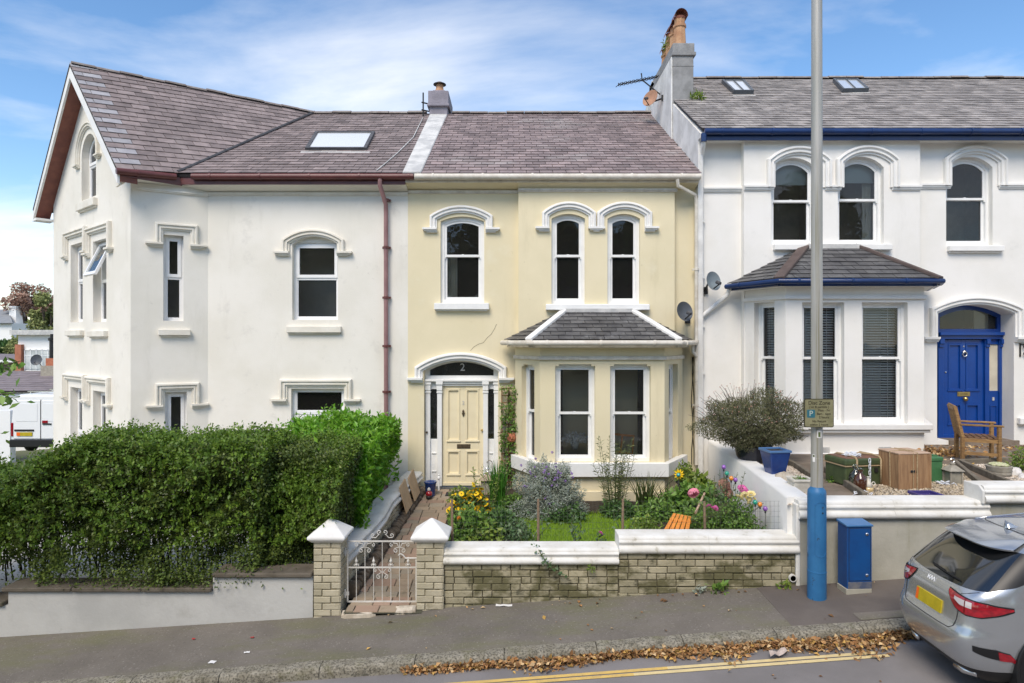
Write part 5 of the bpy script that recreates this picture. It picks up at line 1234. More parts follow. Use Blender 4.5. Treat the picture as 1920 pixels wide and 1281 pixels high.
for k in range(12):
    p = a0+(a1-a0)*k/11; b.tube([p-sd*.10-Vector((0, 0, .02)), p+sd*.10+Vector((0, 0, .02))], .009, 5); b.tube([p-Vector((0, 0, .03)), p+Vector((0, 0, .04))], .014, 5)
b.build('boom', M['black'], ae)
# blinds and curtains hanging inside the windows
def venetian(w, o, o_at, label, group='white venetian blinds in the blue trimmed bay'):
    t = thing('venetian_blind', label, 'blind', tuple(w.P((o[0]+o[1])/2, o[2], o_at)), group)
    b = MB(); n = int((o[3]-o[2]-.1)/.048)
    for k in range(n):
        v = o[2]+.06+k*.048
        P = w.P; u0, u1 = o[0]+.06, o[1]-.06
        b.add([P(u0, v, o_at), P(u1, v, o_at), P(u1, v+.027, o_at-.03), P(u0, v+.027, o_at-.03)], [(0, 1, 2, 3)])
    b.build('slats', M['blind'], t, fix=False, kind='stuff')
    c = MB()
    for s in (.25, .75):
        u = o[0]+(o[1]-o[0])*s; c.wbox(w, u-.004, u+.004, o[2]+.05, o[3]-.05, o_at-.002, o_at+.002)
    c.wbox(w, o[0]+.05, o[1]-.05, o[3]-.09, o[3]-.05, o_at-.035, o_at); c.build('headrail', M['blind'], t)
venetian(J1, j1, -.27, 'white venetian blind behind the narrow side window of the bay')
venetian(J2, j2, -.27, 'white venetian blind in the bay window crossed by the lamp post')
venetian(J2, j3, -.27, 'white venetian blind in the bay window nearest the blue door')
def roller(w, o, vb, label):
    t = MB(); t.wbox(w, o[0]+.03, o[1]-.03, vb, o[3], -.25, -.245).wbox(w, o[0]+.03, o[1]-.03, vb-.02, vb, -.255, -.24)
    tag(t.build('roller_blind', M['roller']), label, 'blind', 'grey roller blinds')
roller(Q1, q1, Q1.v(1488, 340), 'grey roller blind half down in the upper window crossed by the lamp post')
roller(Q1, q2, Q1.v(1614, 336), 'grey roller blind half down in the upper window with a wide cream curtain')
def curtain(w, ua, ub, va, vb, label):
    rows = []; n = 28
    for k in range(n+1):
        u = ua+(ub-ua)*k/n; o = -.34+.03*math.sin(k*1.55)
        rows.append([w.P(u, va, o), w.P(u+.01*math.sin(k), (va+vb)/2, o), w.P(u, vb, o)])
    tag(MB().loft(rows).build('curtain', M['curtain'], smooth=True), label, 'curtain', 'cream curtains')
curtain(Q1, q2[1]-.24, q2[1]-.06, q2[2]+.05, Q1.v(1614, 336), 'cream curtain gathered at the right of the upper window right of the lamp post')
curtain(Q1, q1[0]+.05, q1[0]+.15, q1[2]+.05, Q1.v(1488, 340), 'thin cream curtain at the left edge of the upper window left of the lamp post')
curtain(K0, k1[0]+.10, k1[0]+.30, k1[2]+.08, K0.v(866, 478), 'ochre edged curtain in the single window over the cream door')
# wrought iron bracket at the right edge
ib = thing('iron_bracket', 'black scrolled iron bracket on the white wall right of the blue door', 'bracket', tuple(Q2.P(Q2.u(1912), Q2.v(1912, 655), 0)))
b = MB(); uu = Q2.u(1912); vv = Q2.v(1912, 655)
b.wbox(Q2, uu-.012, uu+.012, vv-.15, vv+.12, .0, .02)
for (du, dv, r0) in ((.07, .05, .05), (.06, -.09, .035), (.16, .02, .04)):
    b.tube([Q2.P(uu+du+r0*(1-.05*k)*math.cos(k*.6), vv+dv+r0*(1-.05*k)*math.sin(k*.6), .05) for k in range(16)], .008, 5)
b.tube([Q2.P(uu, vv+.1, .02), Q2.P(uu+.3, vv+.1, .05)], .01, 5); b.build('scrollwork', M['black'], ib)

# ================================================================== garden walls, piers, gate, path
def brick_mesh(m, L_, D_, H_, c=.006):
    """a brick with its front arrises taken off; origin at front lower-left"""
    me = bpy.data.meshes.new('brick')
    vs = [(0, c, 0), (L_, c, 0), (L_, c, H_), (0, c, H_), (c, 0, c), (L_-c, 0, c), (L_-c, 0, H_-c), (c, 0, H_-c), (0, D_, 0), (L_, D_, 0), (L_, D_, H_), (0, D_, H_)]
    fs = [(4, 5, 6, 7), (0, 1, 5, 4), (1, 2, 6, 5), (2, 3, 7, 6), (3, 0, 4, 7), (1, 0, 8, 9), (2, 1, 9, 10), (3, 2, 10, 11), (0, 3, 11, 8)]
    me.from_pydata(vs, [], fs); me.materials.append(m); return me
def place(me, name, parent, p, rz=0.0, sc_=(1, 1, 1), ry=0.0, rx=0.0):
    o = bpy.data.objects.new(name, me); COL.objects.link(o); o.parent = parent
    o.location = Vector(p)-top_of(parent).location; o.rotation_euler = (rx, ry, rz); o.scale = sc_
    return o
BH = 0.083
def brick_face(parent, m, p0, rz, length, z_of, ztop, bl=0.235, joint=.010, phase=0, D_=.08, header_every=0, stone_m=None):
    """courses of bricks on a straight face; z_of(x along) = ground"""
    me = brick_mesh(M[m], bl-joint, D_, BH-joint)
    d = Vector((math.cos(rz), math.sin(rz), 0)); n_c = int((ztop-min(z_of(0), z_of(length))+.12)/BH)+1
    for c in range(n_c):
        z = ztop-(c+1)*BH+joint
        x = -bl*(0.5 if (c+phase) % 2 else 0.0)-(0.11*((c*7) % 3) if header_every else 0)
        while x < length-.01:
            w = bl if not header_every or random.random() > .25 else bl/2
            x0 = max(0, x); x1 = min(length, x+w)
            if x1-x0 > .04 and z+BH > z_of((x0+x1)/2)-.03:
                s = ((x1-x0)-joint)/(bl-joint)
                p = Vector(p0)+d*x0; j = random.uniform(-.004, .005)
                q = Vector((p.x-math.sin(rz)*j, p.y+math.cos(rz)*j, z+random.uniform(-.004, .004)))
                place(me, 'brick', parent, q, rz+random.gauss(0, .004), (s, 1, 1), ry=random.gauss(0, .004))
            x += w
WY = 7.85
# --- left low retaining wall
lw = thing('retaining_wall', 'low whitewashed stepped wall with brown slab coping under the hedge', 'wall', (-4.6, 7.9, -0.1))
b = MB(); x0, x1, x2 = U(20, WY), U(402, WY), -2.43
def lowseg(b, xa, xb, zt):
    n = 14
    rows = []
    for i in range(n+1):
        x = xa+(xb-xa)*i/n; rows.append([(x, 7.81, zp(x, 7.8)-.25), (x, 7.81, zp(x, 7.8)+.06), (x, 7.815, zt), (x, 8.1, zt)])
    b.loft(rows)
lowseg(b, -9.5, x0, V(1127, WY)-.04); lowseg(b, x0, x1, V(1106, WY)); lowseg(b, x1, x2, V(1079, WY))
b.box(x0-.001, x0, 7.815, 8.1, .0, V(1106, WY)).box(x1-.001, x1, 7.815, 8.1, .2, V(1079, WY))
b.build('wall', M['render_low'], lw, fix=False)
for xa, xb, zt in ((-9.5, x0-.04, V(1127, WY)-.04), (x0-.06, x1+.0, V(1106, WY)), (x1+.005, x2, V(1079, WY))):
    n = max(1, round((xb-xa)/.95)); st = (xb-xa)/n
    for i in range(n):
        MB().box(xa+st*i+.004, xa+st*(i+1)-.004, 7.765+random.uniform(-.006, .006), 8.12, zt+.001, zt+.052).build('coping_slab', M['slab'], lw, bevel=.01)
# --- brick front wall with moulded coping
fw_ = thing('front_wall', 'mossy cream painted brick wall with white moulded coping in front of the lawn', 'wall', (1.0, 7.9, 0.1))
xa, xb, xs = -0.835, U(1492, WY), U(1160, WY)
zl, zh = V(1058, WY), V(1038, WY)
MB().box(xa, xs, 7.875, 8.12, -.15, zl+.02).box(xs, xb, 7.875, 8.12, -.05, zh+.02).build('backing', M['mortar'], fw_)
brick_face(fw_, 'brick', (xa, WY, 0), 0, xs-xa, lambda t: zp(xa+t), zl, header_every=1)
brick_face(fw_, 'brick', (xs, WY, 0), 0, xb-xs, lambda t: zp(xs+t), zh, header_every=1, phase=1)
def coping(parent, xa, xb, z0, h, y0=7.80, y1=8.14, m='coping', seg=1.45, name='coping_stone'):
    """section like the photograph's: big roll below, hollow, small roll, flat top"""
    k = h/.175
    prof = [(.055, 0), (.015, .006), (-.005, .028), (-.005, .05), (.012, .072), (.03, .078), (.03, .098), (.018, .104), (.014, .118), (.02, .130), (.032, .135), (.034, .150), (.045, .168), (.07, .175), (y1-y0, .172), (y1-y0, 0)]
    n = max(1, round((xb-xa)/seg)); st = (xb-xa)/n
    for i in range(n):
        xl, xr = xa+st*i+(.001 if i else 0), xa+st*(i+1)-(.001 if i < n-1 else 0); rows = []
        q = 6; jz = random.uniform(-.002, .002)
        for t in range(q+1):
            x = xl+(xr-xl)*t/q
            rows.append([(x, y0+p[0]+random.uniform(-.0015, .0015), z0+p[1]*k+jz) for p in prof])
        b = MB().loft(rows); e = len(prof); b.f += [tuple(range(e)), tuple(q*e+j for j in range(e-1, -1, -1))]; b.m += [0, 0]
        b.build(name, M[m], parent, smooth=True, auto=50)
coping(fw_, xa-.005, xs-.002, zl, V(1028, WY)-zl)
coping(fw_, xs, xb+.03, zh, V(1005, WY)-zh)
MB().lathe([(.045, 0), (.045, .08), (.034, .08), (.034, .0)], (U(1485, WY), WY-.035, V(1083, WY)), 16, axis=(0, 1, 0)).build('drain_outlet', M['lead'], fw_)
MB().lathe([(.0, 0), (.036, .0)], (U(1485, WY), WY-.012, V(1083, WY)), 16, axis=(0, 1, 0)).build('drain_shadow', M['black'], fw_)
# --- gate piers
def pier(x0, label):
    t = thing('gate_pier', label, 'gate pier', (x0+.165, 8.0, zp(x0)), 'gate piers')
    w = .33; y0 = 7.80; zt = V(1017, 7.8); zb = zp(x0, 7.8)
    MB().box(x0+.02, x0+w-.02, y0+.02, y0+w-.02, zb-.2, zt).build('core', M['mortar_pier'], t)
    brick_face(t, 'brick_pier', (x0, y0, 0), 0, w, lambda q: zb-.05, zt, bl=.215, D_=.05)
    brick_face(t, 'brick_pier', (x0+w, y0+.006, 0), PI/2, w-.012, lambda q: zb-.05, zt, bl=.215, phase=1, D_=.05)
    brick_face(t, 'brick_pier', (x0, y0+w, 0), -PI/2, w-.0, lambda q: zb-.05, zt, bl=.215, phase=1, D_=.05)
    e = .065; c = MB(); a, b_, c_, d = x0-e, x0+w+e, y0-e, y0+w+e; z1, z2 = zt+.075, V(970, 8.0)
    cx_, cy_ = x0+w/2, y0+w/2
    c.add([(a+.045, c_+.045, zt), (b_-.045, c_+.045, zt), (b_-.045, d-.045, zt), (a+.045, d-.045, zt), (a, c_, z1-.03), (b_, c_, z1-.03), (b_, d, z1-.03), (a, d, z1-.03), (a, c_, z1), (b_, c_, z1), (b_, d, z1), (a, d, z1), (cx_-.012, cy_-.012, z2), (cx_+.012, cy_-.012, z2), (cx_+.012, cy_+.012, z2), (cx_-.012, cy_+.012, z2)],
          [(3, 2, 1, 0), (0, 1, 5, 4), (1, 2, 6, 5), (2, 3, 7, 6), (3, 0, 4, 7), (4, 5, 9, 8), (5, 6, 10, 9), (6, 7, 11, 10), (7, 4, 8, 11), (8, 9, 13, 12), (9, 10, 14, 13), (10, 11, 15, 14), (11, 8, 12, 15), (12, 13, 14, 15)])
    c.build('pyramid_cap', M['cap_white'], t, bevel=.008)
    return t
PX0, PX1 = U(588, 7.8), U(781, 7.8)
pier(PX0, 'cream brick pier with white pyramid cap at the left of the gate, beside the hedge')
pier(PX1, 'cream brick pier with white pyramid cap right of the gate, by the lawn wall')
# --- wrought iron gate
gt = thing('garden_gate', 'white wrought iron garden gate with scrolls between the two piers', 'gate', (-1.62, 7.95, .05))
GY = 7.96; gl, gr = PX0+.33+.045, PX1-.02
gz = lambda y: V(y, GY)
zb, zm, zt = gz(1128), gz(1064), gz(1015)
IR = M['iron_white'] = mat('rusting_white_ironwork', (0.64, 0.62, 0.58), (0.54, 0.52, 0.47), 9, rough=0.5, dirt=[((0.30, 0.16, 0.09), 14, 0.66, 0.74, (1, 1, 1), 0.7)])
b = MB(); r = .008
b.box(gl, gr, GY-r, GY+r, zb-r, zb+r).box(gl, gr, GY-r*.8, GY+r*.8, zm-r, zm+r).box(gl, gr, GY-r, GY+r, zt-r, zt+r)
b.box(gl-r, gl+r, GY-r, GY+r, zb, zt).box(gr-2*r, gr, GY-r*1.02, GY+r*1.02, zb+.002, zm+.1)
b.build('gate_frame', IR, gt)
n = 8
for k in range(1, n):
    x = gl+(gr-gl)*k/n; top = zt if k % 2 == 0 else zm+.07
    q = MB().tube([(x, GY, zb), (x, GY, top)], .0048, 6)
    if k % 2:
        q.lathe([(.004, 0), (.016, .012), (.006, .03), (.014, .045), (.018, .06), (.006, .09), (0, .12)], (x, GY, zm+.02), 8)
        for s in (-1, 1): q.tube([(x, GY, zm+.03), (x+s*.02, GY, zm+.045), (x+s*.03, GY, zm+.03), (x+s*.02, GY, zm+.02)], .005, 5)
    q.build('gate_bar', IR, gt)
def scroll(c, r0, turns, start, sgn, end=.25):
    return [(c[0]+r0*(1-(1-end)*k/20)*math.cos(start+sgn*turns*2*PI*k/20), GY-.004, c[1]+r0*(1-(1-end)*k/20)*math.sin(start+sgn*turns*2*PI*k/20)) for k in range(21)]
q = MB(); xm = (gl+gr)/2
def cee(x, z, w, h, flip):     # S-scroll: curl, stem, curl
    s = -1 if flip else 1
    q.tube(scroll((x+s*w*.28, z+h*.34), .030, 1.1, -PI/2, s), .005, 5)
    q.tube([(x+s*w*.28, GY, z+h*.34-.03), (x+s*w*.40, GY, z+h*.1), (x+s*w*.62, GY, z-h*.1), (x+s*w*.9, GY, z-h*.08)], .005, 5)
    q.tube(scroll((x+s*w*.9, z-h*.08+.028), .028, 1.0, -PI/2, s), .005, 5)
for f in (0, 1): cee(xm, zt+.06, .13, .16, f)
for xq in (xm-.25*(gr-gl)-.0, xm+.25*(gr-gl)):
    for s in (-1, 1):
        q.tube(scroll((xq+s*.045, zt-.115), .030, 1.1, PI/2, -s), .0046, 5)
        q.tube([(xq+s*.045, GY, zt-.085), (xq+s*.01, GY, zt-.075), (xq+s*.03, GY, zt-.03), (xq+s*.085, GY, zt-.02)], .0046, 5)
        q.tube(scroll((xq+s*.1, zt-.045), .024, 1.0, PI/2, -s), .0046, 5)
for s in (-1, 1):
    q.tube(scroll((xm+s*.045, zm-.115), .030, 1.1, PI/2, -s), .0046, 5); q.tube([(xm+s*.045, GY, zm-.085), (xm+s*.01, GY, zm-.06), (xm+s*.05, GY, zm-.015)], .0046, 5); q.tube(scroll((xm+s*.085, zm-.035), .022, 1.0, PI/2, -s), .0046, 5)
q.build('scrollwork', IR, gt)
q = MB().tube([(gr+.02, GY, zm+.115), (gr-.14, GY, zm+.115), (gr-.17, GY, zm+.15), (gr-.2, GY, zm+.17), (gr-.23, GY, zm+.15)], .009, 6); q.build('latch', IR, gt)
q = MB()
for z in (zt-.13, zb+.1): q.box(gl-.06, gl+.015, GY-.01, GY+.01, z-.02, z+.02).tube([(gl-.03, GY, z-.05), (gl-.03, GY, z+.05)], .013, 6)
q.build('hinge', IR, gt)
# --- path
gs_ = thing('gate_step', 'paved threshold with two rough edging stones at the foot of the gate', 'step', (-1.6, 7.8, -.02))
for xa_, xb_, y_ in ((U(640, 7.75), U(705, 7.75), 7.76), (U(740, 7.75), U(778, 7.75), 7.78)):
    rows = []
    for i in range(8):
        x = xa_+(xb_-xa_)*i/7; j = random.uniform(-.012, .012); f = 1 if 0 < i < 7 else .5
        rows.append([(x, y_-.05*f+j, zp(x, 7.75)-.05), (x, y_-.045*f+j, zp(x, 7.75)+.035*f), (x, y_, zp(x, 7.75)+.06*f+j), (x, y_+.06, zp(x, 7.75)+.055)])
    MB().loft(rows).build('edging_stone', M['rock'], gs_, fix=True)
zpath = lambda y: 0.03+(y-7.8)*(0.395-0.03)/(12.3-7.8)
pl_ = lambda y: U(660, 7.9)+(y-7.9)*(U(797, 12.2)-U(660, 7.9))/(12.2-7.9)
pr_ = lambda y: PX1-.0+(y-7.9)*(-.55-PX1)/(12.2-7.9) if y > 8.2 else PX1+.02
sheet('path', [0, .25, .5, .75, 1.0], lin(7.72, 12.5, 12), lambda x, y: 0, M['joint'])
po = bpy.data.objects['path']
for v in po.data.vertices:
    y = v.co.y; t = v.co.x; v.co.x = pl_(y)-.05+(pr_(y)+.05-pl_(y)+.05)*t; v.co.z = zpath(y)-.004
me = bpy.data.meshes.new('paver'); Lp, Wp, Hp, c = 1.0, 1.0, .03, .03
me.from_pydata([(0, 0, 0), (1, 0, 0), (1, 1, 0), (0, 1, 0), (0, 0, .02), (1, 0, .02), (1, 1, .02), (0, 1, .02), (c, c, .028), (1-c, c, .028), (1-c, 1-c, .028), (c, 1-c, .028)], [],
               [(0, 1, 5, 4), (1, 2, 6, 5), (2, 3, 7, 6), (3, 0, 4, 7), (4, 5, 9, 8), (5, 6, 10, 9), (6, 7, 11, 10), (7, 4, 8, 11), (8, 9, 10, 11)]); me.materials.append(M['paver'])
y = 7.74; row = 0; slope = math.atan((0.395-.03)/4.5)
while y < 12.35:
    d = 0.15 if row % 3 != 1 else 0.21
    x = pl_(y)-random.uniform(0, .12); xr = pr_(y)
    while x < xr-.03:
        w = random.choice((.16, .22, .24, .3)) if d > .1 else .2
        xa_ = max(x, pl_(y)-.03); xb_ = min(x+w, xr)
        if xb_-xa_ > .05:
            place(me, 'paver', po, (xa_+.004, y+.004, zpath(y)-.012+random.uniform(-.003, .003)), random.gauss(0, .006), (xb_-xa_-.009, d-.009, 1), rx=slope)
        x += w
    y += d; row += 1
# --- left path wall
pw = thing('path_wall', 'cream garden wall with moulded coping running back along the path', 'wall', (-1.9, 10, .3))
ys = [8.13, 8.5, 9.0, 9.5, 9.85, 10.05, 10.25, 10.6, 11.2, 11.9, 12.45]
ztop = lambda y: .62+.015*(y-8) if y < 9.8 else (.65+(y-9.8)*.25 if y < 10.3 else .775+.0*(y-10.3))
xw = lambda y: pl_(y)-.20+.02*(y-8)/4
rows = []
for y in ys:
    x = xw(y); z = ztop(y)
    prof = [(.05, -.17), (.085, -.155), (.095, -.12), (.075, -.09), (.055, -.085), (.055, -.065), (.075, -.055), (.075, -.03), (.055, -.012), (.03, 0), (-.22, 0), (-.24, -.02), (-.24, -.16), (-.2, -.17)]
    rows.append([(x+a, y, z+c_) for a, c_ in prof])
b = MB().loft(rows, closed=True); b.f += [tuple(range(14)), tuple(140+i for i in range(13, -1, -1))]; b.m += [0, 0]
b.build('coping', M['coping'], pw, smooth=True, auto=40)
b = MB().loft([[(xw(y)+.035, y, zpath(y)-.1), (xw(y)+.035, y, ztop(y)-.165), (xw(y)-.22, y, ztop(y)-.165), (xw(y)-.22, y, -.2)] for y in ys]); b.build('backing', M['mortar_pier'], pw)
bm_ = brick_mesh(M['brick_pier'], .21, .04, .07)
for c in range(9):
    y = 8.15-.11*(c % 2)
    while y < 12.3:
        z = zpath(y)+.06+c*.083
        if z+.08 < ztop(y)-.15 and y > 8.1:
            a = math.atan2(xw(y+.2)-xw(y), .2)
            place(bm_, 'brick', pw, (xw(y)+.05, y, z), PI/2-a, (1, 1, 1))
        y += .225
# rubble edging set on edge along the foot of the wall
eg = thing('rubble_edging', 'row of dark rough stones set on edge along the left of the path', 'edging', (-1.75, 10, .2))
y = 8.12
while y < 12.25:
    w = random.uniform(.05, .085); x = pl_(y)-.17; z = zpath(y)
    b = MB(); h = random.uniform(.13, .19); lean = random.uniform(-.05, .05)
    pts = []
    for (dx, hz_) in ((0, 0), (.17, 0), (.175, h*.7), (.12, h), (.03, h*.97), (0, h*.8)):
        pts.append((x+dx+random.uniform(-.012, .012), y+lean*hz_+random.uniform(-.006, .006), z-.03+hz_))
    b.prism(pts, (random.uniform(-.01, .01), w, .004)); b.build('stone', M['stone'], eg, bevel=.008)
    y += w+random.uniform(.003, .012)
# --- right side wall between the gardens
dv = thing('boundary_wall', 'smooth white sloping wall between the lawn and the raised gravel garden', 'wall', (3.6, 10, .5))
rows = []
pts_ = [(12.5, 3.83), (11.6, 3.79), (10.8, 3.74), (10.0, 3.68), (9.37, 3.60), (8.7, 3.52), (7.95, 3.41)]
for y, x in pts_:
    z = 1.37-.035*math.sin((12.5-y)/4.5*PI) ; w = .30
    rows.append([(x+.02, y, .2), (x, y, z-.03), (x+.025, y, z), (x+w-.02, y, z+.005), (x+w, y, z-.02), (x+w, y, 1.0)])
b = MB().loft(rows); b.f += [tuple(range(6)), tuple(36+i for i in range(5, -1, -1))]; b.m += [0, 0]
b.build('wall', M['wall_white'], dv, smooth=True, auto=50) if 'wall_white' in M else b.build('wall', M['stucco_white'], dv, smooth=True, auto=50)
MB().loft([[(x-.05, y, .40), (x-.05, y, .47), (x+.05, y, .5)] for y, x in pts_]).build('foot_kerb', M['edging'], dv)
# --- right front wall
rw = thing('front_garden_wall', 'grey rendered retaining wall with white moulded coping behind the blue post', 'wall', (5.5, 7.9, .4))
xa, xs2 = U(1500, WY), U(1848, WY)
zc0, zc1 = V(972, WY), V(943, WY)
n = 20; rows = [[(x, 7.84, zp(x)-.15), (x, 7.845, zc0+.02), (x, 8.1, zc0+.02), (x, 8.1, .2)] for x in lin(xa, xs2, n)]
MB().loft(rows).loft([[(x, 7.842, zp(x)-.15), (x, 7.847, zc1+.02), (x, 8.1, zc1+.02), (x, 8.1, .2)] for x in lin(xs2, 14.5, 20)]).build('wall', M['render_grey'], rw)
coping(rw, xa-.03, xs2+.02, zc0, V(938, WY)-zc0, y0=7.78, y1=8.12)
coping(rw, xs2-.05, 14.5, zc1, V(910, WY)-zc1, y0=7.77, y1=8.12)
b = MB().box(xb+.0, xa-.0, 7.83, 8.12, zp(xa)-.1, V(945, WY)); b.build('end_pilaster', M['coping'], rw, bevel=.012)
b = MB(); b.prism([(xs2-.055, 7.775, zc1), (xs2-.055, 7.775, V(918, WY)), (xs2-.055, 7.85, V(909, WY)), (xs2-.055, 8.12, V(909, WY)), (xs2-.055, 8.12, zc1)], (-.03, 0, 0)); b.build('coping_end', M['coping'], rw, bevel=.01)

# ================================================================== planting
def nrm(a): return a/np.maximum(np.linalg.norm(a, axis=1, keepdims=True), 1e-9)
def leaves(name, P, L, m, parent, out=None, aspect=.5, fold=.25, spread=.7, kind=None, droop=0.0, label=None):
    """many leaf blades as one mesh; each blade a folded rhombus"""
    P = np.asarray(P, float); n = len(P)
    if n == 0: return None
    rnd = nrm(RNG.normal(size=(n, 3)))
    if out is None: d = rnd
    else: d = nrm(np.asarray(out)*(1-spread)+rnd*spread)
    d[:, 2] -= droop; d = nrm(d)
    upv = nrm(RNG.normal(size=(n, 3))*.5+np.array([0, -.25, .8]))
    s = nrm(np.cross(d, upv)); nn = np.cross(s, d)
    L = np.broadcast_to(np.asarray(L, float), (n,)) if np.ndim(L) else np.full(n, L)*RNG.uniform(.65, 1.25, n)
    L = L[:, None]; w = L*aspect*.5
    mid = P+d*L*.45
    v = np.stack([P, mid+s*w+nn*w*fold, P+d*L, mid-s*w+nn*w*fold], 1).reshape(-1, 3)
    if parent is not None:
        o_ = top_of(parent).location; v = v-np.array([o_.x, o_.y, o_.z])
    me = bpy.data.meshes.new(name); me.vertices.add(4*n); me.vertices.foreach_set('co', v.ravel().astype(np.float32))
    tri = (np.arange(n)[:, None]*4+np.array([0, 1, 2, 0, 2, 3])[None]).ravel().astype(np.int32)
    me.loops.add(6*n); me.loops.foreach_set('vertex_index', tri)
    me.polygons.add(2*n); me.polygons.foreach_set('loop_start', np.arange(0, 6*n, 3, dtype=np.int32)); me.polygons.foreach_set('loop_total', np.full(2*n, 3, np.int32))
    me.update(calc_edges=True); me.validate()
    me.materials.append(M[m] if isinstance(m, str) else m)
    o = bpy.data.objects.new(name, me); COL.objects.link(o); o.parent = parent
    return tag(o, label, kind=kind)
def wob(x, y, s=1.0, ph=0.0): return np.sin(1.7*s*x+ph)*np.cos(2.3*s*y+1.3*ph)+.6*np.sin(3.9*s*x+2.1*y*s+ph*2)+.4*np.cos(6.1*s*y-4.3*s*x+ph)
def stems(parent, name, pts, m, r=.006, n=5):
    b = MB()
    for p in pts: b.tube(p, [r*(1-.55*i/(len(p)-1)) for i in range(len(p))], n, cap=False)
    return b.build(name, M[m], parent, fix=False)
def hedge(name, label, loc, x0, x1, y0, y1, zb, top, nf, nt, ns, L, m, aspect=.5, thin=None, mt=None, bul=.12, zthin=1.0, cat='hedge', twigs=160, lean=.0, shoots=700):
    t = thing(name, label, cat, loc)
    def clump(P, ph): return wob(P[:, 0]*1.6+P[:, 1], P[:, 2]*1.8+P[:, 1]*.7, 1.5, ph)
    # front
    x = RNG.uniform(x0, x1, nf); tz = top(x, np.full(nf, y0)); f = RNG.beta(1.25, 1.0, nf); z = zb+(tz-zb)*f
    rnd_top = np.clip((z-(tz-.35))/.35, 0, 1)
    y = y0+.10*wob(x, z, 1.3)+.07*wob(x, z, 3.1, 2)+RNG.exponential(.09, nf)+rnd_top**2*.34
    P = np.stack([x, y, z], 1); O = np.tile([0, -.8, .35], (nf, 1))
    keep = (clump(P, .4)+RNG.normal(0, .45, nf)) > -1.45
    if thin is not None:
        low = np.clip((zthin-z)/(zthin-zb), 0, 1)
        keep &= RNG.uniform(size=nf) > low*thin*(.55+.45*np.sin(x*7+2*np.sin(z*5)))
    fr = P[keep]; fo = O[keep]
    leaves('foliage', fr, L, m, t, fo, aspect)
    # top
    x = RNG.uniform(x0, x1, nt); y = RNG.uniform(y0+.05, y1, nt); z = top(x, y)+.07*wob(x, y, 2.0, 1)-RNG.exponential(.06, nt)-np.clip(1-(y-y0)/.3, 0, 1)**2*.14
    sh = RNG.uniform(size=nt) < .05; z[sh] += RNG.uniform(0, .16, sh.sum())
    leaves('foliage', np.stack([x, y, z], 1), L, mt or m, t, np.tile([0, -.2, .9], (nt, 1)), aspect)
    # right flank
    if ns:
        y = RNG.uniform(y0, y1, ns); tz = top(np.full(ns, x1), y); z = zb+(tz-zb)*RNG.uniform(size=ns)
        x = x1+.05*wob(y, z, 2.0, 2)-RNG.exponential(.09, ns)-np.clip((z-(tz-.3))/.3, 0, 1)**2*.15-lean*(1-(z-zb)/(tz-zb))
        P = np.stack([x, y, z], 1); k = clump(P, .9)+RNG.normal(0, .5, ns) > -1.1
        leaves('foliage', P[k], L, m, t, np.tile([.8, -.3, .35], (k.sum(), 1)), aspect)
    # young shoots standing out of the clipped surface
    SP = []; SO = []; sl_ = []
    for k in range(shoots):
        xx = random.uniform(x0, x1)
        if k % 2: yy = random.uniform(y0+.1, y1); zz = float(top(np.array([xx]), np.array([yy]))[0])-.03; dv = Vector((random.gauss(0, .35), random.gauss(-.1, .35), 1))
        else: zz = zb+(float(top(np.array([xx]), np.array([y0]))[0])-zb)*random.uniform(.3, .98); yy = y0+.10*float(wob(np.array([xx]), np.array([zz]), 1.3)[0]); dv = Vector((random.gauss(0, .4), -1, random.uniform(-.2, .9)))
        dv.normalize(); ln = L*random.uniform(1.6, 4.2)
        for j in range(9):
            p = Vector((xx, yy, zz))+dv*(ln*j/8); SP.append(p[:]); q = dv.cross(Vector((math.cos(j*2.4), math.sin(j*2.4), .3))).normalized()+dv*.5; SO.append(q[:])
    leaves('shoots', SP, L*1.05, mt or m, t, np.array(SO), aspect, spread=.25, kind='stuff')
    # back + inside, sparse
    nb = nf//2
    x = RNG.uniform(x0, x1, nb); z = zb+.5+(top(x, np.full(nb, y1))-zb-.5)*RNG.uniform(size=nb); y = RNG.uniform(y0+.15, y1, nb)
    leaves('foliage', np.stack([x, y, z], 1), L*1.2, m, t, None, aspect)
    tw = []
    for k in range(twigs):
        xx = random.uniform(x0+.05, x1-.05); yy = random.uniform(y0+.25, y1-.1); h = float(top(np.array([xx]), np.array([yy]))[0])
        p = [(xx, yy, zb-.05)]; zz = zb
        while zz < h-.25:
            zz += .22; xx += random.gauss(0, .05); yy += random.gauss(0, .04); p.append((xx, yy, zz))
        if len(p) > 2: tw.append(p)
    stems(t, 'stems', tw, 'twig', .010, 5)
    return t
SS = lambda x, a, b: np.clip((x-a)/(b-a), 0, 1)**2*(3-2*np.clip((x-a)/(b-a), 0, 1))
topA = lambda x, y: 1.46+.50*SS(x, -6.9, -5.3)-.06*SS(x, -4.6, -3.2)+.05*np.sin(x*3.1)+.05*(y-8)
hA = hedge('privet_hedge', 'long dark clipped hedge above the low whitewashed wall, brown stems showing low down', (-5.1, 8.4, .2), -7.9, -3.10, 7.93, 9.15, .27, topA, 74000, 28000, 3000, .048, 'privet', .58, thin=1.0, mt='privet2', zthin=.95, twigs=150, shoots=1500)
topB = lambda x, y: 1.50+.36*SS(y, 8.0, 9.5)+.0*x+.05*np.sin(x*4+y*2)
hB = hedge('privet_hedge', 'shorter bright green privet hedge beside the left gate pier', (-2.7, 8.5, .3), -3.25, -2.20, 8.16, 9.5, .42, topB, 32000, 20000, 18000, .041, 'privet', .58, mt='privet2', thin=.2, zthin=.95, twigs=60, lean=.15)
topC = lambda x, y: 1.60+.28*SS(y, 9.0, 11.5)-.12*SS(x, -2.3, -1.9)+.0*x+.04*np.sin(x*5+y*3)
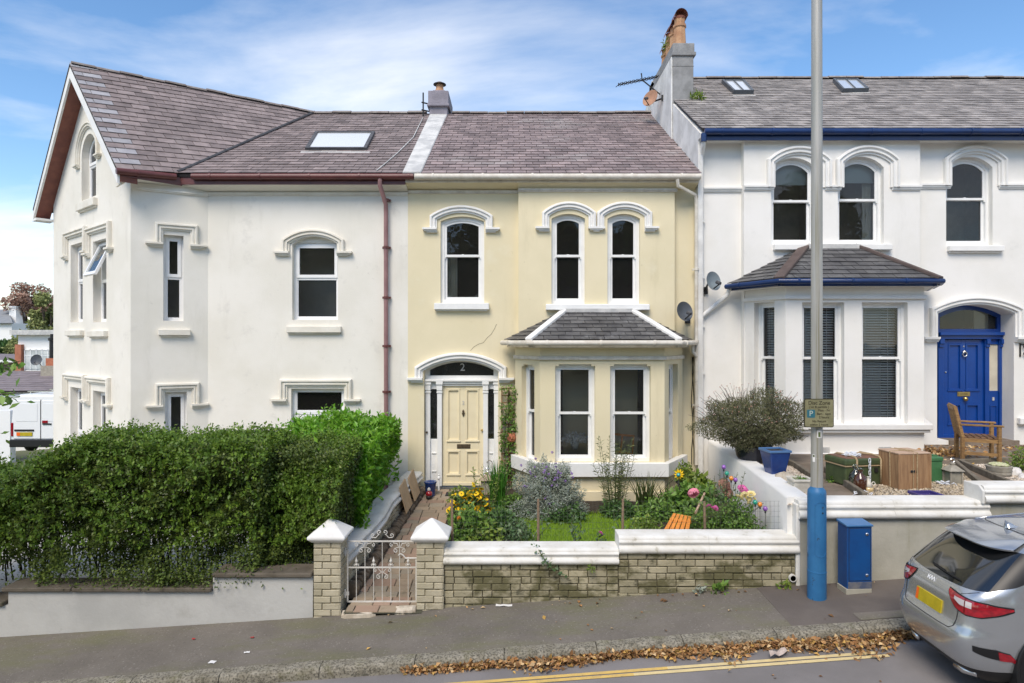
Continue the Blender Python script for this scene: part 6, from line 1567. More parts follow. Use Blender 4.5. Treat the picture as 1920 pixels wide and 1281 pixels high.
lau = hedge('laurel_hedge', 'glossy bright green laurel hedge growing along the path wall', (-2.8, 10.6, .2), -3.75, -2.08, 9.2, 12.0, .25, topC, 5000, 9000, 11000, .105, 'laurel', .42, twigs=40, cat='hedge', lean=.42, shoots=50)
me = None
for k in range(150):   # its largest near leaves, one by one
    if k % 2: p = Vector((random.uniform(-3.6, -2.1), random.uniform(9.4, 11.9), 0)); p.z = float(topC(np.array([p.x]), np.array([p.y]))[0])+random.uniform(-.03, .05)
    else: p = Vector((0, random.uniform(9.2, 11.8), random.uniform(.8, 1.6))); p.x = -2.06-.42*(1-(p.z-.25)/1.5)+random.uniform(-.05, .03)
    if me is None:
        me = bpy.data.meshes.new('leaf'); q = [(0, -.012, 0), (.045, 0, .012), (.05, .05, .014), (.025, .10, .0), (0, .13, -.012), (-.025, .10, 0), (-.05, .05, .014), (-.045, 0, .012)]
        q = [(x*.62, y, z) for x, y, z in q]+[(0, .05, 0)]
        me.from_pydata(q, [], [(i, (i+1) % 8, 8) for i in range(8)]); me.materials.append(M['laurel'])
    place(me, 'leaf', lau, p, random.uniform(0, 6.28), (1, random.uniform(.7, 1.1), 1), rx=random.uniform(-.2, .9), ry=random.uniform(-.4, .4))
# low growth spilling over the slabs
P = RNG.normal(size=(2600, 3))*np.array([.55, .07, .10])+np.array([-4.3, 7.86, .42]); P[:, 2] = np.maximum(P[:, 2], .31)
leaves('foliage', P[P[:, 1] > 7.72], .036, 'privet', hA, np.tile([0, -.8, -.1], ((P[:, 1] > 7.72).sum(), 1)), .55)
# ------------ plants of the cream house garden
def on_z(px, py, z):
    t = (CZ-z)*F/(py-CY); return Vector((U(px, t), t, z))
def dome(n, c, rx, ry, rz, shell=.5):
    d = nrm(RNG.normal(size=(n, 3))); d[:, 2] = np.abs(d[:, 2])*1.0
    r = 1-shell*RNG.beta(1, 2.2, n)
    bump = 1+.16*wob(d[:, 0]*2.2, d[:, 2]*2.4+d[:, 1], 1.6, c[0])
    return np.array(c)+d*np.array([rx, ry, rz])*(r*bump)[:, None], d
def blades(parent, name, c, n, h, sp, w, m, curve=.35):
    b = MB()
    for k in range(n):
        a = random.uniform(0, 2*PI); lean = random.uniform(.05, 1)*sp; hh = h*random.uniform(.55, 1.05); dx, dy = math.cos(a)*lean, math.sin(a)*lean
        base = Vector(c)+Vector((random.gauss(0, .06), random.gauss(0, .05), 0)); rows = []
        sd = Vector((-math.sin(a+random.gauss(0, .8)), math.cos(a), 0)).normalized()
        for i in range(6):
            t = i/5; ww = w*(1-t**2.2)*(.7+.6*t*(1-t)*2)
            p = base+Vector((dx*t**1.6, dy*t**1.6, hh*(t-curve*lean/max(sp, .01)*t**3*.45)))
            rows.append([p-sd*ww/2, p+Vector((0, 0, -.004)), p+sd*ww/2])
        b.loft(rows)
    return b.build(name, M[m], parent, fix=False)
def daisy_mesh(name, r, pm, np_=11, eye=.2):
    b = MB()
    for k in range(np_):
        a = 2*PI*k/np_; c, s = math.cos(a), math.sin(a); w = r*.24
        q = lambda rr, ww, zz: (rr*c-ww*s, rr*s+ww*c, zz)
        b.add([q(r*.2, -w*.5, 0), q(r*.7, -w, .01*r), q(r, 0, -.12*r), q(r*.7, w, .01*r), q(r*.2, w*.5, 0)], [(0, 1, 2, 3, 4)], 0)
    b.lathe([(r*eye, 0), (r*eye*.8, r*.14), (0, r*.22)], (0, 0, 0), 8, mi=1)
    o = b.build(name, [M[pm], M['flower_eye']], None, fix=False); me = o.data; bpy.data.objects.remove(o); return me
def ball_mesh(name, r, pm, n=70, flat_=.75, ps=.26):
    b = MB()
    for k in range(n):
        z = 1-1.55*(k+.5)/n; rr = math.sqrt(max(0, 1-z*z)); a = k*2.39996
        d = Vector((rr*math.cos(a), rr*math.sin(a), z)); p = Vector((d.x*r, d.y*r, d.z*r*flat_))*random.uniform(.92, 1.05)
        x = d.cross(Vector((.3, .2, 1))).normalized(); y = d.cross(x); s = r*ps
        a0 = random.uniform(0, 1.5); x, y = x*math.cos(a0)+y*math.sin(a0), y*math.cos(a0)-x*math.sin(a0)
        b.add([p+x*s, p+y*s*.9+d*.1*s, p-x*s, p-y*s*.9+d*.1*s, p-d*s*.25], [(0, 1, 4), (1, 2, 4), (2, 3, 4), (3, 0, 4)])
    o = b.build(name, M[pm], None, fix=False); me = o.data; bpy.data.objects.remove(o); return me
def rose_mesh(name, r, pm):
    b = MB()
    for ring, (n, r0, r1, z0, z1) in enumerate(((6, .25, 1.0, -.1, .18), (5, .2, .75, 0, .38), (5, .12, .48, .1, .52), (3, .05, .25, .15, .6))):
        for k in range(n):
            a = 2*PI*(k+.35*ring)/n; w = 2*PI/n*.62
            f = lambda rr, aa, zz: (r*rr*math.cos(aa), r*rr*math.sin(aa), r*zz)
            b.add([f(r0, a, z0), f(r1*.8, a-w, (z0+z1)*.6), f(r1, a-w*.4, z1), f(r1, a+w*.4, z1), f(r1*.8, a+w, (z0+z1)*.6)], [(0, 1, 2), (0, 2, 3), (0, 3, 4)])
    o = b.build(name, M[pm], None, fix=False); me = o.data; bpy.data.objects.remove(o); return me
def bloom(me, parent, p, tilt=(0, -.5), s=1.0, name='flower'):
    rx = R(38)+random.gauss(0, .3)
    return place(me, name, parent, p, random.uniform(0, 6), (s, s, s), rx=rx, ry=random.gauss(0, .35))
# rudbeckia
rud = thing('rudbeckia', 'clump of bright yellow daisies at the path edge behind the right pier', 'flowers', (-.67, 10.0, .42))
P, d = dome(2600, (-.67, 10.0, .42), .33, .30, .50, .7); leaves('foliage', P, .075, 'green_dark', rud, d, .42)
fm = daisy_mesh('yellow_daisy', .050, 'yellow_petal'); st = []
for k in range(96):
    a = random.uniform(0, 6.28); rr = math.sqrt(random.random()); p = Vector((-.66+.34*rr*math.cos(a)+.0, 10.0+.28*rr*math.sin(a), .98-.30*rr*rr+random.gauss(0, .05)))
    if k < 10: p = Vector((-.80+random.uniform(0, .55), 9.75+random.uniform(-.1, .1), .58+random.uniform(0, .22)))
    bloom(fm, rud, p); st.append([(p.x*.8-.13, 10.0+(p.y-10)*.5, .45), (p.x*.95-.03, p.y, (p.z+.45)/2+.1), tuple(p)])
stems(rud, 'stems', st, 'stem', .005)
# leafy plants along the front left
for (px, py, w, h, m, L, n, lab) in ((880, 1012, .34, .45, 'green_mid', .085, 1600, 'leafy green plant just behind the wall coping next to the right pier'),
                                 (935, 1000, .34, .34, 'green_dark', .08, 1500, 'dark leafy plant between the yellow daisies and the lawn'),
                                 (965, 962, .25, .3, 'green_mid', .07, 900, 'low green plant at the foot of the sword leaved clump'),
                                 (1060, 972, .36, .24, 'green_dark', .065, 1100, 'dark low plant edging the lawn under the grey lavender-like shrub'),
                                 (1160, 965, .28, .24, 'green_dark', .07, 1300, 'dark green plant at the foot of the willowy stems'),
                                 (1255, 965, .35, .32, 'green_mid', .07, 1300, 'green plant behind the orange slatted chair'),
                                 (862, 945, .22, .30, 'green_light', .06, 420, 'feathery green plant beside the doormat'), (1212, 1000, .26, .22, 'green_light', .07, 420, 'pale low plant left of the orange slatted chair'), (1225, 975, .30, .26, 'green_mid', .08, 700, 'green plant at the lawn edge behind the orange chair'), (905, 1018, .30, .30, 'green_light', .075, 420, 'pale green plant tucked behind the left end of the coping'), (965, 1010, .26, .26, 'rose_leaf', .07, 420, 'greyish green plant at the front lawn corner')):
    c = on_z(px, py, .42); t = thing('leafy_plant', lab, 'plant', tuple(c))
    P, d = dome(n, tuple(c), w, w*.8, h, .8); leaves('foliage', P, L, m, t, d, .5)
    stems(t, 'stems', [[tuple(c), tuple(c+Vector((random.gauss(0, w*.3), random.gauss(0, w*.3), h*.5))), tuple(c+Vector((random.uniform(-w, w)*.6, random.uniform(-w, w)*.4, h*.9)))] for _ in range(10)], 'stem', .006)
# montbretia clump
cro = thing('sword_leaved_clump', 'tall clump of upright bright green sword leaves right of the cream door', 'plant', (-.25, 11.1, .42))
blades(cro, 'leaf_blades', (-.25, 11.1, .42), 120, .88, .30, .030, 'blade')
for k in range(5): blades(cro, 'dry_blade', (-.30, 11.0, .42), 1, .7, .42, .02, 'yucca')
# orange poker and thin blades at the front
ork = thing('orange_bloom', 'single orange flower spike among the plants behind the wall', 'flower', (-.78, 9.2, .42))
stems(ork, 'stem', [[(-.78, 9.2, .4), (-.77, 9.2, .6), (-.76, 9.2, .78)]], 'stem', .006); bloom(ball_mesh('orange_head', .03, 'orange_petal', 30, 1.5, .4), ork, (-.76, 9.2, .76))
blades(ork, 'leaf_blades', (-.72, 9.25, .42), 12, .5, .15, .018, 'blade')
# grey shrub with mauve flowers
gsr = thing('grey_shrub', 'rounded grey-green shrub dotted with mauve flowers under the cream bay', 'shrub', (.62, 10.7, .42))
cg = (.62, 10.75, .42)
P, d = dome(26000, cg, .60, .45, .86, .6); leaves('foliage', P, .045, 'grey_leaf', gsr, d, .26, spread=.75)
stems(gsr, 'stems', [[cg, tuple(np.array(cg)+np.array([random.gauss(0, .2), random.gauss(0, .15), .45])), tuple(np.array(cg)+np.array([random.gauss(0, .2), random.gauss(0, .15), .7]))] for _ in range(50)], 'stem', .006)
pm = ball_mesh('mauve_head', .022, 'purple_petal', 18, .8, .5)
for k in range(44):
    a = random.uniform(0, 6.28); e = random.uniform(.1, 1.3)
    q = random.choice((0, 1)); base = Vector((.62+.57*math.cos(a)*math.cos(e), 10.75-abs(.43*math.sin(a)*math.cos(e)), .42+.86*math.sin(e)))
    if k < 34: base = Vector((.58, 10.72, .42))+Vector((random.gauss(.0, .17), -.25, .68+random.gauss(0, .14)))
    bloom(pm, gsr, base, s=random.uniform(.5, 1.0))
# willowy plants
def willow(name, label, c, ns, h, sp, nl, L, m, cat='plant', asp=.16):
    t = thing(name, label, cat, c); sts = []; P = []; O = []
    for k in range(ns):
        a = random.uniform(0, 6.28); r0 = sp*math.sqrt(random.random()); hh = h*random.uniform(.6, 1.05)
        tip = Vector(c)+Vector((math.cos(a)*r0, math.sin(a)*r0*.6, hh)); b0 = Vector(c)+Vector((math.cos(a)*r0*.35, math.sin(a)*r0*.3, 0)); mid_ = (b0+tip)/2+Vector((random.gauss(0, .03), random.gauss(0, .03), .05))
        sts.append([tuple(b0), tuple(mid_), tuple(tip)])
        for j in range(nl):
            s_ = .2+.8*j/nl; p = b0*(1-s_)**2+mid_*2*s_*(1-s_)+tip*s_*s_
            P.append(p[:]); an = j*2.4; O.append((math.cos(an), math.sin(an), .35))
    stems(t, 'stems', sts, 'stem', .006); leaves('foliage', P, L, m, t, np.array(O), asp, spread=.35)
    return t
willow('willowy_plant', 'tall airy plant with narrow leaves in front of the right bay window', (1.72, 10.75, .42), 26, 1.22, .40, 46, .085, 'willow_leaf')
willow('airy_stems', 'tall loose leafy stems rising behind the yellow daisies', (-.45, 10.3, .42), 12, .85, .36, 20, .07, 'green_light', 'plant', .3)
willow('airy_stems', 'loose wiry stems among the roses by the white wall', (3.05, 9.3, .42), 18, 1.0, .42, 16, .055, 'rose_leaf', 'plant', .45)
yu = thing('yucca', 'spiky yucca like clump under the corner of the cream bay', 'plant', (2.27, 10.8, .42)); blades(yu, 'leaf_blades', (2.27, 10.8, .42), 75, .72, .42, .034, 'yucca', .25)
blades(yu, 'leaf_blades', (2.62, 10.9, .42), 30, .6, .3, .03, 'yucca', .25)
# pot with a green shrub
pt = thing('plant_pot', 'dark blue garden pot holding a fresh green shrub at the house corner', 'plant pot', (3.12, 11.5, .43))
MB().lathe([(.11, 0), (.15, .30), (.175, .31), (.175, .35), (.15, .35), (.14, .30), (0, .29)], (3.12, 11.5, .45), 20).build('pot', M['dark_pot'], pt, smooth=True, auto=40)
P, d = dome(900, (3.12, 11.5, .78), .17, .16, .34, .8); leaves('foliage', P, .055, 'green_light', pt, d, .45); stems(pt, 'stems', [[(3.12, 11.5, .7), (3.12+random.gauss(0, .05), 11.5, .95), (3.12+random.gauss(0, .1), 11.5, 1.1)] for _ in range(8)], 'stem')
# hydrangea
hyd = thing('hydrangea', 'hydrangea with one round pink bloom in front of the dark pot', 'shrub', (2.98, 10.5, .42))
P, d = dome(1500, (2.98, 10.55, .40), .42, .35, .52, .7); leaves('foliage', P, .11, 'green_mid', hyd, d, .6)
P, d = dome(300, (3.2, 10.9, .75), .20, .2, .28, .7); leaves('foliage', P, .14, 'green_light', hyd, d, .5)
bm1 = ball_mesh('pink_head', .085, 'pink_petal', 90); bloom(bm1, hyd, (U(1302, 10.0), 10.05, V(926, 10.0)), s=1.0)
# mophead with dusky and magenta heads
hy2 = thing('hydrangea', 'hydrangea with faded dusky heads and one magenta head against the white sloping wall', 'shrub', (3.3, 9.7, .42))
P, d = dome(900, (3.22, 9.8, .42), .30, .3, .52, .8); leaves('foliage', P, .10, 'green_dark', hy2, d, .6)
bm2 = ball_mesh('dusky_head', .095, 'dusky_petal', 80, .6); bm3 = ball_mesh('magenta_head', .085, 'magenta_petal', 90, .75)
for me_, px, py, s in ((bm2, 1358, 909, 1.0), (bm2, 1364, 924, .9), (bm3, 1393, 919, 1.0)):
    p = Vector((U(px, 9.5), 9.5, V(py, 9.5))); bloom(me_, hy2, p, s=s); stems(hy2, 'stem', [[(p.x-.1, 9.75, .45), (p.x-.04, 9.6, .8), tuple(p)]], 'stem', .007)
# rose bushes
ros = thing('rose_bush', 'bushy rose with cream yellow blooms near the right end of the front wall', 'rose', (3.1, 9.1, .42))
for (x, y, w, h, n) in ((2.85, 9.1, .38, .58, 1900), (3.18, 8.95, .30, .70, 1700), (2.65, 9.4, .33, .46, 1000), (3.33, 8.85, .25, .40, 420)):
    P, d = dome(n, (x, y, .40), w, .3, h, .75); leaves('foliage', P, .052, 'rose_leaf' if n % 4 else 'green_mid', ros, d, .6)
stems(ros, 'stems', [[(random.uniform(2.6, 3.4), 9.1, .4), (random.uniform(2.5, 3.5), 9.0, .8), (random.uniform(2.5, 3.5), 8.9, 1.05)] for _ in range(22)], 'stem', .006)
rc = rose_mesh('cream_rose', .062, 'cream_petal'); rp = rose_mesh('pink_rose', .045, 'magenta_petal')
for px, py, s in ((1388, 934, 1.0), (1396, 928, .9), (1408, 927, 1.05), (1402, 932, .8), (1407, 941, 1.05), (1383, 931, .7), (1414, 936, .7)): bloom(rc, ros, (U(px, 8.8), 8.8, V(py, 8.8)), s=s)
for px, py, s in ((1329, 949, .9), (1336, 953, 1.0), (1342, 953, .95)): bloom(rp, ros, (U(px, 8.75), 8.75, V(py, 8.75)), s=s)
# sparse rose stems in front of the lawn
def sparse_rose(label, base, tips, nl=22, L=.055, fl=None):
    t = thing('young_rose', label, 'rose', base); P = []; sts = []
    for tip in tips:
        b0 = Vector(base); tp = Vector(tip); md_ = (b0+tp)/2+Vector((random.gauss(0, .04), 0, random.uniform(.02, .1)))
        sts.append([tuple(b0), tuple(md_), tuple(tp)])
        for j in range(nl):
            s_ = .15+.85*random.random(); q = b0*(1-s_)**2+md_*2*s_*(1-s_)+tp*s_*s_; P.append((q.x+random.gauss(0, .025), q.y+random.gauss(0, .025), q.z+random.gauss(0, .025)))
    stems(t, 'stems', sts, 'stem', .006); leaves('foliage', P, L, 'rose_leaf', t, None, .6)
    if fl: bloom(fl[0], t, fl[1])
    return t
sx = lambda px, py, z: (U(px, z), z, V(py, z))
sparse_rose('thin leafy rose stems left of the middle stake in front of the lawn', (U(985, 8.6), 8.6, .42), [sx(960, 960, 8.6), sx(995, 965, 8.5), sx(1035, 950, 8.6), sx(1030, 985, 8.5), sx(975, 990, 8.4)])
sparse_rose('upright dark leafy rose in the middle of the lawn front', (U(1083, 8.7), 8.7, .42), [sx(1080, 955, 8.7), sx(1090, 960, 8.7), sx(1072, 985, 8.6)], 30)
sparse_rose('small rose with a single pink bloom behind the wall step', (U(1122, 8.5), 8.5, .42), [sx(1120, 1000, 8.5), sx(1135, 1005, 8.5)], 24, .05, (rp, sx(1126, 1000, 8.45)))
sparse_rose('rose shoots beside the stake right of the wall step', (U(1172, 8.5), 8.5, .42), [sx(1165, 955, 8.6), sx(1190, 975, 8.5), sx(1150, 960, 8.6)], 18)
sparse_rose('arching stems with few dark leaves before the white wall by the last stake', (U(1440, 8.45), 8.45, .45), [sx(1475, 975, 8.4), sx(1462, 990, 8.4), sx(1430, 985, 8.4), sx(1478, 1000, 8.35)], 12, .06)
# rose trailing over the coping
tr_ = thing('trailing_rose', 'leafy rose shoot trailing down over the white coping and bricks', 'rose', (U(1010, 7.8), 7.8, .8)); P = []
line = [Vector(sx(1005, 1022, 8.0)), Vector(sx(1013, 1036, 7.76)), Vector(sx(1022, 1052, 7.74)), Vector(sx(1040, 1066, 7.76)), Vector(sx(1058, 1078, 7.78))]
stems(tr_, 'stems', [[tuple(q) for q in line]], 'stem', .006)
for a, c in zip(line, line[1:]):
    for j in range(13): q = a+(c-a)*random.random(); P.append((q.x+random.gauss(0, .03), q.y-random.uniform(0, .03), q.z+random.gauss(0, .018)))
leaves('foliage', P, .06, 'rose_leaf', tr_, None, .55)
# lawn grass
n = 15000; x = RNG.uniform(-.75, 2.7, n); y = RNG.uniform(8.8, 10.9, n)
g = leaves('grass', np.stack([x, y, .355+.012*(y-8)], 1), .05, 'grass', None, np.tile([0, 0, 1.0], (n, 1)), .14, spread=.35, kind='stuff')
tag(g, 'short bright green lawn grass inside the wire fence', 'grass')
# weeds at the foot of the brick wall
for px, py, s, lab, m in ((1347, 1103, .12, 'broad leaved weed at the foot of the brick wall', 'green_mid'), (1312, 1105, .08, 'small blue-green weed at the foot of the brick wall', 'grey_leaf'), (1470, 1098, .09, 'creeping weed where the brick wall meets the grey wall', 'green_light'), (1558, 905, .08, 'tuft of green weed on the stained terrace left of the edging', 'green_mid'), (1107, 1070, .05, 'tiny yellowish weed rooted between the wall bricks', 'green_light')):
    z = 8.3 if py < 1000 else 7.78; c = Vector((U(px, z), z, V(py, z))) if py > 1000 else on_z(px, py, TZ)
    if 1090 < py < 1110: c.z = zp(c.x)
    t = thing('weed', lab, 'weed', tuple(c)); P, d = dome(36, tuple(c), s, s*.4, s*1.0, .8); leaves('foliage', P, s*.75, m, t, d, .45)
for (x, y, z, lab) in ((U(1255, 15.4), 15.4, V(93, 15.4), 'grassy weed tuft growing on top of the tall chimney'), (U(1308, 14.35), 14.35, V(181, 14.35), 'small green tuft at the foot of the tall chimney')):
    t = thing('chimney_weed', lab, 'weed', (x, y, z)); P, d = dome(160, (x, y, z-.05), .16, .3 if y > 15 else .1, .35 if y > 15 else .14, .8); leaves('foliage', P, .10, 'green_light', t, d, .3)
# ------------ right garden plants
shr = thing('lavender_shrub', 'big grey-green seeding shrub in a dark pot against the white wall', 'shrub', tuple(on_z(1412, 868, TZ)))
c0 = on_z(1412, 868, TZ)
MB().lathe([(.20, 0), (.27, .12), (.30, .28), (.31, .30), (.28, .30), (0, .27)], c0, 24).build('pot', M['dark_pot'], shr, smooth=True, auto=40)
cs = (c0.x-.0, c0.y, TZ+.28)
d = nrm(RNG.normal(size=(30000, 3))); d[:, 2] = d[:, 2]*.75+.25; r = 1-.65*RNG.beta(1, 2, 30000)
bump = 1+.15*wob(d[:, 0]*2, d[:, 2]*2, 1.5)
P = np.array([cs[0], cs[1], cs[2]+.28])+d*np.array([.90, .62, .62])*(r*bump)[:, None]; P = P[P[:, 2] > TZ+.12]
leaves('foliage', P, .05, 'olive_leaf', shr, nrm(P-np.array([cs[0], cs[1], cs[2]])), .24, spread=.72)
tp = []
for k in range(170):
    a = nrm(RNG.normal(size=(1, 3)))[0]; a[2] = abs(a[2])*.9+.15
    p0 = np.array([cs[0], cs[1], cs[2]+.28])+a*np.array([.8, .55, .5]); p1 = p0+a*random.uniform(.08, .24)+np.array([random.gauss(0, .04), 0, .06]); tp.append([tuple(p0), tuple((p0+p1)/2+np.array([0, 0, .02])), tuple(p1)])
stems(shr, 'seed_stalks', tp, 'bark', .004, 4)
leaves('seed_heads', [t_[-1] for t_ in tp]*3, .022, 'dusky_petal', shr, None, .5, kind='stuff')
stems(shr, 'stems', [[(cs[0]+random.gauss(0, .08), cs[1], TZ+.25), (cs[0]+random.gauss(0, .25), cs[1]+random.gauss(0, .2), TZ+.5), (cs[0]+random.uniform(-.55, .55), cs[1]+random.uniform(-.3, .3), TZ+.7)] for _ in range(60)], 'bark', .008)
bs = thing('bright_bush', 'bright yellow-green bush at the right edge behind the white rock', 'shrub', tuple(on_z(1918, 885, TZ)))
c = on_z(1918, 885, TZ); P, d = dome(900, tuple(c), .20, .2, .36, .8); leaves('foliage', P, .05, 'green_light', bs, d, .45); stems(bs, 'stems', [[tuple(c), tuple(c+Vector((random.gauss(0, .1), 0, .3)))] for _ in range(8)], 'stem')

# ================================================================== things in the cream house garden
fe = thing('wire_fence', 'low wire mesh fence on weathered wooden stakes just behind the front wall', 'fence', (1.2, 8.3, .4))
FY = 8.28; sk = [U(849, FY), U(1009, FY), U(1166, FY), U(1320, FY), U(1481, FY)]; tops = (936, 936, 936, 940, 936)
for x, py in zip(sk, tops):
    MB().tube([(x, FY, .3), (x+random.gauss(0, .006), FY, .8), (x+random.gauss(0, .008), FY, V(py, FY))], [.019, .018, .016], 7).build('stake', M['stake'], fe)
for i in range(4):
    b = MB(); x0, x1 = sk[i], sk[i+1]; zt_ = V(939, FY)
    nx = int((x1-x0)/.052)
    for k in range(1, nx): b.box(x0+(x1-x0)*k/nx-.0008, x0+(x1-x0)*k/nx+.0008, FY-.021, FY-.019, .42, zt_)
    for k in range(10): z = zt_-.062*k-(.006*k*k*.3); b.box(x0, x1, FY-.0225, FY-.0212, z-.0008, z+.0008)
    b.build('wire_mesh', M['wire'], fe, kind='stuff')
# trellis, its climber, clay mask
tl = thing('trellis', 'narrow brown wooden trellis on the cream wall between door and bay', 'trellis', (U(954, 12.5), 12.52, .7))
x0, x1 = U(941, 12.52), U(967, 12.52); zt_, zb_ = V(728, 12.52), V(905, 12.52)
for k in range(3):
    x = x0+(x1-x0)*k/2; MB().box(x-.012, x+.012, 12.53, 12.55, zb_, zt_).build('upright', M['trellis_wood'], tl)
n = 13
for k in range(n+1):
    z = zb_+(zt_-zb_)*k/n; MB().box(x0-.015, x1+.015, 12.51, 12.53, z-.011, z+.011).build('lath', M['trellis_wood'], tl)
cl = thing('climbing_plant', 'leafy climber threaded through the brown trellis', 'climber', (U(954, 12.45), 12.46, .5))
P = np.stack([RNG.uniform(x0-.04, x1+.04, 1250), RNG.uniform(12.38, 12.50, 1250), zb_-.05+(zt_-zb_+.1)*RNG.uniform(size=1250)], 1)
P = P[(wob(P[:, 0]*8, P[:, 2]*5, 1) > -.45)]
leaves('foliage', P, .07, 'green_mid', cl, np.tile([0, -.7, .2], (len(P), 1)), .5)
leaves('red_leaves', P[::9]+np.array([0, -.01, .02]), .05, 'tree_red', cl, None, .5)
stems(cl, 'stems', [[(x0+.1+.05*k, 12.5, zb_-.3), (x0+.05+.05*k, 12.48, 1.2), (x0+.08+.06*k, 12.48, 1.9), (x0+.14, 12.47, zt_)] for k in range(3)], 'twig', .008)
fc = thing('clay_mask', 'small terracotta wall mask hung on the trellis', 'ornament', (U(959, 12.42), 12.42, V(821, 12.42)))
c = Vector((U(959, 12.42), 12.42, V(821, 12.42))); b = MB()
b.lathe([(.0, .045), (.05, .04), (.075, .022), (.085, 0), (.08, -.012), (0, -.012)], c, 16, axis=(0, -1, 0), sy=1.15)
b.tube([c+Vector((0, -.045, .03)), c+Vector((0, -.07, -.015)), c+Vector((0, -.05, -.025))], [.012, .018, .012], 7)
for s in (-1, 1): b.lathe([(.016, 0), (.012, .012), (0, .016)], c+Vector((s*.032, -.036, .03)), 8, axis=(0, -1, 0)); b.lathe([(.0, -.02), (.018, 0), (0, .03)], c+Vector((s*.06, -.01, .075)), 7)
b.tube([c+Vector((-.03, -.04, -.045)), c+Vector((0, -.046, -.052)), c+Vector((.03, -.04, -.045))], .008, 6)
b.build('face', M['terracotta'], fc, smooth=True)
# lanterns
def lantern(label, c, h, m, group='lanterns', hook=True, name='lantern'):
    t = thing(name, label, 'lantern', tuple(c), group); w = h*.2; c = Vector(c)
    b = MB(); b.box(c.x-w*1.15, c.x+w*1.15, c.y-w*1.15, c.y+w*1.15, c.z, c.z+h*.06)
    for sx_ in (-1, 1):
        for sy_ in (-1, 1): b.box(c.x+sx_*w-.008, c.x+sx_*w+.008, c.y+sy_*w-.008, c.y+sy_*w+.008, c.z+h*.06, c.z+h*.5)
    z1 = c.z+h*.5
    b.build('body', M[m], t)
    MB().box(c.x-w+.008, c.x+w-.008, c.y-w+.008, c.y+w-.008, c.z+h*.06, z1).build('panes', M['lantern_glass'], t)
    r = MB(); q = w*1.35
    r.add([(c.x-q, c.y-q, z1), (c.x+q, c.y-q, z1), (c.x+q, c.y+q, z1), (c.x-q, c.y+q, z1), (c.x-.03, c.y-.03, z1+h*.18), (c.x+.03, c.y-.03, z1+h*.18), (c.x+.03, c.y+.03, z1+h*.18), (c.x-.03, c.y+.03, z1+h*.18)], [(3, 2, 1, 0), (0, 1, 5, 4), (1, 2, 6, 5), (2, 3, 7, 6), (3, 0, 4, 7), (4, 5, 6, 7)])
    r.lathe([(.032, 0), (.036, h*.06), (.02, h*.1), (0, h*.11)], (c.x, c.y, z1+h*.18), 10); r.build('roof', M[m], t)
    k = MB(); zc = z1+h*.35; k.tube([(c.x+h*.07*math.sin(a), c.y, zc+h*.07*math.cos(a)) for a in [2*PI*i/12 for i in range(13)]], .006, 5); k.build('ring', M['chrome'], t)
    return t
M['lantern_glass'] = mat('cloudy_lantern_glass', (0.34, 0.32, 0.26), (0.24, 0.22, 0.18), 9, rough=0.3, spec=.5)
M['copper_pale'] = mat('weathered_copper', (0.42, 0.33, 0.25), (0.32, 0.25, 0.18), 9, rough=0.55)
lc = on_z(913, 925, .42); lantern('pale copper lantern on a hook beside the cream door', lc, .52, 'copper_pale')
hk = thing('shepherd_hook', 'thin black shepherd hook rising behind the copper lantern', 'hook', (lc.x+.03, lc.y+.05, .4))
MB().tube([(lc.x+.1, lc.y+.05, .4), (lc.x+.1, lc.y+.05, .98)]+[(lc.x+.05+.05*math.cos(a), lc.y+.05, .98+.05*math.sin(a)) for a in lin(0, PI, 7)], .007, 6).build('rod', M['bronze'], hk)
c2 = on_z(979, 945, .42); hk2 = thing('shepherd_hook', 'mauve wire hook with a small hanging ornament left of the grey shrub', 'hook', tuple(c2))
MB().tube([tuple(c2), (c2.x, c2.y, .98)]+[(c2.x+.05-.05*math.cos(a), c2.y, .98+.06*math.sin(a)) for a in lin(0, PI*.9, 7)], .007, 6).build('rod', M['bronze'], hk2)
MB().lathe([(0, -.06), (.035, -.05), (.04, -.02), (.03, 0), (.008, .02), (0, .03)], (c2.x, c2.y-.01, .88), 12).build('ornament', M['lead_dark'], hk2, smooth=True)
# doorway things
dmz = .43; q = on_z(852, 926, .40); t = MB().box(q.x-.16, q.x+.17, q.y-.16, q.y+.10, .388, .415).build('doormat', M['mat_dark'], bevel=.006); tag(t, 'small dark doormat on the paving before the cream door', 'doormat')
q = on_z(807, 930, .39); t = thing('blue_pot', 'small dark blue pot left of the cream door', 'pot', tuple(q))
MB().lathe([(.085, 0), (.11, .24), (.12, .25), (.12, .275), (.10, .275), (0, .2)], q, 18).build('pot', M['blue_pot'], t, smooth=True, auto=40)
q2 = q+Vector((.0, -.20, 0)); t = thing('garden_ornament', 'little red and dark painted ornament standing before the dark blue pot', 'ornament', tuple(q2))
MB().lathe([(.05, 0), (.058, .02), (.055, .05), (.04, .06)], q2, 12).build('base', M['black'], t, smooth=True)
MB().lathe([(.05, .05), (.062, .08), (.055, .12), (.02, .14)], q2, 12).build('coat', M['lamp_red'], t, smooth=True)
MB().lathe([(.02, .135), (.032, .155), (.03, .18), (.012, .2), (0, .21)], q2, 12).build('head', M['lead'], t, smooth=True)
for k, (xa, ya, lab) in enumerate(((0, 0, 'plywood board leaning on the path wall, the nearer of two'), (.07, .55, 'plywood board leaning on the path wall, the one nearer the house'))):
    y = 10.75+k*.62; x = pl_(y)-.02; z = zpath(y)+.14
    b = MB().hexa([(x, y, z), (x+.02, y, z), (x+.02+.02, y+.5, z+.04), (x+.02, y+.5, z+.04), (x-.12, y, z+.44-.03*k), (x-.10, y, z+.44-.03*k), (x-.09, y+.5, z+.48), (x-.11, y+.5, z+.48)])
    tag(b.build('wooden_board', M['board'], bevel=.004), lab, 'board', 'boards leaning on the path wall')
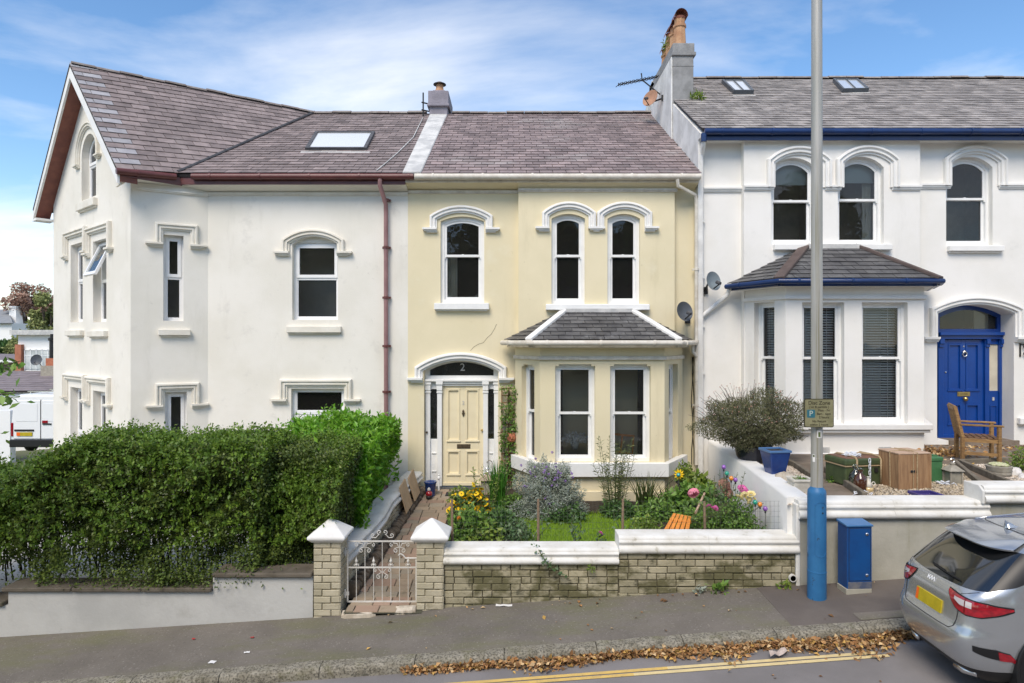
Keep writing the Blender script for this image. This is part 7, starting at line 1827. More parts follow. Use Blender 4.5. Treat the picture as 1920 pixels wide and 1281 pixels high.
# sunflower ornament and bauble stakes
so_ = thing('flower_ornament', 'yellow metal flower ornament with a turquoise centre by the bay corner', 'ornament', sx(1273, 930, 11.0))
c = Vector(sx(1273, 889, 10.9)); b = MB()
for k in range(10):
    a = 2*PI*k/10; d_ = Vector((math.cos(a), 0, math.sin(a))); s_ = Vector((-math.sin(a), 0, math.cos(a)))
    b.add([c+d_*.02, c+d_*.055-s_*.022+Vector((0, -.012, 0)), c+d_*.095, c+d_*.055+s_*.022+Vector((0, -.012, 0))], [(0, 1, 2), (0, 2, 3)])
b.build('petals', M['yellow_petal'], so_); MB().lathe([(.035, -.01), (.034, .015), (.02, .032), (0, .038)], c+Vector((-.015, -.02, -.01)), 14, axis=(0, -1, 0)).build('centre', M['teal_glass'], so_, smooth=True) if 'teal_glass' in M else None
MB().tube([c+Vector((0, .02, 0)), (c.x, c.y+.02, .42)], .006, 6).build('stake', M['wire'], so_)
bcol = {'purple': ((0.26, 0.10, 0.42), 'purple'), 'green': ((0.02, 0.30, 0.20), 'green'), 'orange': ((0.75, 0.26, 0.03), 'orange')}
for px, py, cn, lab in ((1357, 876, 'purple', 'purple glass bauble on a wire stake, the topmost by the white wall'), (1363, 888, 'green', 'green glass bauble on a stake just above the dusky hydrangea'), (1371, 897, 'orange', 'orange glass bauble on a stake right above the dusky hydrangea'), (1379, 900, 'purple', 'purple glass bauble right beside the upper orange bauble'), (1416, 942, 'green', 'green glass bauble right of the cream roses'), (1425, 946, 'orange', 'orange glass bauble right of the lower green bauble'), (1435, 954, 'purple', 'purple glass bauble low beside the last wooden stake')):
    z = 9.3 if py < 910 else 8.7; c = Vector(sx(px, py, z)); t = thing('glass_bauble', lab, 'ornament', (c.x, c.y, .42), 'glass baubles on stakes')
    if cn not in M: M[cn] = mat(cn+'_glass', bcol[cn][0], rough=.12, coat=1.0)
    MB().lathe([(0, -.035), (.022, -.028), (.035, 0), (.022, .028), (0, .035)], c, 12).build('ball', M[cn], t, smooth=True)
    MB().tube([(c.x, c.y, c.z-.033), (c.x, c.y, .42)], .003, 5).lathe([(.012, -.06), (.012, -.035)], c, 8).build('stake', M['black'], t)
# pole and orange chair
pl2 = MB().tube([sx(1304, 962, 9.0), sx(1321, 925, 9.5)], .016, 7).build('wooden_pole', M['crate_top']); tag(pl2, 'pale wooden pole slanting up among the pink flowers', 'pole')
ch_ = thing('slatted_chair', 'orange stained slatted wooden chair back showing above the wall coping', 'chair', (2.25, 9.0, .4))
A0, A1 = Vector(sx(1234, 1012, 8.75)), Vector(sx(1290, 1012, 8.75)); B0, B1 = Vector(sx(1262, 963, 9.15)), Vector(sx(1297, 970, 9.15))
for k in range(5):
    f0, f1 = k/5+.012, (k+1)/5-.025
    a, c, e, g_ = A0+(A1-A0)*f0, A0+(A1-A0)*f1, B0+(B1-B0)*f1, B0+(B1-B0)*f0; n_ = (c-a).cross(g_-a).normalized()*.016
    MB().hexa([a, c, e, g_, a+n_, c+n_, e+n_, g_+n_]).build('back_slat', M['bench_orange'], ch_, bevel=.004)
n_ = (A1-A0).cross(B0-A0).normalized()
for f in (.3, .8):
    a = A0+(B0-A0)*f-n_*.014; c = A1+(B1-A1)*f-n_*.014; MB().bar(a, c, .035, .02, n_).build('back_rail', M['bench_orange'], ch_)
fr0 = A0+Vector((.0, -.28, -.10)); fr1 = A1+Vector((.0, -.28, -.10))
for k in range(4):
    o = Vector((0, -.07*k-.05, -.07)); MB().bar(A0+o, A1+o, .05, .016).build('seat_slat', M['bench_orange'], ch_)
for p in (A0, A1):
    MB().bar(p+Vector((0, 0, .0)), Vector((p.x, p.y+.05, .38)), .035, .035, (0, 1, 0)).build('leg', M['bench_orange'], ch_); MB().bar(p+Vector((0, -.3, -.07)), Vector((p.x, p.y-.3, .38)), .035, .035, (0, 1, 0)).build('leg', M['bench_orange'], ch_)
MB().tube([A0+(B0-A0)*.22+Vector((-.03, -.03, .03)), A0+(B0-A0)*.24+(A1-A0)*.3+Vector((0, -.05, .03)), A0+(B0-A0)*.16+(A1-A0)*.42+Vector((0, -.05, .0))], .012, 6).build('iron_arm', M['black'], ch_)
# chair frame glimpsed inside the bay window
oc = thing('wooden_chair', 'orange wooden chair seen through the right bay window', 'chair', (2.05, 12.0, 1.0))
c = Vector((2.02, 12.05, 1.15)); b = MB()
b.bar(c+Vector((-.24, 0, .1)), c+Vector((-.17, .05, .42)), .03, .03, (0, 1, 0)).bar(c+Vector((.02, .0, .05)), c+Vector((.07, .05, .40)), .03, .03, (0, 1, 0)).bar(c+Vector((.24, .0, .0)), c+Vector((.28, .05, .37)), .03, .03, (0, 1, 0)).bar(c+Vector((-.18, .05, .41)), c+Vector((.29, .05, .36)), .04, .03, (0, 1, 0)).bar(c+Vector((-.24, 0, .12)), c+Vector((.25, 0, .03)), .035, .03, (0, 1, 0))
b.build('back_frame', M['bench_orange'], oc); b = MB()
for k in range(3): b.bar(c+Vector((-.3+.02*k, -.08*k, .06-.01*k)), c+Vector((.26+.02*k, -.08*k, -.03)), .06, .02)
b.build('seat', M['bench_orange'], oc)
for dx_, dy_ in ((-.26, 0), (.24, 0), (-.22, -.2), (.26, -.2)): MB().bar(c+Vector((dx_, dy_, .03)), c+Vector((dx_, dy_, -.7)), .03, .03, (0, 1, 0)).build('leg', M['bench_orange'], oc)

fl = thing('flower_arrangement', 'pale flowers standing inside the left bay window', 'flowers', (U(1078, 12.0), 12.0, 1.3)); P, d = dome(420, (U(1078, 12.0), 12.0, 1.42), .28, .1, .16, .8); leaves('blooms', P, .06, 'trim_white', fl, d, .6); MB().lathe([(.05, 0), (.08, .1), (.06, .16)], (U(1078, 12.0), 12.0, 1.28), 12).build('vase', M['lead'], fl, smooth=True)
gc = thing('reflection_panel', 'dim four paned panel added inside the left bay window as a reflection', 'cabinet', (U(1090, 13.0), 13.0, 1.0)); x0, x1 = U(1062, 13.0), U(1108, 13.0); za, zc = V(762, 13.0), V(700, 13.0)  # added panel standing in for a window reflected in the bay glass
MB().box(x0, x1, 13.05, 13.15, .9, zc).build('panel_back', M['bench_wood'], gc)
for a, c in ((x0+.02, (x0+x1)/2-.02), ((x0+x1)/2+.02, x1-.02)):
    for e, h_ in ((za, (za+zc)/2-.02), ((za+zc)/2+.02, zc-.03)): MB().box(a, c, 13.03, 13.051, e, h_).build('reflection_pane', M['roller'], gc)

# ================================================================== right garden: gravel beds and the collected things
def edging(label, pts):
    t = thing('bed_edging', label, 'edging', (pts[0][0], pts[0][1], TZ), 'concrete edgings of the gravel beds'); 
    for a, c in zip(pts, pts[1:]):
        L_ = math.hypot(c[0]-a[0], c[1]-a[1]); n = max(1, round(L_/.6))
        for k in range(n):
            p = Vector((a[0]+(c[0]-a[0])*k/n, a[1]+(c[1]-a[1])*k/n, TZ+.045)); q = Vector((a[0]+(c[0]-a[0])*(k+1)/n, a[1]+(c[1]-a[1])*(k+1)/n, TZ+.045)); q = q-(q-p).normalized()*.006
            MB().bar(p, q, .06, .10).build('edging_length', M['edging'], t, bevel=.008)
g = lambda px, py: (on_z(px, py, TZ).x, on_z(px, py, TZ).y)
edging('concrete edging left of the green tin trunk', [g(1575, 878), g(1548, 886), g(1622, 937)])
edging('concrete edging between the lantern and the stained path', [g(1790, 872), g(1860, 932)])
edging('concrete edging of the pale gravel bed with the round pot', [g(1905, 868), g(1800, 872), g(1905, 918)])
edging('concrete edging of the gravel by the blue pot', [g(1470, 868), g(1492, 878), g(1530, 905)])
def gravel(label, poly, n, m):
    poly = [(p[0], p[1]) for p in poly]; xs = [p[0] for p in poly]; ysq = [p[1] for p in poly]
    pts = []
    while len(pts) < n:
        x, y = random.uniform(min(xs), max(xs)), random.uniform(min(ysq), max(ysq)); ins = False
        for i in range(len(poly)):
            a, c = poly[i], poly[i-1]
            if (a[1] > y) != (c[1] > y) and x < (c[0]-a[0])*(y-a[1])/(c[1]-a[1])+a[0]: ins = not ins
        if ins: pts.append((x, y))
    b = MB()
    for x, y in pts:
        s = random.uniform(.009, .02); a = random.uniform(0, 6.28); z = TZ+.01+random.uniform(-.004, .01)
        ring = [(x+s*math.cos(a+k*1.57)*random.uniform(.7, 1.2), y+s*math.sin(a+k*1.57)*random.uniform(.7, 1.2), z) for k in range(4)]
        b.add(ring+[(x+random.gauss(0, .003), y, z+s*.8)], [(0, 1, 4), (1, 2, 4), (2, 3, 4), (3, 0, 4)])
    o = b.build('gravel', M[m], fix=False, kind='stuff'); tag(o, label, 'gravel')
gravel('small brown gravel around the tin trunk and wooden crate', [g(1560, 886), g(1625, 938), g(1865, 938), g(1790, 874), g(1720, 868), g(1590, 878)], 9000, 'gravel')
gravel('pale gravel chips around the round stone pot', [g(1806, 874), g(1905, 916), g(1990, 916), g(1990, 866), g(1905, 870)], 5000, 'gravel_pale')
gravel('pale brown gravel behind the sloping white wall', [g(1405, 875), g(1480, 950), g(1540, 925), g(1525, 905), g(1485, 877), g(1440, 868)], 5000, 'gravel_pale')
# blue square pot
q = on_z(1453, 896, TZ); t = thing('square_pot', 'tall square glossy blue pot on the gravel beside the pale rock', 'pot', tuple(q))
def taper(b, c, w0, w1, z0, z1, rz=0.0, d0=None, d1=None):
    ps = []
    for w, dd, z in ((w0, d0 or w0, z0), (w1, d1 or w1, z1)):
        for sx_, sy_ in ((-1, -1), (1, -1), (1, 1), (-1, 1)):
            x, y = sx_*w/2, sy_*dd/2; ps.append((c[0]+x*math.cos(rz)-y*math.sin(rz), c[1]+x*math.sin(rz)+y*math.cos(rz), z))
    return b.hexa(ps)
b = MB(); taper(b, q, .19, .32, TZ, TZ+.40, .12); b.build('pot', M['blue_pot'], t, bevel=.012, seg=2)
fr = Face((0, 0), (1, 0)); b = MB()
def rim(b, c, w, th, z0, z1, rz):
    for k in range(4):
        a = rz+k*PI/2; dx, dy = math.cos(a), math.sin(a); p = Vector((c[0]-dy*-(w/2-th/2)*-1, c[1]+dx*-(w/2-th/2), 0))
        p = Vector((c[0]+dy*(w/2-th/2), c[1]-dx*(w/2-th/2), (z0+z1)/2)); h = Vector((dx, dy, 0))*(w/2-(th if k % 2 else 0))
        b.bar(p-h, p+h, th, z1-z0)
rim(b, q, .345, .035, TZ+.395, TZ+.43, .12); b.build('rim', M['blue_pot_rim'], t, bevel=.006)
b = MB(); taper(b, q, .27, .27, TZ+.40, TZ+.405, .12); b.build('soil', M['soil'], t)
def rock(name, label, c, rx, ry, rz, m, n=9):
    b = MB(); rows = []
    for i in range(6):
        f = i/5*PI*.5; rr = math.cos(f)*.98+.02; zz = math.sin(f)
        rows.append([(c[0]+rx*rr*math.cos(2*PI*k/n)*random.uniform(.8, 1.12), c[1]+ry*rr*math.sin(2*PI*k/n)*random.uniform(.8, 1.12), c[2]-.01+rz*zz*random.uniform(.85, 1.1)) for k in range(n)])
    b.loft(rows, closed=True); b.f.append(tuple(5*n+k for k in range(n))); b.m.append(0)
    return tag(b.build(name, M[m]), label, 'rock')
rock('garden_rock', 'pale angular rock at the foot of the square blue pot', on_z(1470, 903, TZ), .19, .13, .15, 'rock')
rock('garden_rock', 'white quartz rock right of the round stone pot', on_z(1903, 892, TZ), .13, .12, .13, 'quartz')
rock('garden_rock', 'smaller white rock at the right edge of the pale gravel', on_z(1922, 898, TZ), .10, .1, .09, 'quartz')
q = on_z(1507, 925, TZ); t = thing('stone_planter', 'low white square stone planter behind the lamp post', 'planter', tuple(q)); b = MB(); taper(b, (q.x, q.y+.1), .24, .27, TZ, TZ+.15, -.05); b.build('planter', M['white_planter'], t, bevel=.012)
b = MB(); rim(b, (q.x, q.y+.1), .295, .045, TZ+.15, TZ+.185, -.05); b.build('rim', M['white_planter'], t, bevel=.008); P, d = dome(80, (q.x, q.y+.1, TZ+.14), .1, .1, .06, .9); leaves('foliage', P, .04, 'green_mid', t, d, .5)
# green tin trunk with ropes and chain
TR = thing('tin_trunk', 'olive green tin trunk tied with rope, rusty lid and a white chain on top', 'trunk', tuple(on_z(1625, 905, TZ)), rz=0)
tc = on_z(1624, 912, TZ); rz = R(-14); tw_, td_, th_ = .70, .44, .38; tcc = (tc.x, tc.y+.24)
def rot(lx, ly): return (tcc[0]+lx*math.cos(rz)-ly*math.sin(rz), tcc[1]+lx*math.sin(rz)+ly*math.cos(rz))
def obox(b, x0, x1, y0, y1, z0, z1): return b.hexa([(*rot(x0, y0), z0), (*rot(x1, y0), z0), (*rot(x1, y1), z0), (*rot(x0, y1), z0), (*rot(x0, y0), z1), (*rot(x1, y0), z1), (*rot(x1, y1), z1), (*rot(x0, y1), z1)])
rz = R(10)
b = MB(); obox(b, -tw_/2, tw_/2, -td_/2, td_/2, TZ+.01, TZ+.29); b.build('body', M['trunk_green'], TR, bevel=.02, seg=2)
b = MB(); obox(b, -tw_/2-.012, tw_/2+.012, -td_/2-.012, td_/2+.012, TZ+.285, TZ+.385); b.build('lid', M['trunk_green'], TR, bevel=.03, seg=3)
b = MB(); obox(b, -tw_/2+.02, tw_/2-.02, -td_/2+.02, td_/2-.02, TZ+.38, TZ+.392); b.build('lid_top', M['trunk_rust'], TR, bevel=.01)
b = MB(); obox(b, -tw_/2-.016, tw_/2+.016, -td_/2-.016, td_/2+.016, TZ+.278, TZ+.292); b.build('rim_band', M['rope'], TR)
for xx in (-.19, .19):
    z1 = TZ+.395; pts = [(*rot(xx-.0, -td_/2-.02), TZ+.02), (*rot(xx, -td_/2-.022), TZ+.37), (*rot(xx+.01, -td_/2+.02), z1+.006), (*rot(xx+.04, 0), z1+.008), (*rot(xx+.02, td_/2-.02), z1+.006), (*rot(xx, td_/2+.02), TZ+.37), (*rot(xx, td_/2+.02), TZ+.02)]
    MB().tube(pts, .014, 7).build('rope', M['rope'], TR, smooth=True)
MB().tube([(*rot(-.19, -.05), TZ+.405), (*rot(.1, .08), TZ+.412), (*rot(.21, -.02), TZ+.405)], .013, 6).build('rope', M['rope'], TR)
b = MB(); obox(b, .1, .15, -td_/2-.02, -td_/2-.0, TZ+.19, TZ+.25); b.build('hasp', M['black'], TR)
# chain: links one by one
chn = thing('white_chain', 'white metal chain heaped on the trunk lid and hanging down its front', 'chain', (*rot(-.08, 0), TZ+.4)); lm = None
def link_mesh():
    b = MB(); ring = [(.012*math.cos(a), 0, .022*math.sin(a)+(.008 if math.sin(a) > 0 else -.008)) for a in lin(0, 2*PI, 14)]
    b.tube(ring, .0045, 6, cap=False); o = b.build('link', M['white_chain'], None, smooth=True); me_ = o.data; bpy.data.objects.remove(o); return me_
M['white_chain'] = mat('white_plastic_chain', (0.72, 0.74, 0.78), rough=.35)
lm = link_mesh(); px_, py_ = rot(.0, -td_/2-.035)
for k in range(9): place(lm, 'link', chn, (px_+.004*(k % 2), py_, TZ+.36-.042*k), PI/2*(k % 2), (1.15, 1.15, 1.15))
for k in range(46):
    a = random.uniform(0, 6.28); r_ = .11*math.sqrt(random.random()); x_, y_ = rot(-.10+r_*math.cos(a), -.02+r_*math.sin(a)*.9); place(lm, 'link', chn, (x_, y_, TZ+.405+.05*(1-r_/.11)*random.random()), random.uniform(0, 6), (1.15, 1.15, 1.15), rx=random.uniform(.9, 2), ry=random.uniform(-.5, .5))
# demijohns and bottles
def jug(label, c, r, h, m, loop=True):
    t = thing('glass_jug', label, 'bottle', tuple(c), 'glass jugs before the tin trunk')
    MB().lathe([(r*.9, 0), (r, .02), (r, h*.55), (r*.8, h*.7), (r*.32, h*.82), (r*.3, h*.94), (r*.42, h*.95), (r*.42, h), (r*.25, h)], c, 18).build('body', M[m], t, smooth=True, auto=50)
    if loop: MB().tube([(c[0]+r*.5*math.cos(a), c[1], c[2]+h*.95+r*.4*math.sin(a)) for a in lin(0, 2*PI, 12)], .006, 5).build('handle', M['plinth_glass'], t)
    return t
jug('clear glass demijohn before the left end of the tin trunk', on_z(1604, 916, TZ), .085, .31, 'plinth_glass')
jug('brown filled glass jug in the middle of the bottle group', on_z(1613, 921, TZ), .085, .29, 'cider')
q = on_z(1628, 922, TZ); t = thing('conical_flask', 'small amber glass flask with a white top right of the brown jug', 'bottle', tuple(q)); MB().lathe([(.062, 0), (.065, .06), (.05, .065)], q, 16).build('body', M['amber'], t, smooth=True); MB().lathe([(.056, .06), (.03, .13), (.018, .16), (.018, .2), (.024, .205)], q, 16).build('shoulder', M['trim_ivory'], t, smooth=True)
MB().tube([(q.x+.07+.022*math.cos(a), q.y, TZ+.11+.022*math.sin(a)) for a in lin(0, 2*PI, 10)], .006, 5).build('handle', M['trim_ivory'], t)
q = on_z(1616, 929, TZ); c2_ = thing('white_chain', 'short heap of white chain lying on the gravel before the bottles', 'chain', tuple(q))
for k in range(16): place(lm, 'link', c2_, (q.x+random.gauss(0, .05), q.y+random.gauss(0, .03), TZ+.02+random.uniform(0, .02)), random.uniform(0, 6), (1.1, 1.1, 1.1), rx=random.uniform(.9, 2))
# wooden crate
CRT = thing('wooden_crate', 'square brown wooden crate tied with string beside the tin trunk', 'crate', tuple(on_z(1713, 920, TZ)))
tc = on_z(1713, 920, TZ); rz = R(9); tcc = (tc.x, tc.y+.22); hw, hd, hh = .235, .20, .51
b = MB(); obox(b, -hw, hw, -hd, hd, TZ+.01, TZ+hh-.02); b.build('body', M['crate_wood'], CRT, bevel=.006)
b = MB(); obox(b, -hw-.006, hw+.006, -hd-.006, hd+.006, TZ+hh-.019, TZ+hh); b.build('lid', M['crate_top'], CRT, bevel=.004)
for s in (-1, 1): b = MB(); obox(b, s*hw-.018, s*hw+.018, -hd-.008, -hd+.01, TZ+.01, TZ+hh-.02); b.build('corner_batten', M['crate_wood'], CRT, bevel=.003)
b = MB(); obox(b, -.07, .0, -hd-.012, -hd, TZ+.24, TZ+.275); b.build('latch', M['black'], CRT, bevel=.006); b = MB(); obox(b, .02, .045, -hd-.008, -hd, TZ+.235, TZ+.27); b.build('lock_plate', M['bronze'], CRT)
for xx, zz in ((.03, 0), (-.03, 0)):
    MB().tube([(*rot(xx, -hd-.008), TZ+.02), (*rot(xx, -hd-.008), TZ+hh), (*rot(xx+.03, 0), TZ+hh+.006), (*rot(xx, hd+.008), TZ+hh)], .005 if xx < 0 else .008, 6).build('string', M['rope'], CRT)
MB().tube([(*rot(-hw-.008, -.04), TZ+.02), (*rot(-hw-.008, -.03), TZ+hh), (*rot(-.05, -.02), TZ+hh+.008), (*rot(hw+.008, -.02), TZ+hh)], .008, 6).build('string', M['rope'], CRT)
# green tin
tc = on_z(1757, 906, TZ); rz = R(6); tcc = (tc.x, tc.y+.14); t = thing('green_tin_box', 'bottle green tin box behind the wooden crate', 'tin box', tuple(tc))
b = MB(); obox(b, -.11, .085, -.13, .13, TZ, TZ+.31); b.build('body', M['green_tin'], t, bevel=.01); b = MB(); obox(b, -.12, .095, -.14, .14, TZ+.305, TZ+.37); b.build('lid', M['green_tin'], t, bevel=.015); b = MB(); obox(b, .0, .07, -.05, .05, TZ+.37, TZ+.385); b.build('handle', M['green_tin'], t)
lantern('grey metal lantern with a chain beside the green tin box', on_z(1786, 908, TZ), .40, 'stone_pot')
q = on_z(1772, 910, TZ); c3_ = thing('white_chain', 'white chain heap at the foot of the grey lantern', 'chain', tuple(q))
for k in range(26): place(lm, 'link', c3_, (q.x+random.gauss(0, .05), q.y+random.gauss(0, .04), TZ+.02+random.uniform(0, .03)), random.uniform(0, 6), (1.1, 1.1, 1.1), rx=random.uniform(.9, 2))
# round pot with succulent
q = on_z(1873, 893, TZ); t = thing('round_pot', 'round grey stone pot with a pale succulent on the pale gravel', 'pot', tuple(q))
MB().lathe([(.12, 0), (.15, .03), (.16, .06), (.155, .075), (.165, .09), (.16, .12), (.17, .14), (.17, .16), (.145, .165), (.14, .15), (0, .14)], q, 24).build('pot', M['stone_pot'], t, smooth=True, auto=50)
su = MB()
for k in range(26):
    a = k*2.4; r_ = .022*math.sqrt(k); su.lathe([(.0, 0), (.03, .01), (.034, .03), (.012, .045), (0, .045)], (q.x+r_*math.cos(a), q.y+r_*math.sin(a), TZ+.15+.02*(1-r_/.12)), 7)
su.build('succulent', M['succulent'], t, smooth=True) if 'succulent' in M else None
q = on_z(1746, 936, TZ); t = thing('violet_pot', 'violet glazed pot rim just showing above the white coping', 'pot', tuple(q)); b = MB(); rz = 0; rim(b, (q.x, q.y+.08), .32, .03, TZ+.0, TZ+.06, .05); b.build('rim', M['violet_pot'], t, bevel=.006); b = MB(); taper(b, (q.x, q.y+.08), .3, .3, TZ-.05, TZ+.03, .05); b.build('inside', M['violet_pot'], t)
# wooden armchair by the blue door
AC = thing('wooden_armchair', 'honey brown slatted wooden armchair standing by the blue door', 'chair', tuple(on_z(1775, 862, TZ)))
sc0 = on_z(1746, 852, TZ); bx, by = sc0.x, 10.75; mW = M['bench_wood']; W_ = .55; Dp = .52
RA = R(-26)
def P_(fx, fy, z): return Vector((bx+fx*math.cos(RA)-fy*math.sin(RA), by+fx*math.sin(RA)+fy*math.cos(RA), TZ+z))
for fy in (0, W_):
    MB().bar(P_(.02, fy, 0), P_(.02, fy, .42), .055, .05, (0, 1, 0)).build('leg', mW, AC, bevel=.004); MB().bar(P_(.02, fy, .42), P_(-.09, fy, .93), .055, .045, (0, 1, 0)).build('back_post', mW, AC, bevel=.004)
    MB().bar(P_(Dp, fy, 0), P_(Dp, fy, .62), .055, .05, (0, 1, 0)).build('leg', mW, AC, bevel=.004)
    MB().bar(P_(-.02, fy, .635), P_(Dp+.06, fy, .635), .065, .03).build('arm_rest', mW, AC, bevel=.005)
    MB().bar(P_(.02, fy, .38), P_(Dp, fy, .38), .03, .06).build('seat_rail', mW, AC)
MB().bar(P_(Dp, 0, .38), P_(Dp, W_, .38), .03, .06).build('seat_rail', mW, AC); MB().bar(P_(Dp-.02, 0, .16), P_(.04, 0, .16), .03, .05).build('stretcher', mW, AC)
for k in range(6):
    x = .05+k*.088; MB().bar(P_(x, .0, .425), P_(x, W_, .425), .07, .018).build('seat_slat', M['bench_slat'] if 'bench_slat' in M else mW, AC, bevel=.003)
for k in range(6):
    fy = .06+k*.086; MB().bar(P_(-.0, fy, .46), P_(-.08, fy, .90), .05, .018, (1, 0, 0)).build('back_slat', mW, AC, bevel=.003)
MB().bar(P_(-.09, -.02, .91), P_(-.09, W_+.02, .91), .03, .08).build('top_rail', mW, AC, bevel=.006)
# leaves blown onto the terrace
n = 420; x = RNG.uniform(6.9, 10.5, n); y = 12.3-RNG.exponential(.5, n); P = np.stack([x, y, TZ+.012+RNG.uniform(0, .03, n)], 1); P = P[P[:, 1] > 10]
lv = leaves('dead_leaves', P, .07, 'dead_leaf', None, nrm(np.stack([RNG.normal(size=len(P)), RNG.normal(size=len(P)), RNG.normal(0, .25, len(P))], 1)), .55, kind='stuff', spread=.1); tag(lv, 'brown dead leaves blown across the terrace by the blue door', 'dead leaves')
n = 300; P = np.stack([RNG.uniform(7.35, 8.0, n), RNG.uniform(11.2, 11.55, n), TZ+.01+RNG.uniform(0, .10, n)], 1)
lv = leaves('dead_leaves', P, .07, 'dead_leaf', None, None, .55, kind='stuff'); tag(lv, 'heap of dead leaves under the wooden armchair', 'dead leaves')

# ================================================================== street things
PXL = U(1531.5, 7.49); PYL = 7.49; PZ0 = zp(PXL, PYL)
lp = thing('lamp_post', 'tall galvanised lamp post with a sky blue painted base on the pavement', 'lamp post', (PXL, PYL, PZ0))
zs = V(914, PYL)
MB().lathe([(.105, -.05), (.104, .30), (.106, .302), (.106, .315), (.103, .317), (.103, zs-PZ0-.07), (.098, zs-PZ0-.03), (.072, zs-PZ0), (.07, zs-PZ0+.01)], (PXL, PYL, PZ0), 28).build('base_sleeve', M['post_blue'], lp, smooth=True, auto=35)
MB().lathe([(.068, zs), (.066, zs+.35), (.0645, zs+.352), (.064, 3.0), (.062, 5.2), (.058, 8.2), (0, 8.25)], (PXL, PYL, 0), 24).build('pole', M['post_steel'], lp, smooth=True, auto=35)
dr = MB(); z0_, z1_ = V(1040, PYL), V(938, PYL)
arc = []
for k in range(13): a = PI*k/12; arc.append((-.062*math.cos(a), z1_-.06+.06*math.sin(a)))
outl = [(-.062, z0_+.05)]+arc+[(.062, z0_+.05)]+[(.062*math.cos(PI*k/8), z0_+.05-.05*math.sin(PI*k/8)) for k in range(1, 8)]
dr.tube([(PXL+x, PYL-math.sqrt(max(.0001, .1045**2-x*x)), z) for x, z in outl+[outl[0]]], .0035, 5); dr.build('access_door', M['post_blue'], lp)
MB().lathe([(.0, 0), (.009, 0), (.009, .004), (0, .005)], (PXL+.02, PYL-.102, V(958, PYL)), 8, axis=(0, -1, 0)).build('door_lock', M['black'], lp)
MB().tube([(PXL, PYL, 8.1), (PXL, PYL-.3, 8.5), (PXL, PYL-1.0, 8.62)], .04, 8).build('arm', M['post_steel'], lp); MB().lathe([(.0, -.06), (.12, -.03), (.14, .02), (.08, .07), (0, .08)], (PXL, PYL-1.25, 8.6), 14, sy=2.0).build('lamp_head', M['post_steel'], lp, smooth=True)
sg = thing('parking_sign', 'grimy square Disc Zone parking plate clamped to the lamp post', 'sign', (PXL, PYL-.1, V(775, 7.38)))
SY = 7.38; x0, x1, z0, z1 = U(1508, SY), U(1563.5, SY), V(801.5, SY), V(748, SY)
def rrect(x0, x1, z0, z1, r, n=5):
    p = []
    for cx_, cz_, a0 in ((x1-r, z0+r, -PI/2), (x1-r, z1-r, 0), (x0+r, z1-r, PI/2), (x0+r, z0+r, PI)):
        p += [(cx_+r*math.cos(a0+PI/2*k/n), cz_+r*math.sin(a0+PI/2*k/n)) for k in range(n+1)]
    return p
MB().prism([(x, SY, z) for x, z in rrect(x0, x1, z0, z1, .022)], (0, .012, 0)).build('border', M['sign_edge'], sg)
MB().prism([(x, SY-.002, z) for x, z in rrect(x0+.009, x1-.009, z0+.009, z1-.009, .016)], (0, .004, 0)).build('face', M['sign_face'], sg)
sw1, sh1 = x1-x0, z1-z0
def sgt(s, size, fx, fy, sq=1.0, al='CENTER', m='sign_ink'): return text('lettering', s, size, (x0+sw1*fx, SY-.004, z1-sh1*fy), (1, 0, 0), (0, 0, 1), M[m], sg, .0008, al, sq)
sgt('Disc Zone', .060, .5, .145, 1.0); sgt('( or B permits )', .036, .5, .285); sgt('Mon - Fri', .037, .66, .405); sgt('8am - 6pm', .037, .66, .525); sgt('2 hours', .037, .66, .645); sgt('No Return', .036, .5, .785); sgt('within 2 hours', .036, .5, .905)
MB().prism([(x, SY-.0035, z) for x, z in rrect(x0+sw1*.09, x0+sw1*.36, z1-sh1*.66, z1-sh1*.38, .012)], (0, .003, 0)).build('parking_square', M['sign_teal'], sg)
sgt('P', .088, .225, .52, 1.0, 'CENTER', 'sign_pale')
b = MB()
for z in (z0+.06, z1-.06): b.lathe([(.074, -.012), (.074, .012)], (PXL, PYL, z), 20).box(PXL-.03, PXL+.03, SY+.012, PYL-.06, z-.012, z+.012)
b.build('clamp', M['post_steel'], sg)
stk = thing('sticker', 'small faded green and white sticker under the parking plate', 'sticker', (PXL, PYL-.07, V(813, PYL)))
def curved(b, xa, xb, za, zb, r):
    rows = []
    for k in range(6):
        x = xa+(xb-xa)*k/5; y = PYL-math.sqrt(r*r-x*x); rows.append([(PXL+x, y, za), (PXL+x, y, zb)])
    return b.loft(rows)
curved(MB(), -.028, .028, V(820, PYL), V(806, PYL), .0668).build('paper', M['lead'], stk); curved(MB(), -.014, .012, V(818, PYL), V(809, PYL), .0672).build('print', M['stem'], stk)
stk = thing('sticker', 'little white and green sticker on the left of the lamp post above its blue base', 'sticker', (PXL-.05, PYL-.05, V(858, PYL)))
curved(MB(), -.062, -.045, V(865, PYL), V(851, PYL), .0672).build('paper', M['trim_white'], stk); curved(MB(), -.06, -.048, V(856, PYL), V(852, PYL), .0676).build('print', M['stem'], stk)
MB().tube([(PXL-.067, PYL, V(806, PYL)), (PXL-.105, PYL-.02, V(804, PYL))], .004, 5).build('strap_end', M['black'], sg)
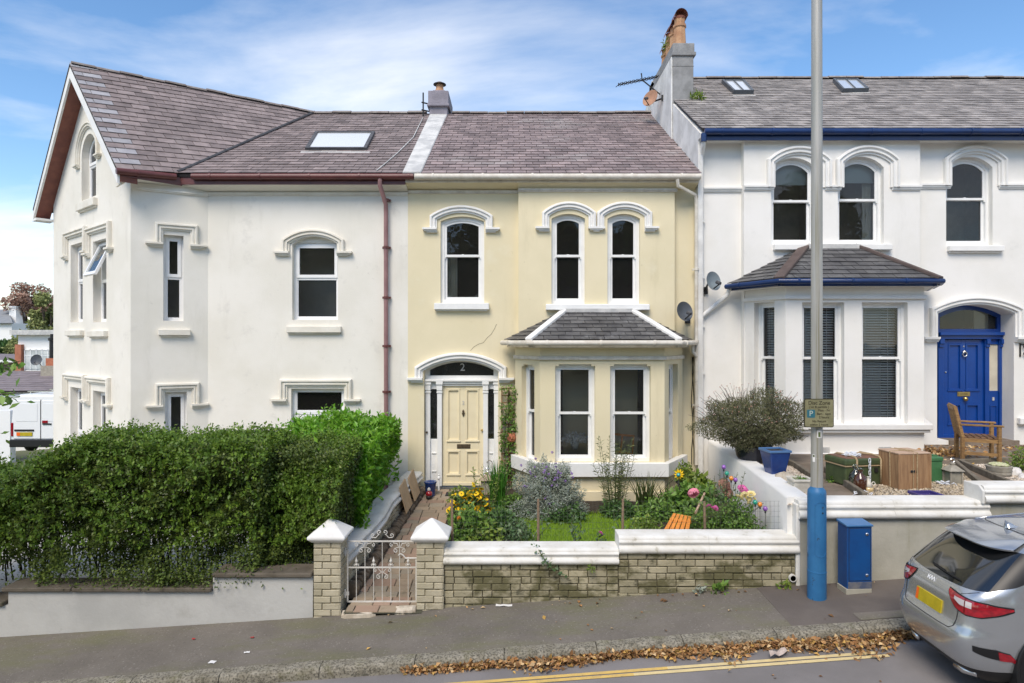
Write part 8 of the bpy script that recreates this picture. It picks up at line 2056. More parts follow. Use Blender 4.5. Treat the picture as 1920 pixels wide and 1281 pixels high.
# cabinet
cb_ = thing('utility_cabinet', 'scuffed blue metal utility cabinet on the pavement beside the lamp post', 'cabinet', (U(1600, 7.55), 7.55, zp(4.0, 7.5)))
rz = R(3); tcc = (U(1604, 7.6), 7.62); zb_ = zp(tcc[0], 7.6); hw, hd = .150, .10; zt_ = V(989, 7.45)
def rot(lx, ly): return (tcc[0]+lx*math.cos(rz)-ly*math.sin(rz), tcc[1]+lx*math.sin(rz)+ly*math.cos(rz))
b = MB(); obox(b, -hw-.01, hw-.0, -hd-.004, hd, zb_-.06, zb_+.05); b.build('plinth', M['render_grey'], cb_, bevel=.006)
b = MB(); obox(b, -hw, hw, -hd, hd, zb_+.04, zt_); b.build('body', M['cab_blue'], cb_, bevel=.005)
b = MB(); b.hexa([(*rot(-hw-.012, -hd-.014), zt_-.012), (*rot(hw+.012, -hd-.014), zt_-.012), (*rot(hw+.012, hd+.01), zt_-.0), (*rot(-hw-.012, hd+.01), zt_-.0), (*rot(-hw-.012, -hd-.014), zt_+.008), (*rot(hw+.012, -hd-.014), zt_+.008), (*rot(hw+.012, hd+.01), zt_+.03), (*rot(-hw-.012, hd+.01), zt_+.03)]); b.build('lid', M['cab_lid'], cb_, bevel=.004)
b = MB(); obox(b, -hw+.025, hw-.02, -hd-.004, -hd+.002, zb_+.145, zt_-.035); b.build('door', M['cab_blue'], cb_, bevel=.002)
b = MB(); obox(b, -hw+.02, hw-.015, -hd-.0015, -hd+.001, zb_+.139, zt_-.029); b.build('door_gap', M['black'], cb_)
b = MB(); obox(b, -hw+.01, hw-.005, -hd-.003, -hd+.001, zb_+.05, zb_+.128); b.build('kick_panel', M['cab_scuff'], cb_)
for z in (zt_-.10, zb_+.21): MB().lathe([(0, 0), (.016, .002), (.018, .008), (.008, .014), (0, .014)], (*rot(hw-.065, -hd-.003), z), 12, axis=(0, -1, 0)).build('lock', M['chrome'], cb_)
# ------------------------------------------------------------------ fallen leaves and litter
n = 5000; t = RNG.uniform(0, 1, n); x = -1.15+7.4*t**.8
wd = np.clip((x+1.2)/1.6, .15, 1)*(.11+.05*np.sin(x*4)+.07*np.clip((x-1)/2, 0, 1)); wd *= np.clip(.75+.55*np.sin(x*2.9+1)*np.sin(x*1.3)+.25*np.sin(x*9), .25, 1.3); d_ = np.abs(RNG.normal(0, .55, n))*wd+.01
y = np.array([kerb_y(q_) for q_ in x])-d_; zz = np.array([zr(a, b_) for a, b_ in zip(x, y)])+RNG.uniform(.004, .065, n)*np.clip(1.2-d_/(wd+.02)*.5, .2, 1)
lt = leaves('leaf_litter', np.stack([x, y, zz], 1), .058, 'dead_leaf', None, nrm(np.stack([RNG.normal(size=n), RNG.normal(size=n), RNG.normal(0, .5, n)], 1)), .6, fold=.6, spread=.1, kind='stuff'); tag(lt, 'drift of brown and yellow autumn leaves in the gutter', 'leaf litter')
n = 500; x = RNG.uniform(-2, 6, n); d_ = RNG.exponential(.35, n); y = 6.4-d_; zz = np.array([zr(a, b_) for a, b_ in zip(x, y)])+.008
def leaf_obj_mesh():
    b = MB(); q = [(0, -.5, .0), (.18, -.25, .08), (.33, .05, .12), (.2, .3, .05), (0, .55, -.04), (-.2, .3, .07), (-.33, .05, .16), (-.18, -.25, .06)]
    b.add([*q, (0, 0, 0)], [(i, (i+1) % 8, 8) for i in range(8)]); o = b.build('leaf_blade', M['dead_leaf'], None, fix=False); me_ = o.data; bpy.data.objects.remove(o); return me_
lfm = leaf_obj_mesh()
def lone_leaf(x, y, z, s, label, group):
    o = bpy.data.objects.new('fallen_leaf', lfm); COL.objects.link(o); o.location = (x, y, z+.006); o.scale = (s, s, s); o.rotation_euler = (random.gauss(0, .25), random.gauss(0, .25)-.06, random.uniform(0, 6.28)); tag(o, label, 'leaf', group)
for k in range(62):
    x = random.uniform(-2.5, 4.6) if k < 40 else random.uniform(.5, 4.6); y = random.uniform(6.85, 7.8) if random.random() < .5 else 7.83-abs(random.gauss(0, .07)); lone_leaf(x, y, zp(x, y), random.choice((.022, .03, .04, .05, .065)), 'dry leaf on the pavement '+('at the foot of the ' if y > 7.68 else 'in front of the ')+('low whitewashed wall' if x < -2.4 else 'gate and its piers' if x < -.8 else 'lower brick wall' if x < 1.3 else 'taller brick wall' if x < 3.3 else 'blue post and cabinet'), 'single leaves on the pavement')
for k in range(12):
    x = random.uniform(1.5, 4.8); y = 6.2-random.expovariate(2.5); lone_leaf(x, y, zr(x, y), random.uniform(.02, .045), 'small dry autumn leaf lying on the road beyond the yellow lines', 'single leaves on the road')
M['scrap_white'] = mat('litter_white', (0.75, 0.74, 0.72), rough=.8); M['scrap_red'] = mat('litter_red', (0.5, 0.03, 0.03), rough=.7)
def scrap(name, label, px, py, m, w, h, cat):
    zz_ = 0.0
    t_ = 7.2
    for _ in range(12): x_ = U(px, t_); zg = zp(x_, t_); t_ = (CZ-zg)*F/(py-CY)
    x_ = U(px, t_); z_ = zp(x_, t_)+.003; a = random.uniform(-.4, .4)
    b = MB().loft([[(x_+w*(i-2)/4*math.cos(a)-h*(j-.5)*math.sin(a), t_+w*(i-2)/4*math.sin(a)+h*(j-.5)*math.cos(a), z_+abs(random.gauss(0, .006))) for j in (0, 1)] for i in range(5)])
    tag(b.build(name, M[m], fix=False), label, cat)
scrap('paper_scrap', 'crumpled strip of white paper at the foot of the brick wall', 945, 1136, 'scrap_white', .2, .05, 'litter'); scrap('red_scrap', 'small red scrap on the pavement, the left of two', 363, 1199, 'scrap_red', .035, .025, 'litter'); scrap('red_scrap', 'small red scrap on the pavement nearer the gate', 473, 1196, 'scrap_red', .04, .03, 'litter'); scrap('paper_scrap', 'pale oval scrap on the pavement below the left low wall', 398, 1242, 'scrap_white', .07, .06, 'litter'); scrap('paper_scrap', 'white straw like scrap beside the red scraps', 463, 1224, 'scrap_white', .06, .02, 'litter')
tag(MB().loft([[(U(1460, 6.42)+.05*(i-2)+.02*j, 6.42+.10*(j-.5)+.02*i, zr(2.7, 6.4)+.05+.02*math.sin(i*2+j)) for j in (0, 1)] for i in range(5)]).build('large_leaf', M['pale_leaf']), 'large pale curled leaf lying on top of the gutter leaves', 'leaf')

# ================================================================== CAR
car = thing('parked_car', 'silver-blue hatchback estate parked at the kerb, seen from its rear corner', 'car', (3.88, 5.97, zr(3.88, 5.97)-.02))
car.scale = (.80, .69, .95)
car.rotation_euler = (0, -math.atan(.0633), R(-1))
TAB = np.array([(.20, .22, 4.48, .78), (.27, .12, 4.54, .84), (.36, .05, 4.58, .875), (.47, .01, 4.60, .893), (.57, .0, 4.60, .90), (.64, .018, 4.59, .903), (.70, .055, 4.56, .903), (.80, .082, 4.50, .902), (.90, .10, 4.36, .893), (.96, .125, 4.15, .878), (1.00, .16, 3.80, .862), (1.05, .235, 3.45, .845), (1.12, .345, 3.28, .822), (1.20, .47, 3.12, .788), (1.28, .60, 2.94, .75), (1.34, .71, 2.80, .715), (1.385, .82, 2.64, .66), (1.42, 1.0, 2.45, .575), (1.442, 1.27, 2.25, .45), (1.452, 1.58, 2.05, .26)])
def prof(z):
    zs_ = TAB[:, 0]; i = int(np.clip(np.searchsorted(zs_, z)-1, 0, len(zs_)-2)); t = (z-zs_[i])/(zs_[i+1]-zs_[i])
    p0, p1, p2, p3 = TAB[max(i-1, 0)], TAB[i], TAB[i+1], TAB[min(i+2, len(TAB)-1)]
    def cr(k):
        m1 = (p2[k]-p0[k])/(p2[0]-p0[0])*(p2[0]-p1[0]); m2 = (p3[k]-p1[k])/(p3[0]-p1[0])*(p2[0]-p1[0])
        return (2*t**3-3*t**2+1)*p1[k]+(t**3-2*t**2+t)*m1+(-2*t**3+3*t**2)*p2[k]+(t**3-t**2)*m2
    return cr(1), cr(2), cr(3)
NE = 6.5; S0 = .955; C0_ = (1-S0**NE)**(1/NE)
def CS(w, z, off=0.0):
    """point of the car skin: w across the tail (-1 right .. 1 left of the car), running on forward along the sides"""
    def pt(w, z):
        xr, xf, hw = prof(z); a = (xf-xr)/2; xc = (xf+xr)/2; s = abs(w); sg_ = 1 if w >= 0 else -1
        if s <= S0: return Vector((xc-a*(1-s**NE)**(1/NE), sg_*hw*s, z))
        x = xc-a*C0_+(s-S0)*.9; c = (xc-x)/a; c = max(-.9995, min(.9995, c))
        return Vector((x, sg_*hw*(1-abs(c)**NE)**(1/NE), z))
    p = pt(w, z)
    if off:
        e = .004; du = pt(w+e, z)-pt(w-e, z); dz = pt(w, min(z+e, 1.45))-pt(w, max(z-e, .2)); n_ = dz.cross(du) ; n_.normalize()
        if n_.dot(p-Vector((2.2, 0, .7))) < 0: n_ = -n_
        p = p+n_*off
    return p
ws_half = list(np.linspace(0, S0, 22))+list(S0+np.linspace(.03, 4.2, 92))
WMAX = 4.2
def ring_at(z):
    xr, xf, hw = prof(z); a = (xf-xr)/2; xc = (xf+xr)/2
    L_ = (2*a*C0_)/.9      # side length in w
    ws = list(np.linspace(0, S0, 22)[:-1])+list(S0+np.linspace(0, L_, 90))
    half = [CS(w, z) for w in ws]
    fr_ = [Vector((xc+a*(1-s**NE)**(1/NE), hw*s, z)) for s in np.linspace(S0, 0, 16)[1:]]
    lft = half+fr_
    rgt = [Vector((p.x, -p.y, p.z)) for p in reversed(lft[1:-1])]
    return lft+rgt
zlev = list(np.linspace(.20, 1.0, 36))+list(np.linspace(1.015, 1.452, 28))
rows = [ring_at(z) for z in zlev]; nr = len(rows[0])
WH = [(.86, .33), (3.50, .33)]
body = MB(); vs = [p for r in rows for p in r]; fs = []; ms = []
for i in range(len(rows)-1):
    for j in range(nr):
        k = (j+1) % nr; q = [vs[i*nr+j], vs[i*nr+k], vs[(i+1)*nr+k], vs[(i+1)*nr+j]]; c = sum(q, Vector())/4
        if abs(c.y) > .6 and any((c.x-wx)**2+(c.z-wz)**2 < .375**2 for wx, wz in WH): continue
        m_ = 0
        if c.z < .33 or (c.z < .40 and .9 < c.x < 3.7 and abs(c.y) > .6): m_ = 1
        if 1.015 < c.z < 1.335 and abs(c.y) > .5 and 1.12+.3*(c.z-1.0) < c.x < 3.25-1.15*(c.z-1.0): m_ = 2
        if 1.03 < c.z < 1.36 and c.x > 2.6 and abs(c.y) < .62: m_ = 2
        fs.append((i*nr+j, i*nr+k, (i+1)*nr+k, (i+1)*nr+j)); ms.append(m_)
cap = len(vs); vs.append(Vector((1.8, 0, 1.456))); top0 = (len(rows)-1)*nr
for j in range(nr): fs.append((top0+j, top0+(j+1) % nr, cap)); ms.append(0)
cap = len(vs); vs.append(Vector((2.3, 0, .19)))
for j in range(nr): fs.append(((j+1) % nr, j, cap)); ms.append(1)
body.v = [tuple(v) for v in vs]; body.f = fs; body.m = ms
body.build('body', [M['car_paint'], M['car_black'], M['car_glass']], car, smooth=True, local=True)
def patch(name, w0, w1, zlo, zhi, m, off=.005, nw=26, nz=8, parent=None, thick=0.0):
    rows = []
    for i in range(nw+1):
        f = i/nw; w = w0+(w1-w0)*f; a, c = zlo(f), zhi(f); rows.append([CS(w, a+(c-a)*k/nz, off) for k in range(nz+1)])
    b = MB().loft(rows)
    return b.build(name, M[m], parent or car, smooth=True, local=True)
pw_ = lambda pts: (lambda f: float(np.interp(f, [p[0] for p in pts], [p[1] for p in pts])))
rw_ = patch('rear_window', -.86, .86, lambda f: 1.012+.022*(2*f-1)**2, lambda f: 1.345-.012*(2*f-1)**2, 'car_glass', .004, 40, 10)
for s, nm in ((-1, 'near side'), (1, 'kerb side')):
    patch('quarter_panel', s*.86, s*1.16, pw_([(0, 1.034), (.5, 1.10), (1, 1.27)]), pw_([(0, 1.333), (.6, 1.325), (1, 1.285)]), 'car_black', .0045, 20, 6)
    lo = pw_([(0, .955), (.10, .905), (.28, .845), (.55, .815), (.8, .82), (.93, .85), (1, .89)]); hi = pw_([(0, .975), (.2, .968), (.5, .952), (.85, .935), (1, .905)])
    lm_ = patch('tail_lamp', s*.40, s*.955, lo, hi, 'lamp_red', .012, 34, 8)
    patch('lamp_rim', s*.39, s*.962, lambda f: lo(f)-.010, lambda f: hi(f)+.010, 'car_black', .006, 34, 4, lm_)
    patch('reversing_lens', s*.53, s*.77, pw_([(0, .915), (.4, .885), (1, .878)]), pw_([(0, .938), (1, .928)]), 'lamp_clear', .0145, 12, 3, lm_)
    patch('lens_divider', s*.69, s*.703, pw_([(0, .83), (1, .83)]), pw_([(0, .955), (1, .955)]), 'lamp_dark', .0155, 3, 3, lm_)
    v = patch('bumper_vent', s*.82, s*1.03, pw_([(0, .52), (1, .40)]), pw_([(0, .57), (.5, .55), (1, .43)]), 'car_black', .006, 14, 4)
    patch('reflector', s*.93, s*1.03, pw_([(0, .455), (1, .41)]), pw_([(0, .535), (1, .43)]), 'lamp_red', .008, 8, 3, v)
    seam = [(.60, .84), (.585, .74), (.56, .675), (.50, .648), (.30, .642), (0, .64)]
    MB().tube([CS(s*w, z, .001) for w, z in seam], .004, 5).build('tailgate_seam', M['car_black'], car, local=True)
    MB().tube([CS(s*w, z, .001) for w, z in ((.60, .97), (.72, 1.0), (.80, 1.02))], .0035, 5).build('tailgate_seam', M['car_black'], car, local=True)
    rail = [(x, s*(.60-.03*abs(x-1.9)), 1.425-.028*(x-1.8)**2) for x in lin(1.0, 2.7, 8)]
    MB().tube(rail, .008, 6).build('roof_rail', M['car_paint'], car, local=True, smooth=True)
    MB().tube([CS(s*w, z, .003) for w, z in ((.45, .27), (.6, .265), (.78, .275))], [.03, .034, .022], 8).build('exhaust_trim', M['chrome'], car, local=True, smooth=True)
    for wx, wz in WH:
        MB().tube([(wx+.38*math.cos(a), s*(.885 if wx < 2 else .885), wz+.38*math.sin(a)) for a in lin(-.35, PI+.35, 22)], .022, 6).build('wheel_arch_trim', M['car_black'], car, local=True, smooth=True)
        MB().lathe([(.40, -.03), (.40, .25), (0, .25)], (wx, s*.86, wz), 24, axis=(0, -s, 0)).build('arch_liner', M['car_black'], car, local=True)
        wl = MB().lathe([(.20, -.02), (.30, -.0), (.325, .02), (.33, .06), (.33, .16), (.31, .2), (.2, .21)], (wx, s*.865, wz), 32, axis=(0, -s, 0)).build('wheel', M['tyre'], car, local=True, smooth=True)
        rm = MB().lathe([(.20, .0), (.215, .01), (.205, .05), (.12, .06), (.0, .06)], (wx, s*.868, wz), 28, axis=(0, -s, 0))
        for k in range(5):
            a = 2*PI*k/5; rm.bar((wx+.03*math.cos(a), s*.862, wz+.03*math.sin(a)), (wx+.20*math.cos(a), s*.868, wz+.20*math.sin(a)), .05, .025, (0, 1, 0))
        rm.build('rim', M['chrome'], wl, local=True)
# tail spoiler
rows = []
for s in lin(-.84, .84, 24):
    e = 1-abs(s/.84)**4; p0 = CS(s, 1.418, .004); p1 = CS(s, 1.36, .012); p2 = CS(s, 1.335, .004); k = .10+.16*e
    tip = Vector((p1.x-k, p1.y*.995, 1.372-.014*(s/.84)**2)); rows.append([p0, (p0+tip)/2+Vector((0, 0, .022)), tip+Vector((.02, 0, .008)), tip, tip+Vector((.012, 0, -.016)), p2])
b = MB(); n_ = len(rows); q = len(rows[0]); b.v = [tuple(v) for r in rows for v in r]
for i in range(n_-1):
    for j in range(q-1): b.f.append((i*q+j, i*q+j+1, (i+1)*q+j+1, (i+1)*q+j)); b.m.append(1 if j == q-2 else 0)
b.build('spoiler', [M['car_paint'], M['car_black']], car, smooth=True, local=True, auto=40)
MB().tube([CS(s, 1.422, .0) for s in lin(-.9, .9, 14)], .004, 5).build('roof_seam', M['car_black'], car, local=True)
fn = MB(); fx, fy_ = .98, .0
fn.loft([[(fx+x, y, 1.425+z) for x, y, z in ((0, -w, -.01), (.03, -w*.55, h*.6), (.05, 0, h), (.03, w*.55, h*.6), (0, w, -.01))] for w, h in ((.004, .0),)] + [[(fx+.02+.05*k, -w, -.0+1.43), (fx+.02+.05*k, -w*.5, 1.43+h*.55), (fx+.02+.05*k, 0, 1.43+h), (fx+.02+.05*k, w*.5, 1.43+h*.55), (fx+.02+.05*k, w, 1.43)] for k, (w, h) in enumerate(((.03, .075), (.036, .05), (.03, .022), (.012, .004)))])
fn.build('aerial_fin', M['car_paint'], car, local=True, smooth=True)
pc = CS(0, .775, 0); pb_, pt_ = CS(0, .715).x-.016, CS(0, .832).x-.014; pl0 = MB().hexa([(pb_, .262, .715), (pb_, -.262, .715), (pb_+.03, -.262, .715), (pb_+.03, .262, .715), (pt_, .262, .832), (pt_, -.262, .832), (pt_+.03, -.262, .832), (pt_+.03, .262, .832)]).build('number_plate', M['plate_yellow'], car, local=True)
def ptp(y, z): return Vector((pb_-.0015+(z-.715)/.117*(pt_-pb_), y, z))
MB().add([ptp(.258, .719), ptp(.205, .719), ptp(.205, .828), ptp(.258, .828)], [(0, 1, 2, 3)]).build('plate_panel', M['plate_orange'], pl0, local=True, fix=False)
MB().bar(CS(-.1, 1.05, .02), CS(-.47, 1.045, .024), .014, .012, (-1, 0, .5)).bar(CS(.22, 1.062, .016), CS(-.12, 1.052, .022), .022, .018, (-1, 0, .5)).build('rear_wiper', M['car_black'], car, local=True)
# maker's letters on the tailgate
cl_ = CS(0.02, .955, .006); up_ = (CS(0.02, .98)-CS(0.02, .93)).normalized()
kb = MB(); rt = Vector((0, -1, 0)); H_ = .042
def stroke(x0_, y0_, x1_, y1_, w=.0085):
    a = cl_+rt*x0_+up_*y0_; c = cl_+rt*x1_+up_*y1_; kb.bar(a, c, w, .004, rt.cross(up_))
for x0_, y0_, x1_, y1_ in ((-.075, 0, -.075, H_), (-.072, .012, -.036, H_), (-.058, .022, -.032, 0), (-.032, 0, -.006, H_), (-.006, H_, .014, 0), (.014, 0, .042, H_), (.042, H_, .064, 0)): stroke(x0_, y0_, x1_, y1_)
kb.build('badge_letters', M['plate_white'], car, local=True)
MB().box(CS(.55, .9, .004).x-.004, CS(.55, .9, .004).x+.002, .50, .60, .895, .912).build('model_badge', M['chrome'], car, local=True)
MB().box(3.3, 3.42, .9, 1.03, .98, 1.09).build('door_mirror', M['car_paint'], car, local=True, bevel=.02); MB().box(3.3, 3.42, -1.03, -.9, .98, 1.09).build('door_mirror', M['car_paint'], car, local=True, bevel=.02)

# ================================================================== beyond the gable: van, houses, trees
VX0 = U(21, 25); vz = -1.12
van = thing('white_van', 'white panel van parked beyond the gabled house, seen from behind', 'van', (VX0+.98, 25, vz))
b = MB(); xs_ = (VX0, VX0+1.96); rows = []
for y, s, zt_ in ((25.0, .0, 2.28), (25.15, .01, 2.34), (28.6, .01, 2.36), (29.4, .05, 1.7), (30.2, .1, 1.15), (30.4, .15, .6)):
    a, c = xs_[0]+s, xs_[1]-s; rows.append([(a, y, vz+.35), (a-.01, y, vz+1.1), (a+.06, y, vz+zt_*.8), (a+.12, y, vz+zt_-.06), (a+.25, y, vz+zt_), (c-.25, y, vz+zt_), (c-.12, y, vz+zt_-.06), (c-.06, y, vz+zt_*.8), (c+.01, y, vz+1.1), (c, y, vz+.35)])
b.loft(rows, closed=True); b.f += [tuple(range(10)), tuple(50+k for k in range(9, -1, -1))]; b.m += [0, 0]
b.build('body', M['van_white'], van, bevel=.03, seg=2)
for k, (xa, xb) in enumerate(((VX0+.10, VX0+1.17), (VX0+1.18, VX0+1.86))):
    d_ = MB().box(xa, xb, 24.965, 25.0, vz+.62, vz+2.12).build('rear_door', M['van_white'], van, bevel=.02)
    MB().box(xa+.12, xb-.12, 24.955, 24.966, vz+1.3, vz+2.0).build('door_panel', M['van_white'], d_, bevel=.03)
MB().box(VX0+1.17, VX0+1.18, 24.96, 24.99, vz+.6, vz+2.15).build('door_gap', M['car_black'], van)
for x in (VX0+.0, VX0+1.86): MB().box(x, x+.11, 24.95, 25.05, vz+.72, vz+1.25).build('tail_lamp', M['lamp_red'], van, bevel=.02)
MB().box(VX0+1.24, VX0+1.46, 24.95, 24.97, vz+1.24, vz+1.34).build('side_badge', M['lamp_red'], van)
MB().box(VX0+1.26, VX0+1.60, 24.93, 24.965, vz+1.18, vz+1.23).build('door_handle', M['car_black'], van); MB().box(VX0+.16, VX0+.92, 24.94, 24.966, vz+.92, vz+.99).build('handle_strip', M['car_black'], van)
MB().box(VX0+.26, VX0+.86, 24.93, 24.964, vz+.74, vz+.88).build('number_plate', M['plate_yellow'], van); MB().box(VX0+.26, VX0+.40, 24.925, 24.931, vz+.745, vz+.875).build('plate_panel', M['plate_orange'], van)
MB().box(VX0-.02, VX0+1.98, 24.9, 25.1, vz+.30, vz+.60).build('bumper', M['car_black'], van, bevel=.03)
MB().box(VX0-.30, VX0-.10, 28.6, 28.72, vz+1.25, vz+1.6).box(VX0-.12, VX0+.02, 28.64, 28.68, vz+1.4, vz+1.46).build('door_mirror', M['car_black'], van, bevel=.03)
for x in (VX0+.02, VX0+1.75):
    for y in (25.9, 29.3): MB().lathe([(.2, 0), (.33, .02), (.34, .1), (.33, .2), (.2, .21)], (x, y, vz+.33), 20, axis=(1, 0, 0)).build('wheel', M['tyre'], van, smooth=True)
lad = MB(); lad.bar((VX0+.2, 25.6, vz+2.42), (VX0+1.7, 25.6, vz+2.42), .04, .04).bar((VX0+.2, 26.8, vz+2.42), (VX0+1.7, 26.8, vz+2.42), .04, .04)
for x in (VX0+.3, VX0+1.6): lad.bar((x, 25.6, vz+2.34), (x, 25.6, vz+2.42), .03, .03).bar((x, 26.8, vz+2.34), (x, 26.8, vz+2.42), .03, .03)
lad.build('roof_bars', M['chrome'], van)
yw = thing('yard_wall', 'plain white wall left of the parked van', 'wall', (U(-60, 26.5), 26.5, -1.2)); MB().box(U(-400, 26.5), U(19, 26.5), 26.5, 26.8, -1.8, V(770, 26.5)).build('wall', M['far_white'], yw)
# slated outbuilding behind the van, with its stack
ob_ = thing('outbuilding', 'low outbuilding with a plum slate roof and clay pot behind the van', 'building', (-21, 31, -1))
MB().box(U(-160, 30.5), U(140, 30.5), 30.5, 34, -2.2, V(733, 30.5)).build('wall', M['far_white'], ob_)
e0, e1 = Vector((U(-160, 30.3), 30.3, V(734, 30.3))), Vector((U(140, 30.3), 30.3, V(734, 30.3))); t0, t1 = Vector((e0.x, 34, V(697, 34))), Vector((e1.x, 34, V(697, 34)))
b = MB(); slab(b, [e0, e1, t1, t0], (e1-e0).cross(t0-e0)); rf = b.build('roof', M['roof_deck'], ob_)
so2 = Slates(); so2.plane(rf, [e0, e1, t1, t0], e0, e1, .62, .36, 'far_roof'); so2.finish(200)
ridge_tiles(rf, t0, t1, r=.12, ln=.7)
st_ = MB().box(U(76, 33), U(100, 33), 33, 33.8, .4, V(686, 33)).build('chimney', M['stone_pot'], ob_); MB().box(U(83, 33), U(98, 33), 33.1, 33.6, V(686, 33), V(672, 33)).build('chimney_pot', M['terracotta'], st_); MB().lathe([(.14, 0), (.14, .9), (.2, .92), (.2, 1.05), (.11, 1.07), (.11, 1.25), (0, 1.26)], (U(88, 33), 33.4, V(672, 33)), 12).build('flue', M['car_black'], st_)
ds_ = dish('satellite_dish', 'perforated dark dish beside the clay pot on the far roof', (U(68, 33), 33, V(675, 33)), .25, (.3, -.9, .1), 'dish', (U(72, 33), 33.3, V(690, 33)), group='satellite dishes on the walls and chimney')
# flat roofed house
fh = thing('flat_roofed_house', 'white flat roofed house with a red brick pier beyond the outbuilding', 'house', (-27, 42, -1))
Z_ = 40
MB().box(U(34, Z_), U(200, Z_), Z_, Z_+9, -3, V(628, Z_)).build('wall', M['far_white'], fh); MB().box(U(27, Z_), U(205, Z_), Z_-.4, Z_+9.3, V(628, Z_), V(619, Z_)).build('roof', M['lead'], fh)
MB().box(U(33.5, Z_), U(45, Z_), Z_-.25, Z_+.1, -3, V(646, Z_)).build('brick_pier', M['far_brick'], fh)
wf = MB()
for k in range(5): xa = U(47+11*k, Z_); wf.box(xa, xa+.04*1, Z_-.08, Z_-.02, V(692, Z_), V(655, Z_))
wf.box(U(47, Z_), U(108, Z_), Z_-.08, Z_-.02, V(657, Z_), V(655, Z_)).box(U(47, Z_), U(108, Z_), Z_-.07, Z_-.02, V(668, Z_), V(667, Z_)); w_ = wf.build('window', M['upvc'], fh)
MB().box(U(47.5, Z_), U(108, Z_), Z_-.05, Z_-.01, V(692, Z_), V(656, Z_)).build('pane', M['far_pane'], w_)
lh = thing('low_garage', 'low garage with a brown wall and grey roof left of the brick pier', 'garage', (-33, 41, -1)); MB().box(U(-300, 41), U(33, 41), 41, 46, -3, V(678, 41)).build('wall', M['far_brick_brown'], lh); b = MB(); slab(b, [(U(-300, 41), 40.7, V(677, 41)), (U(34, 41), 40.7, V(677, 41)), (U(34, 41), 46, V(666, 46)), (U(-300, 41), 46, V(660, 46))], (0, -.1, 1), .12); b.build('roof', M['far_roof'], lh); MB().box(U(-300, 41), U(33.5, 41), 40.6, 40.72, V(679, 41), V(675, 41)).build('fascia', M['far_white'], lh)
gh = thing('distant_house', 'distant house with a grey roof and white chimney among the trees', 'house', (-50, 63, 0)); z_ = 62
MB().box(U(-200, z_), U(22, z_), z_, z_+7, -4, V(606, z_)).build('wall', M['far_white'], gh); b = MB(); slab(b, [(U(-200, z_), z_-.4, V(606, z_)), (U(24, z_-.4), z_-.4, V(606, z_)), (U(15, z_+4), z_+4, V(580, z_+4)), (U(-200, z_), z_+4, V(580, z_+4))], (0, -1, 1), .1); b.build('roof', M['far_slate_grey'], gh)
cc = MB().box(U(17, z_+2), U(30, z_+2), z_+2, z_+3.2, V(612, z_), V(573, z_)).box(U(16, z_+2), U(31, z_+2), z_+1.9, z_+3.3, V(575, z_), V(573, z_)+.05).build('chimney', M['far_white'], gh); MB().box(U(19, z_+2.3), U(28, z_+2.3), z_+2.3, z_+2.9, V(572, z_), V(567, z_)).build('chimney_pots', M['far_brick'], cc)
def tree(label, x, y, zb, h, rx, rz_, m, n=2600, L=.32, low=.28, name='tree', group=None):
    t = thing(name, label, 'tree', (x, y, zb), group); tr0 = Vector((x, y, zb))
    b = MB().tube([tr0, tr0+Vector((.1, 0, h*.25)), tr0+Vector((0, .1, h*.55)), tr0+Vector((.1, 0, h*.85))], [h*.028, h*.024, h*.016, h*.005], 8)
    cl = []
    for k in range(16):
        a = random.uniform(0, 6.28); e = random.uniform(-.25, 1.2); f = random.uniform(.45, .85); c = tr0+Vector((rx*f*math.cos(a)*math.cos(e), rx*f*math.sin(a)*math.cos(e), h*low+(h*(1-low))*.5+rz_*f*math.sin(e)))
        b.tube([tr0+Vector((0, 0, h*random.uniform(.25, .55))), (tr0+c)/2+Vector((0, 0, h*.16)), c], [h*.012, h*.008, h*.003], 5); cl.append(c)
    b.build('trunk', M['bark'], t)
    P = []
    for c in cl:
        k = n//len(cl); d = nrm(RNG.normal(size=(k, 3))); s = random.uniform(.26, .42)*rx; P.append(np.array(c)+d*np.array([s, s, s*.8])*(RNG.uniform(.3, 1.05, k)**.6)[:, None])
    leaves('crown', np.concatenate(P), L, m, t, None, .6)
    return t
tree('dark green tree beside the distant grey roof', U(22, 52), 52, -3.6, 8.7, 1.4, 2.2, 'green_dark', 3800, .28)
tree('copper leaved tree standing behind the flat roofed house', U(60, 66), 66, -3.6, 13.4, 2.5, 3.4, 'tree_red', 5200, .34, .48)
tree('olive green tree close to the gable edge', U(94, 58), 58, -3.4, 11.4, 1.7, 3.4, 'tree_green', 5200, .30, .42)
tree('olive green tree further left behind the flat roof', U(60, 50), 50, -3.4, 8.4, 1.7, 1.7, 'tree_green', 3200, .26, .4)
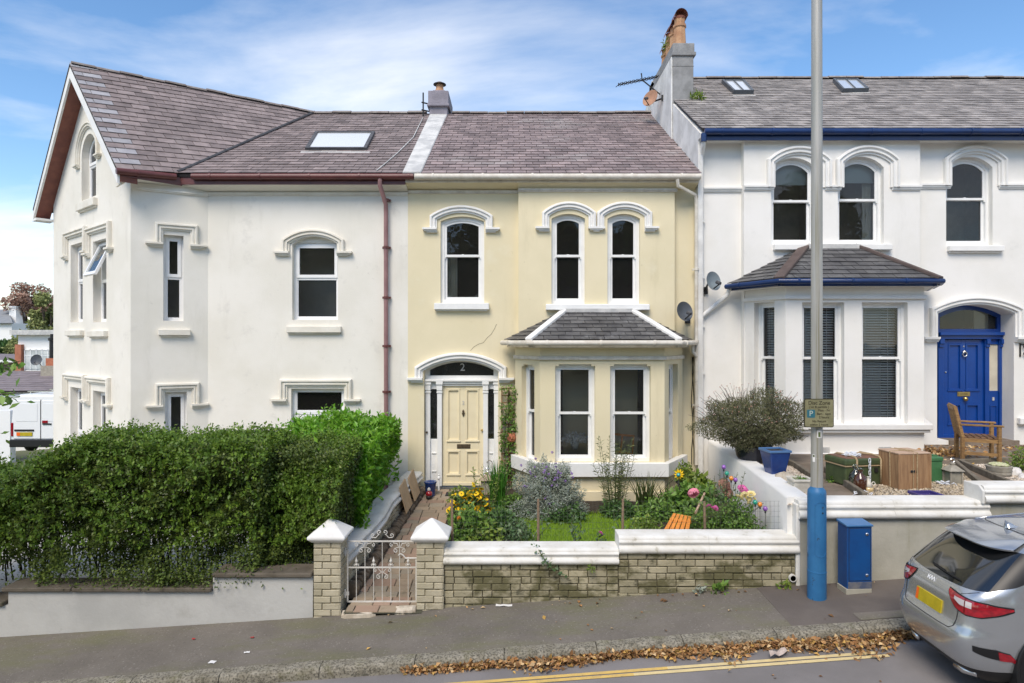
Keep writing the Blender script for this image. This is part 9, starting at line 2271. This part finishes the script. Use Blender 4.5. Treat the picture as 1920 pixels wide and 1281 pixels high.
# leafy bough of a street tree reaching in from the left
sttr = thing('street_tree', 'street tree whose leafy boughs reach in at the left edge', 'tree', (-7.1, 6.95, zp(-7.1)))
MB().tube([(-7.1, 6.95, zp(-7.1)-.1), (-7.12, 6.95, 1.2), (-7.2, 6.9, 3.0), (-7.5, 6.8, 4.5)], [.11, .09, .08, .05], 10).build('trunk', M['bark'], sttr, smooth=True)
bo = MB(); P = []; O = []
for k, line in enumerate((((-7.15, 6.95, 2.3), (-6.3, 6.85, 2.75), (-5.7, 6.8, 2.95), (-5.34, 6.78, 3.06), (-5.18, 6.78, 3.10)), ((-7.12, 6.95, 2.0), (-6.3, 6.8, 2.45), (-5.75, 6.75, 2.62), (-5.35, 6.72, 2.75), (-5.12, 6.7, 2.76)), ((-7.12, 6.95, 1.9), (-6.4, 6.85, 2.2), (-5.8, 6.78, 2.3), (-5.45, 6.75, 2.34)))):
    bo.tube([tuple(q) for q in line], [.03, .018, .011, .006, .003][:len(line)], 6); ln_ = [Vector(q) for q in line]
    for i, (a, c) in enumerate(zip(ln_, ln_[1:])):
        for j in range((40, 40, 34, 12)[i]):
            q = a+(c-a)*random.random(); sp = .14 if i < 2 else .09 if i == 2 else .035; P.append((q.x+random.gauss(0, sp*.8), q.y+random.gauss(0, sp), q.z+random.gauss(-.02, sp*.6))); O.append((.5, -.1, -.3))
bo.build('bough', M['bark'], sttr, smooth=True); leaves('foliage', P, .10, 'green_mid', sttr, np.array(O), .6, spread=.6)
P = nrm(RNG.normal(size=(1200, 3)))*np.array([.9, .9, .8])*RNG.uniform(.4, 1, 1200)[:, None]+np.array([-7.9, 6.9, 4.9]); leaves('crown', P, .12, 'green_mid', sttr, None, .6)
# the other side of the street, which the windows and the car reflect
for k in range(8):
    x = -26+6.2*k+random.uniform(-1.5, 1.5); tree(('first', 'second', 'third', 'fourth', 'fifth', 'sixth', 'seventh', 'eighth')[k]+' leafy tree from the left across the street', x, -14+random.uniform(-2, 1), .0633*x-.4, random.uniform(12.5, 14), 4.6, 5.0, 'tree_green' if k % 3 else 'green_dark', 3000, .75, .12, 'street_side_tree', 'trees across the street')
for k, (x0, x1, m_) in enumerate(((-13, -4.5, 'far_white'), (-1.5, 7.5, 'stucco_cream'), (10.5, 19, 'far_brick'))):
    hz0 = .0633*x0-.5; oh = thing('opposite_house', ('white house', 'cream house', 'red brick house')[k]+' across the street behind the viewpoint', 'house', (x0, -11.5, hz0))
    MB().box(x0, x1, -18, -11.5, hz0, hz0+5.8).build('wall', M[m_], oh); MB().prism([(x0-.3, -11.2, hz0+5.7), (x0-.3, -18.3, hz0+5.7), (x0-.3, -14.8, hz0+8.0)], (x1-x0+.6, 0, 0)).build('roof', M['far_roof'], oh)
    for r_ in (0, 1):
        for c_ in range(4):
            xa = x0+.8+c_*2.05; za = hz0+.9+2.8*r_; w_ = MB().box(xa, xa+1.1, -11.5, -11.42, za, za+1.6).build('window', M['upvc'], oh)
            for p_ in ((.06, .53, .06, .78), (.57, 1.04, .06, .78), (.06, .53, .84, 1.54), (.57, 1.04, .84, 1.54)): MB().box(xa+p_[0], xa+p_[1], -11.425, -11.41, za+p_[2], za+p_[3]).build('pane', M['car_glass'], w_)
ow = thing('opposite_wall', 'stone garden wall across the street behind the viewpoint', 'wall', (0, -9.2, 0)); MB().loft([[(x, -9.0, .0633*x-.5), (x, -9.0, .0633*x+1.3), (x, -9.3, .0633*x+1.3), (x, -9.3, .0633*x-.5)] for x in lin(-30, 30, 20)]).build('wall', M['rock'], ow)
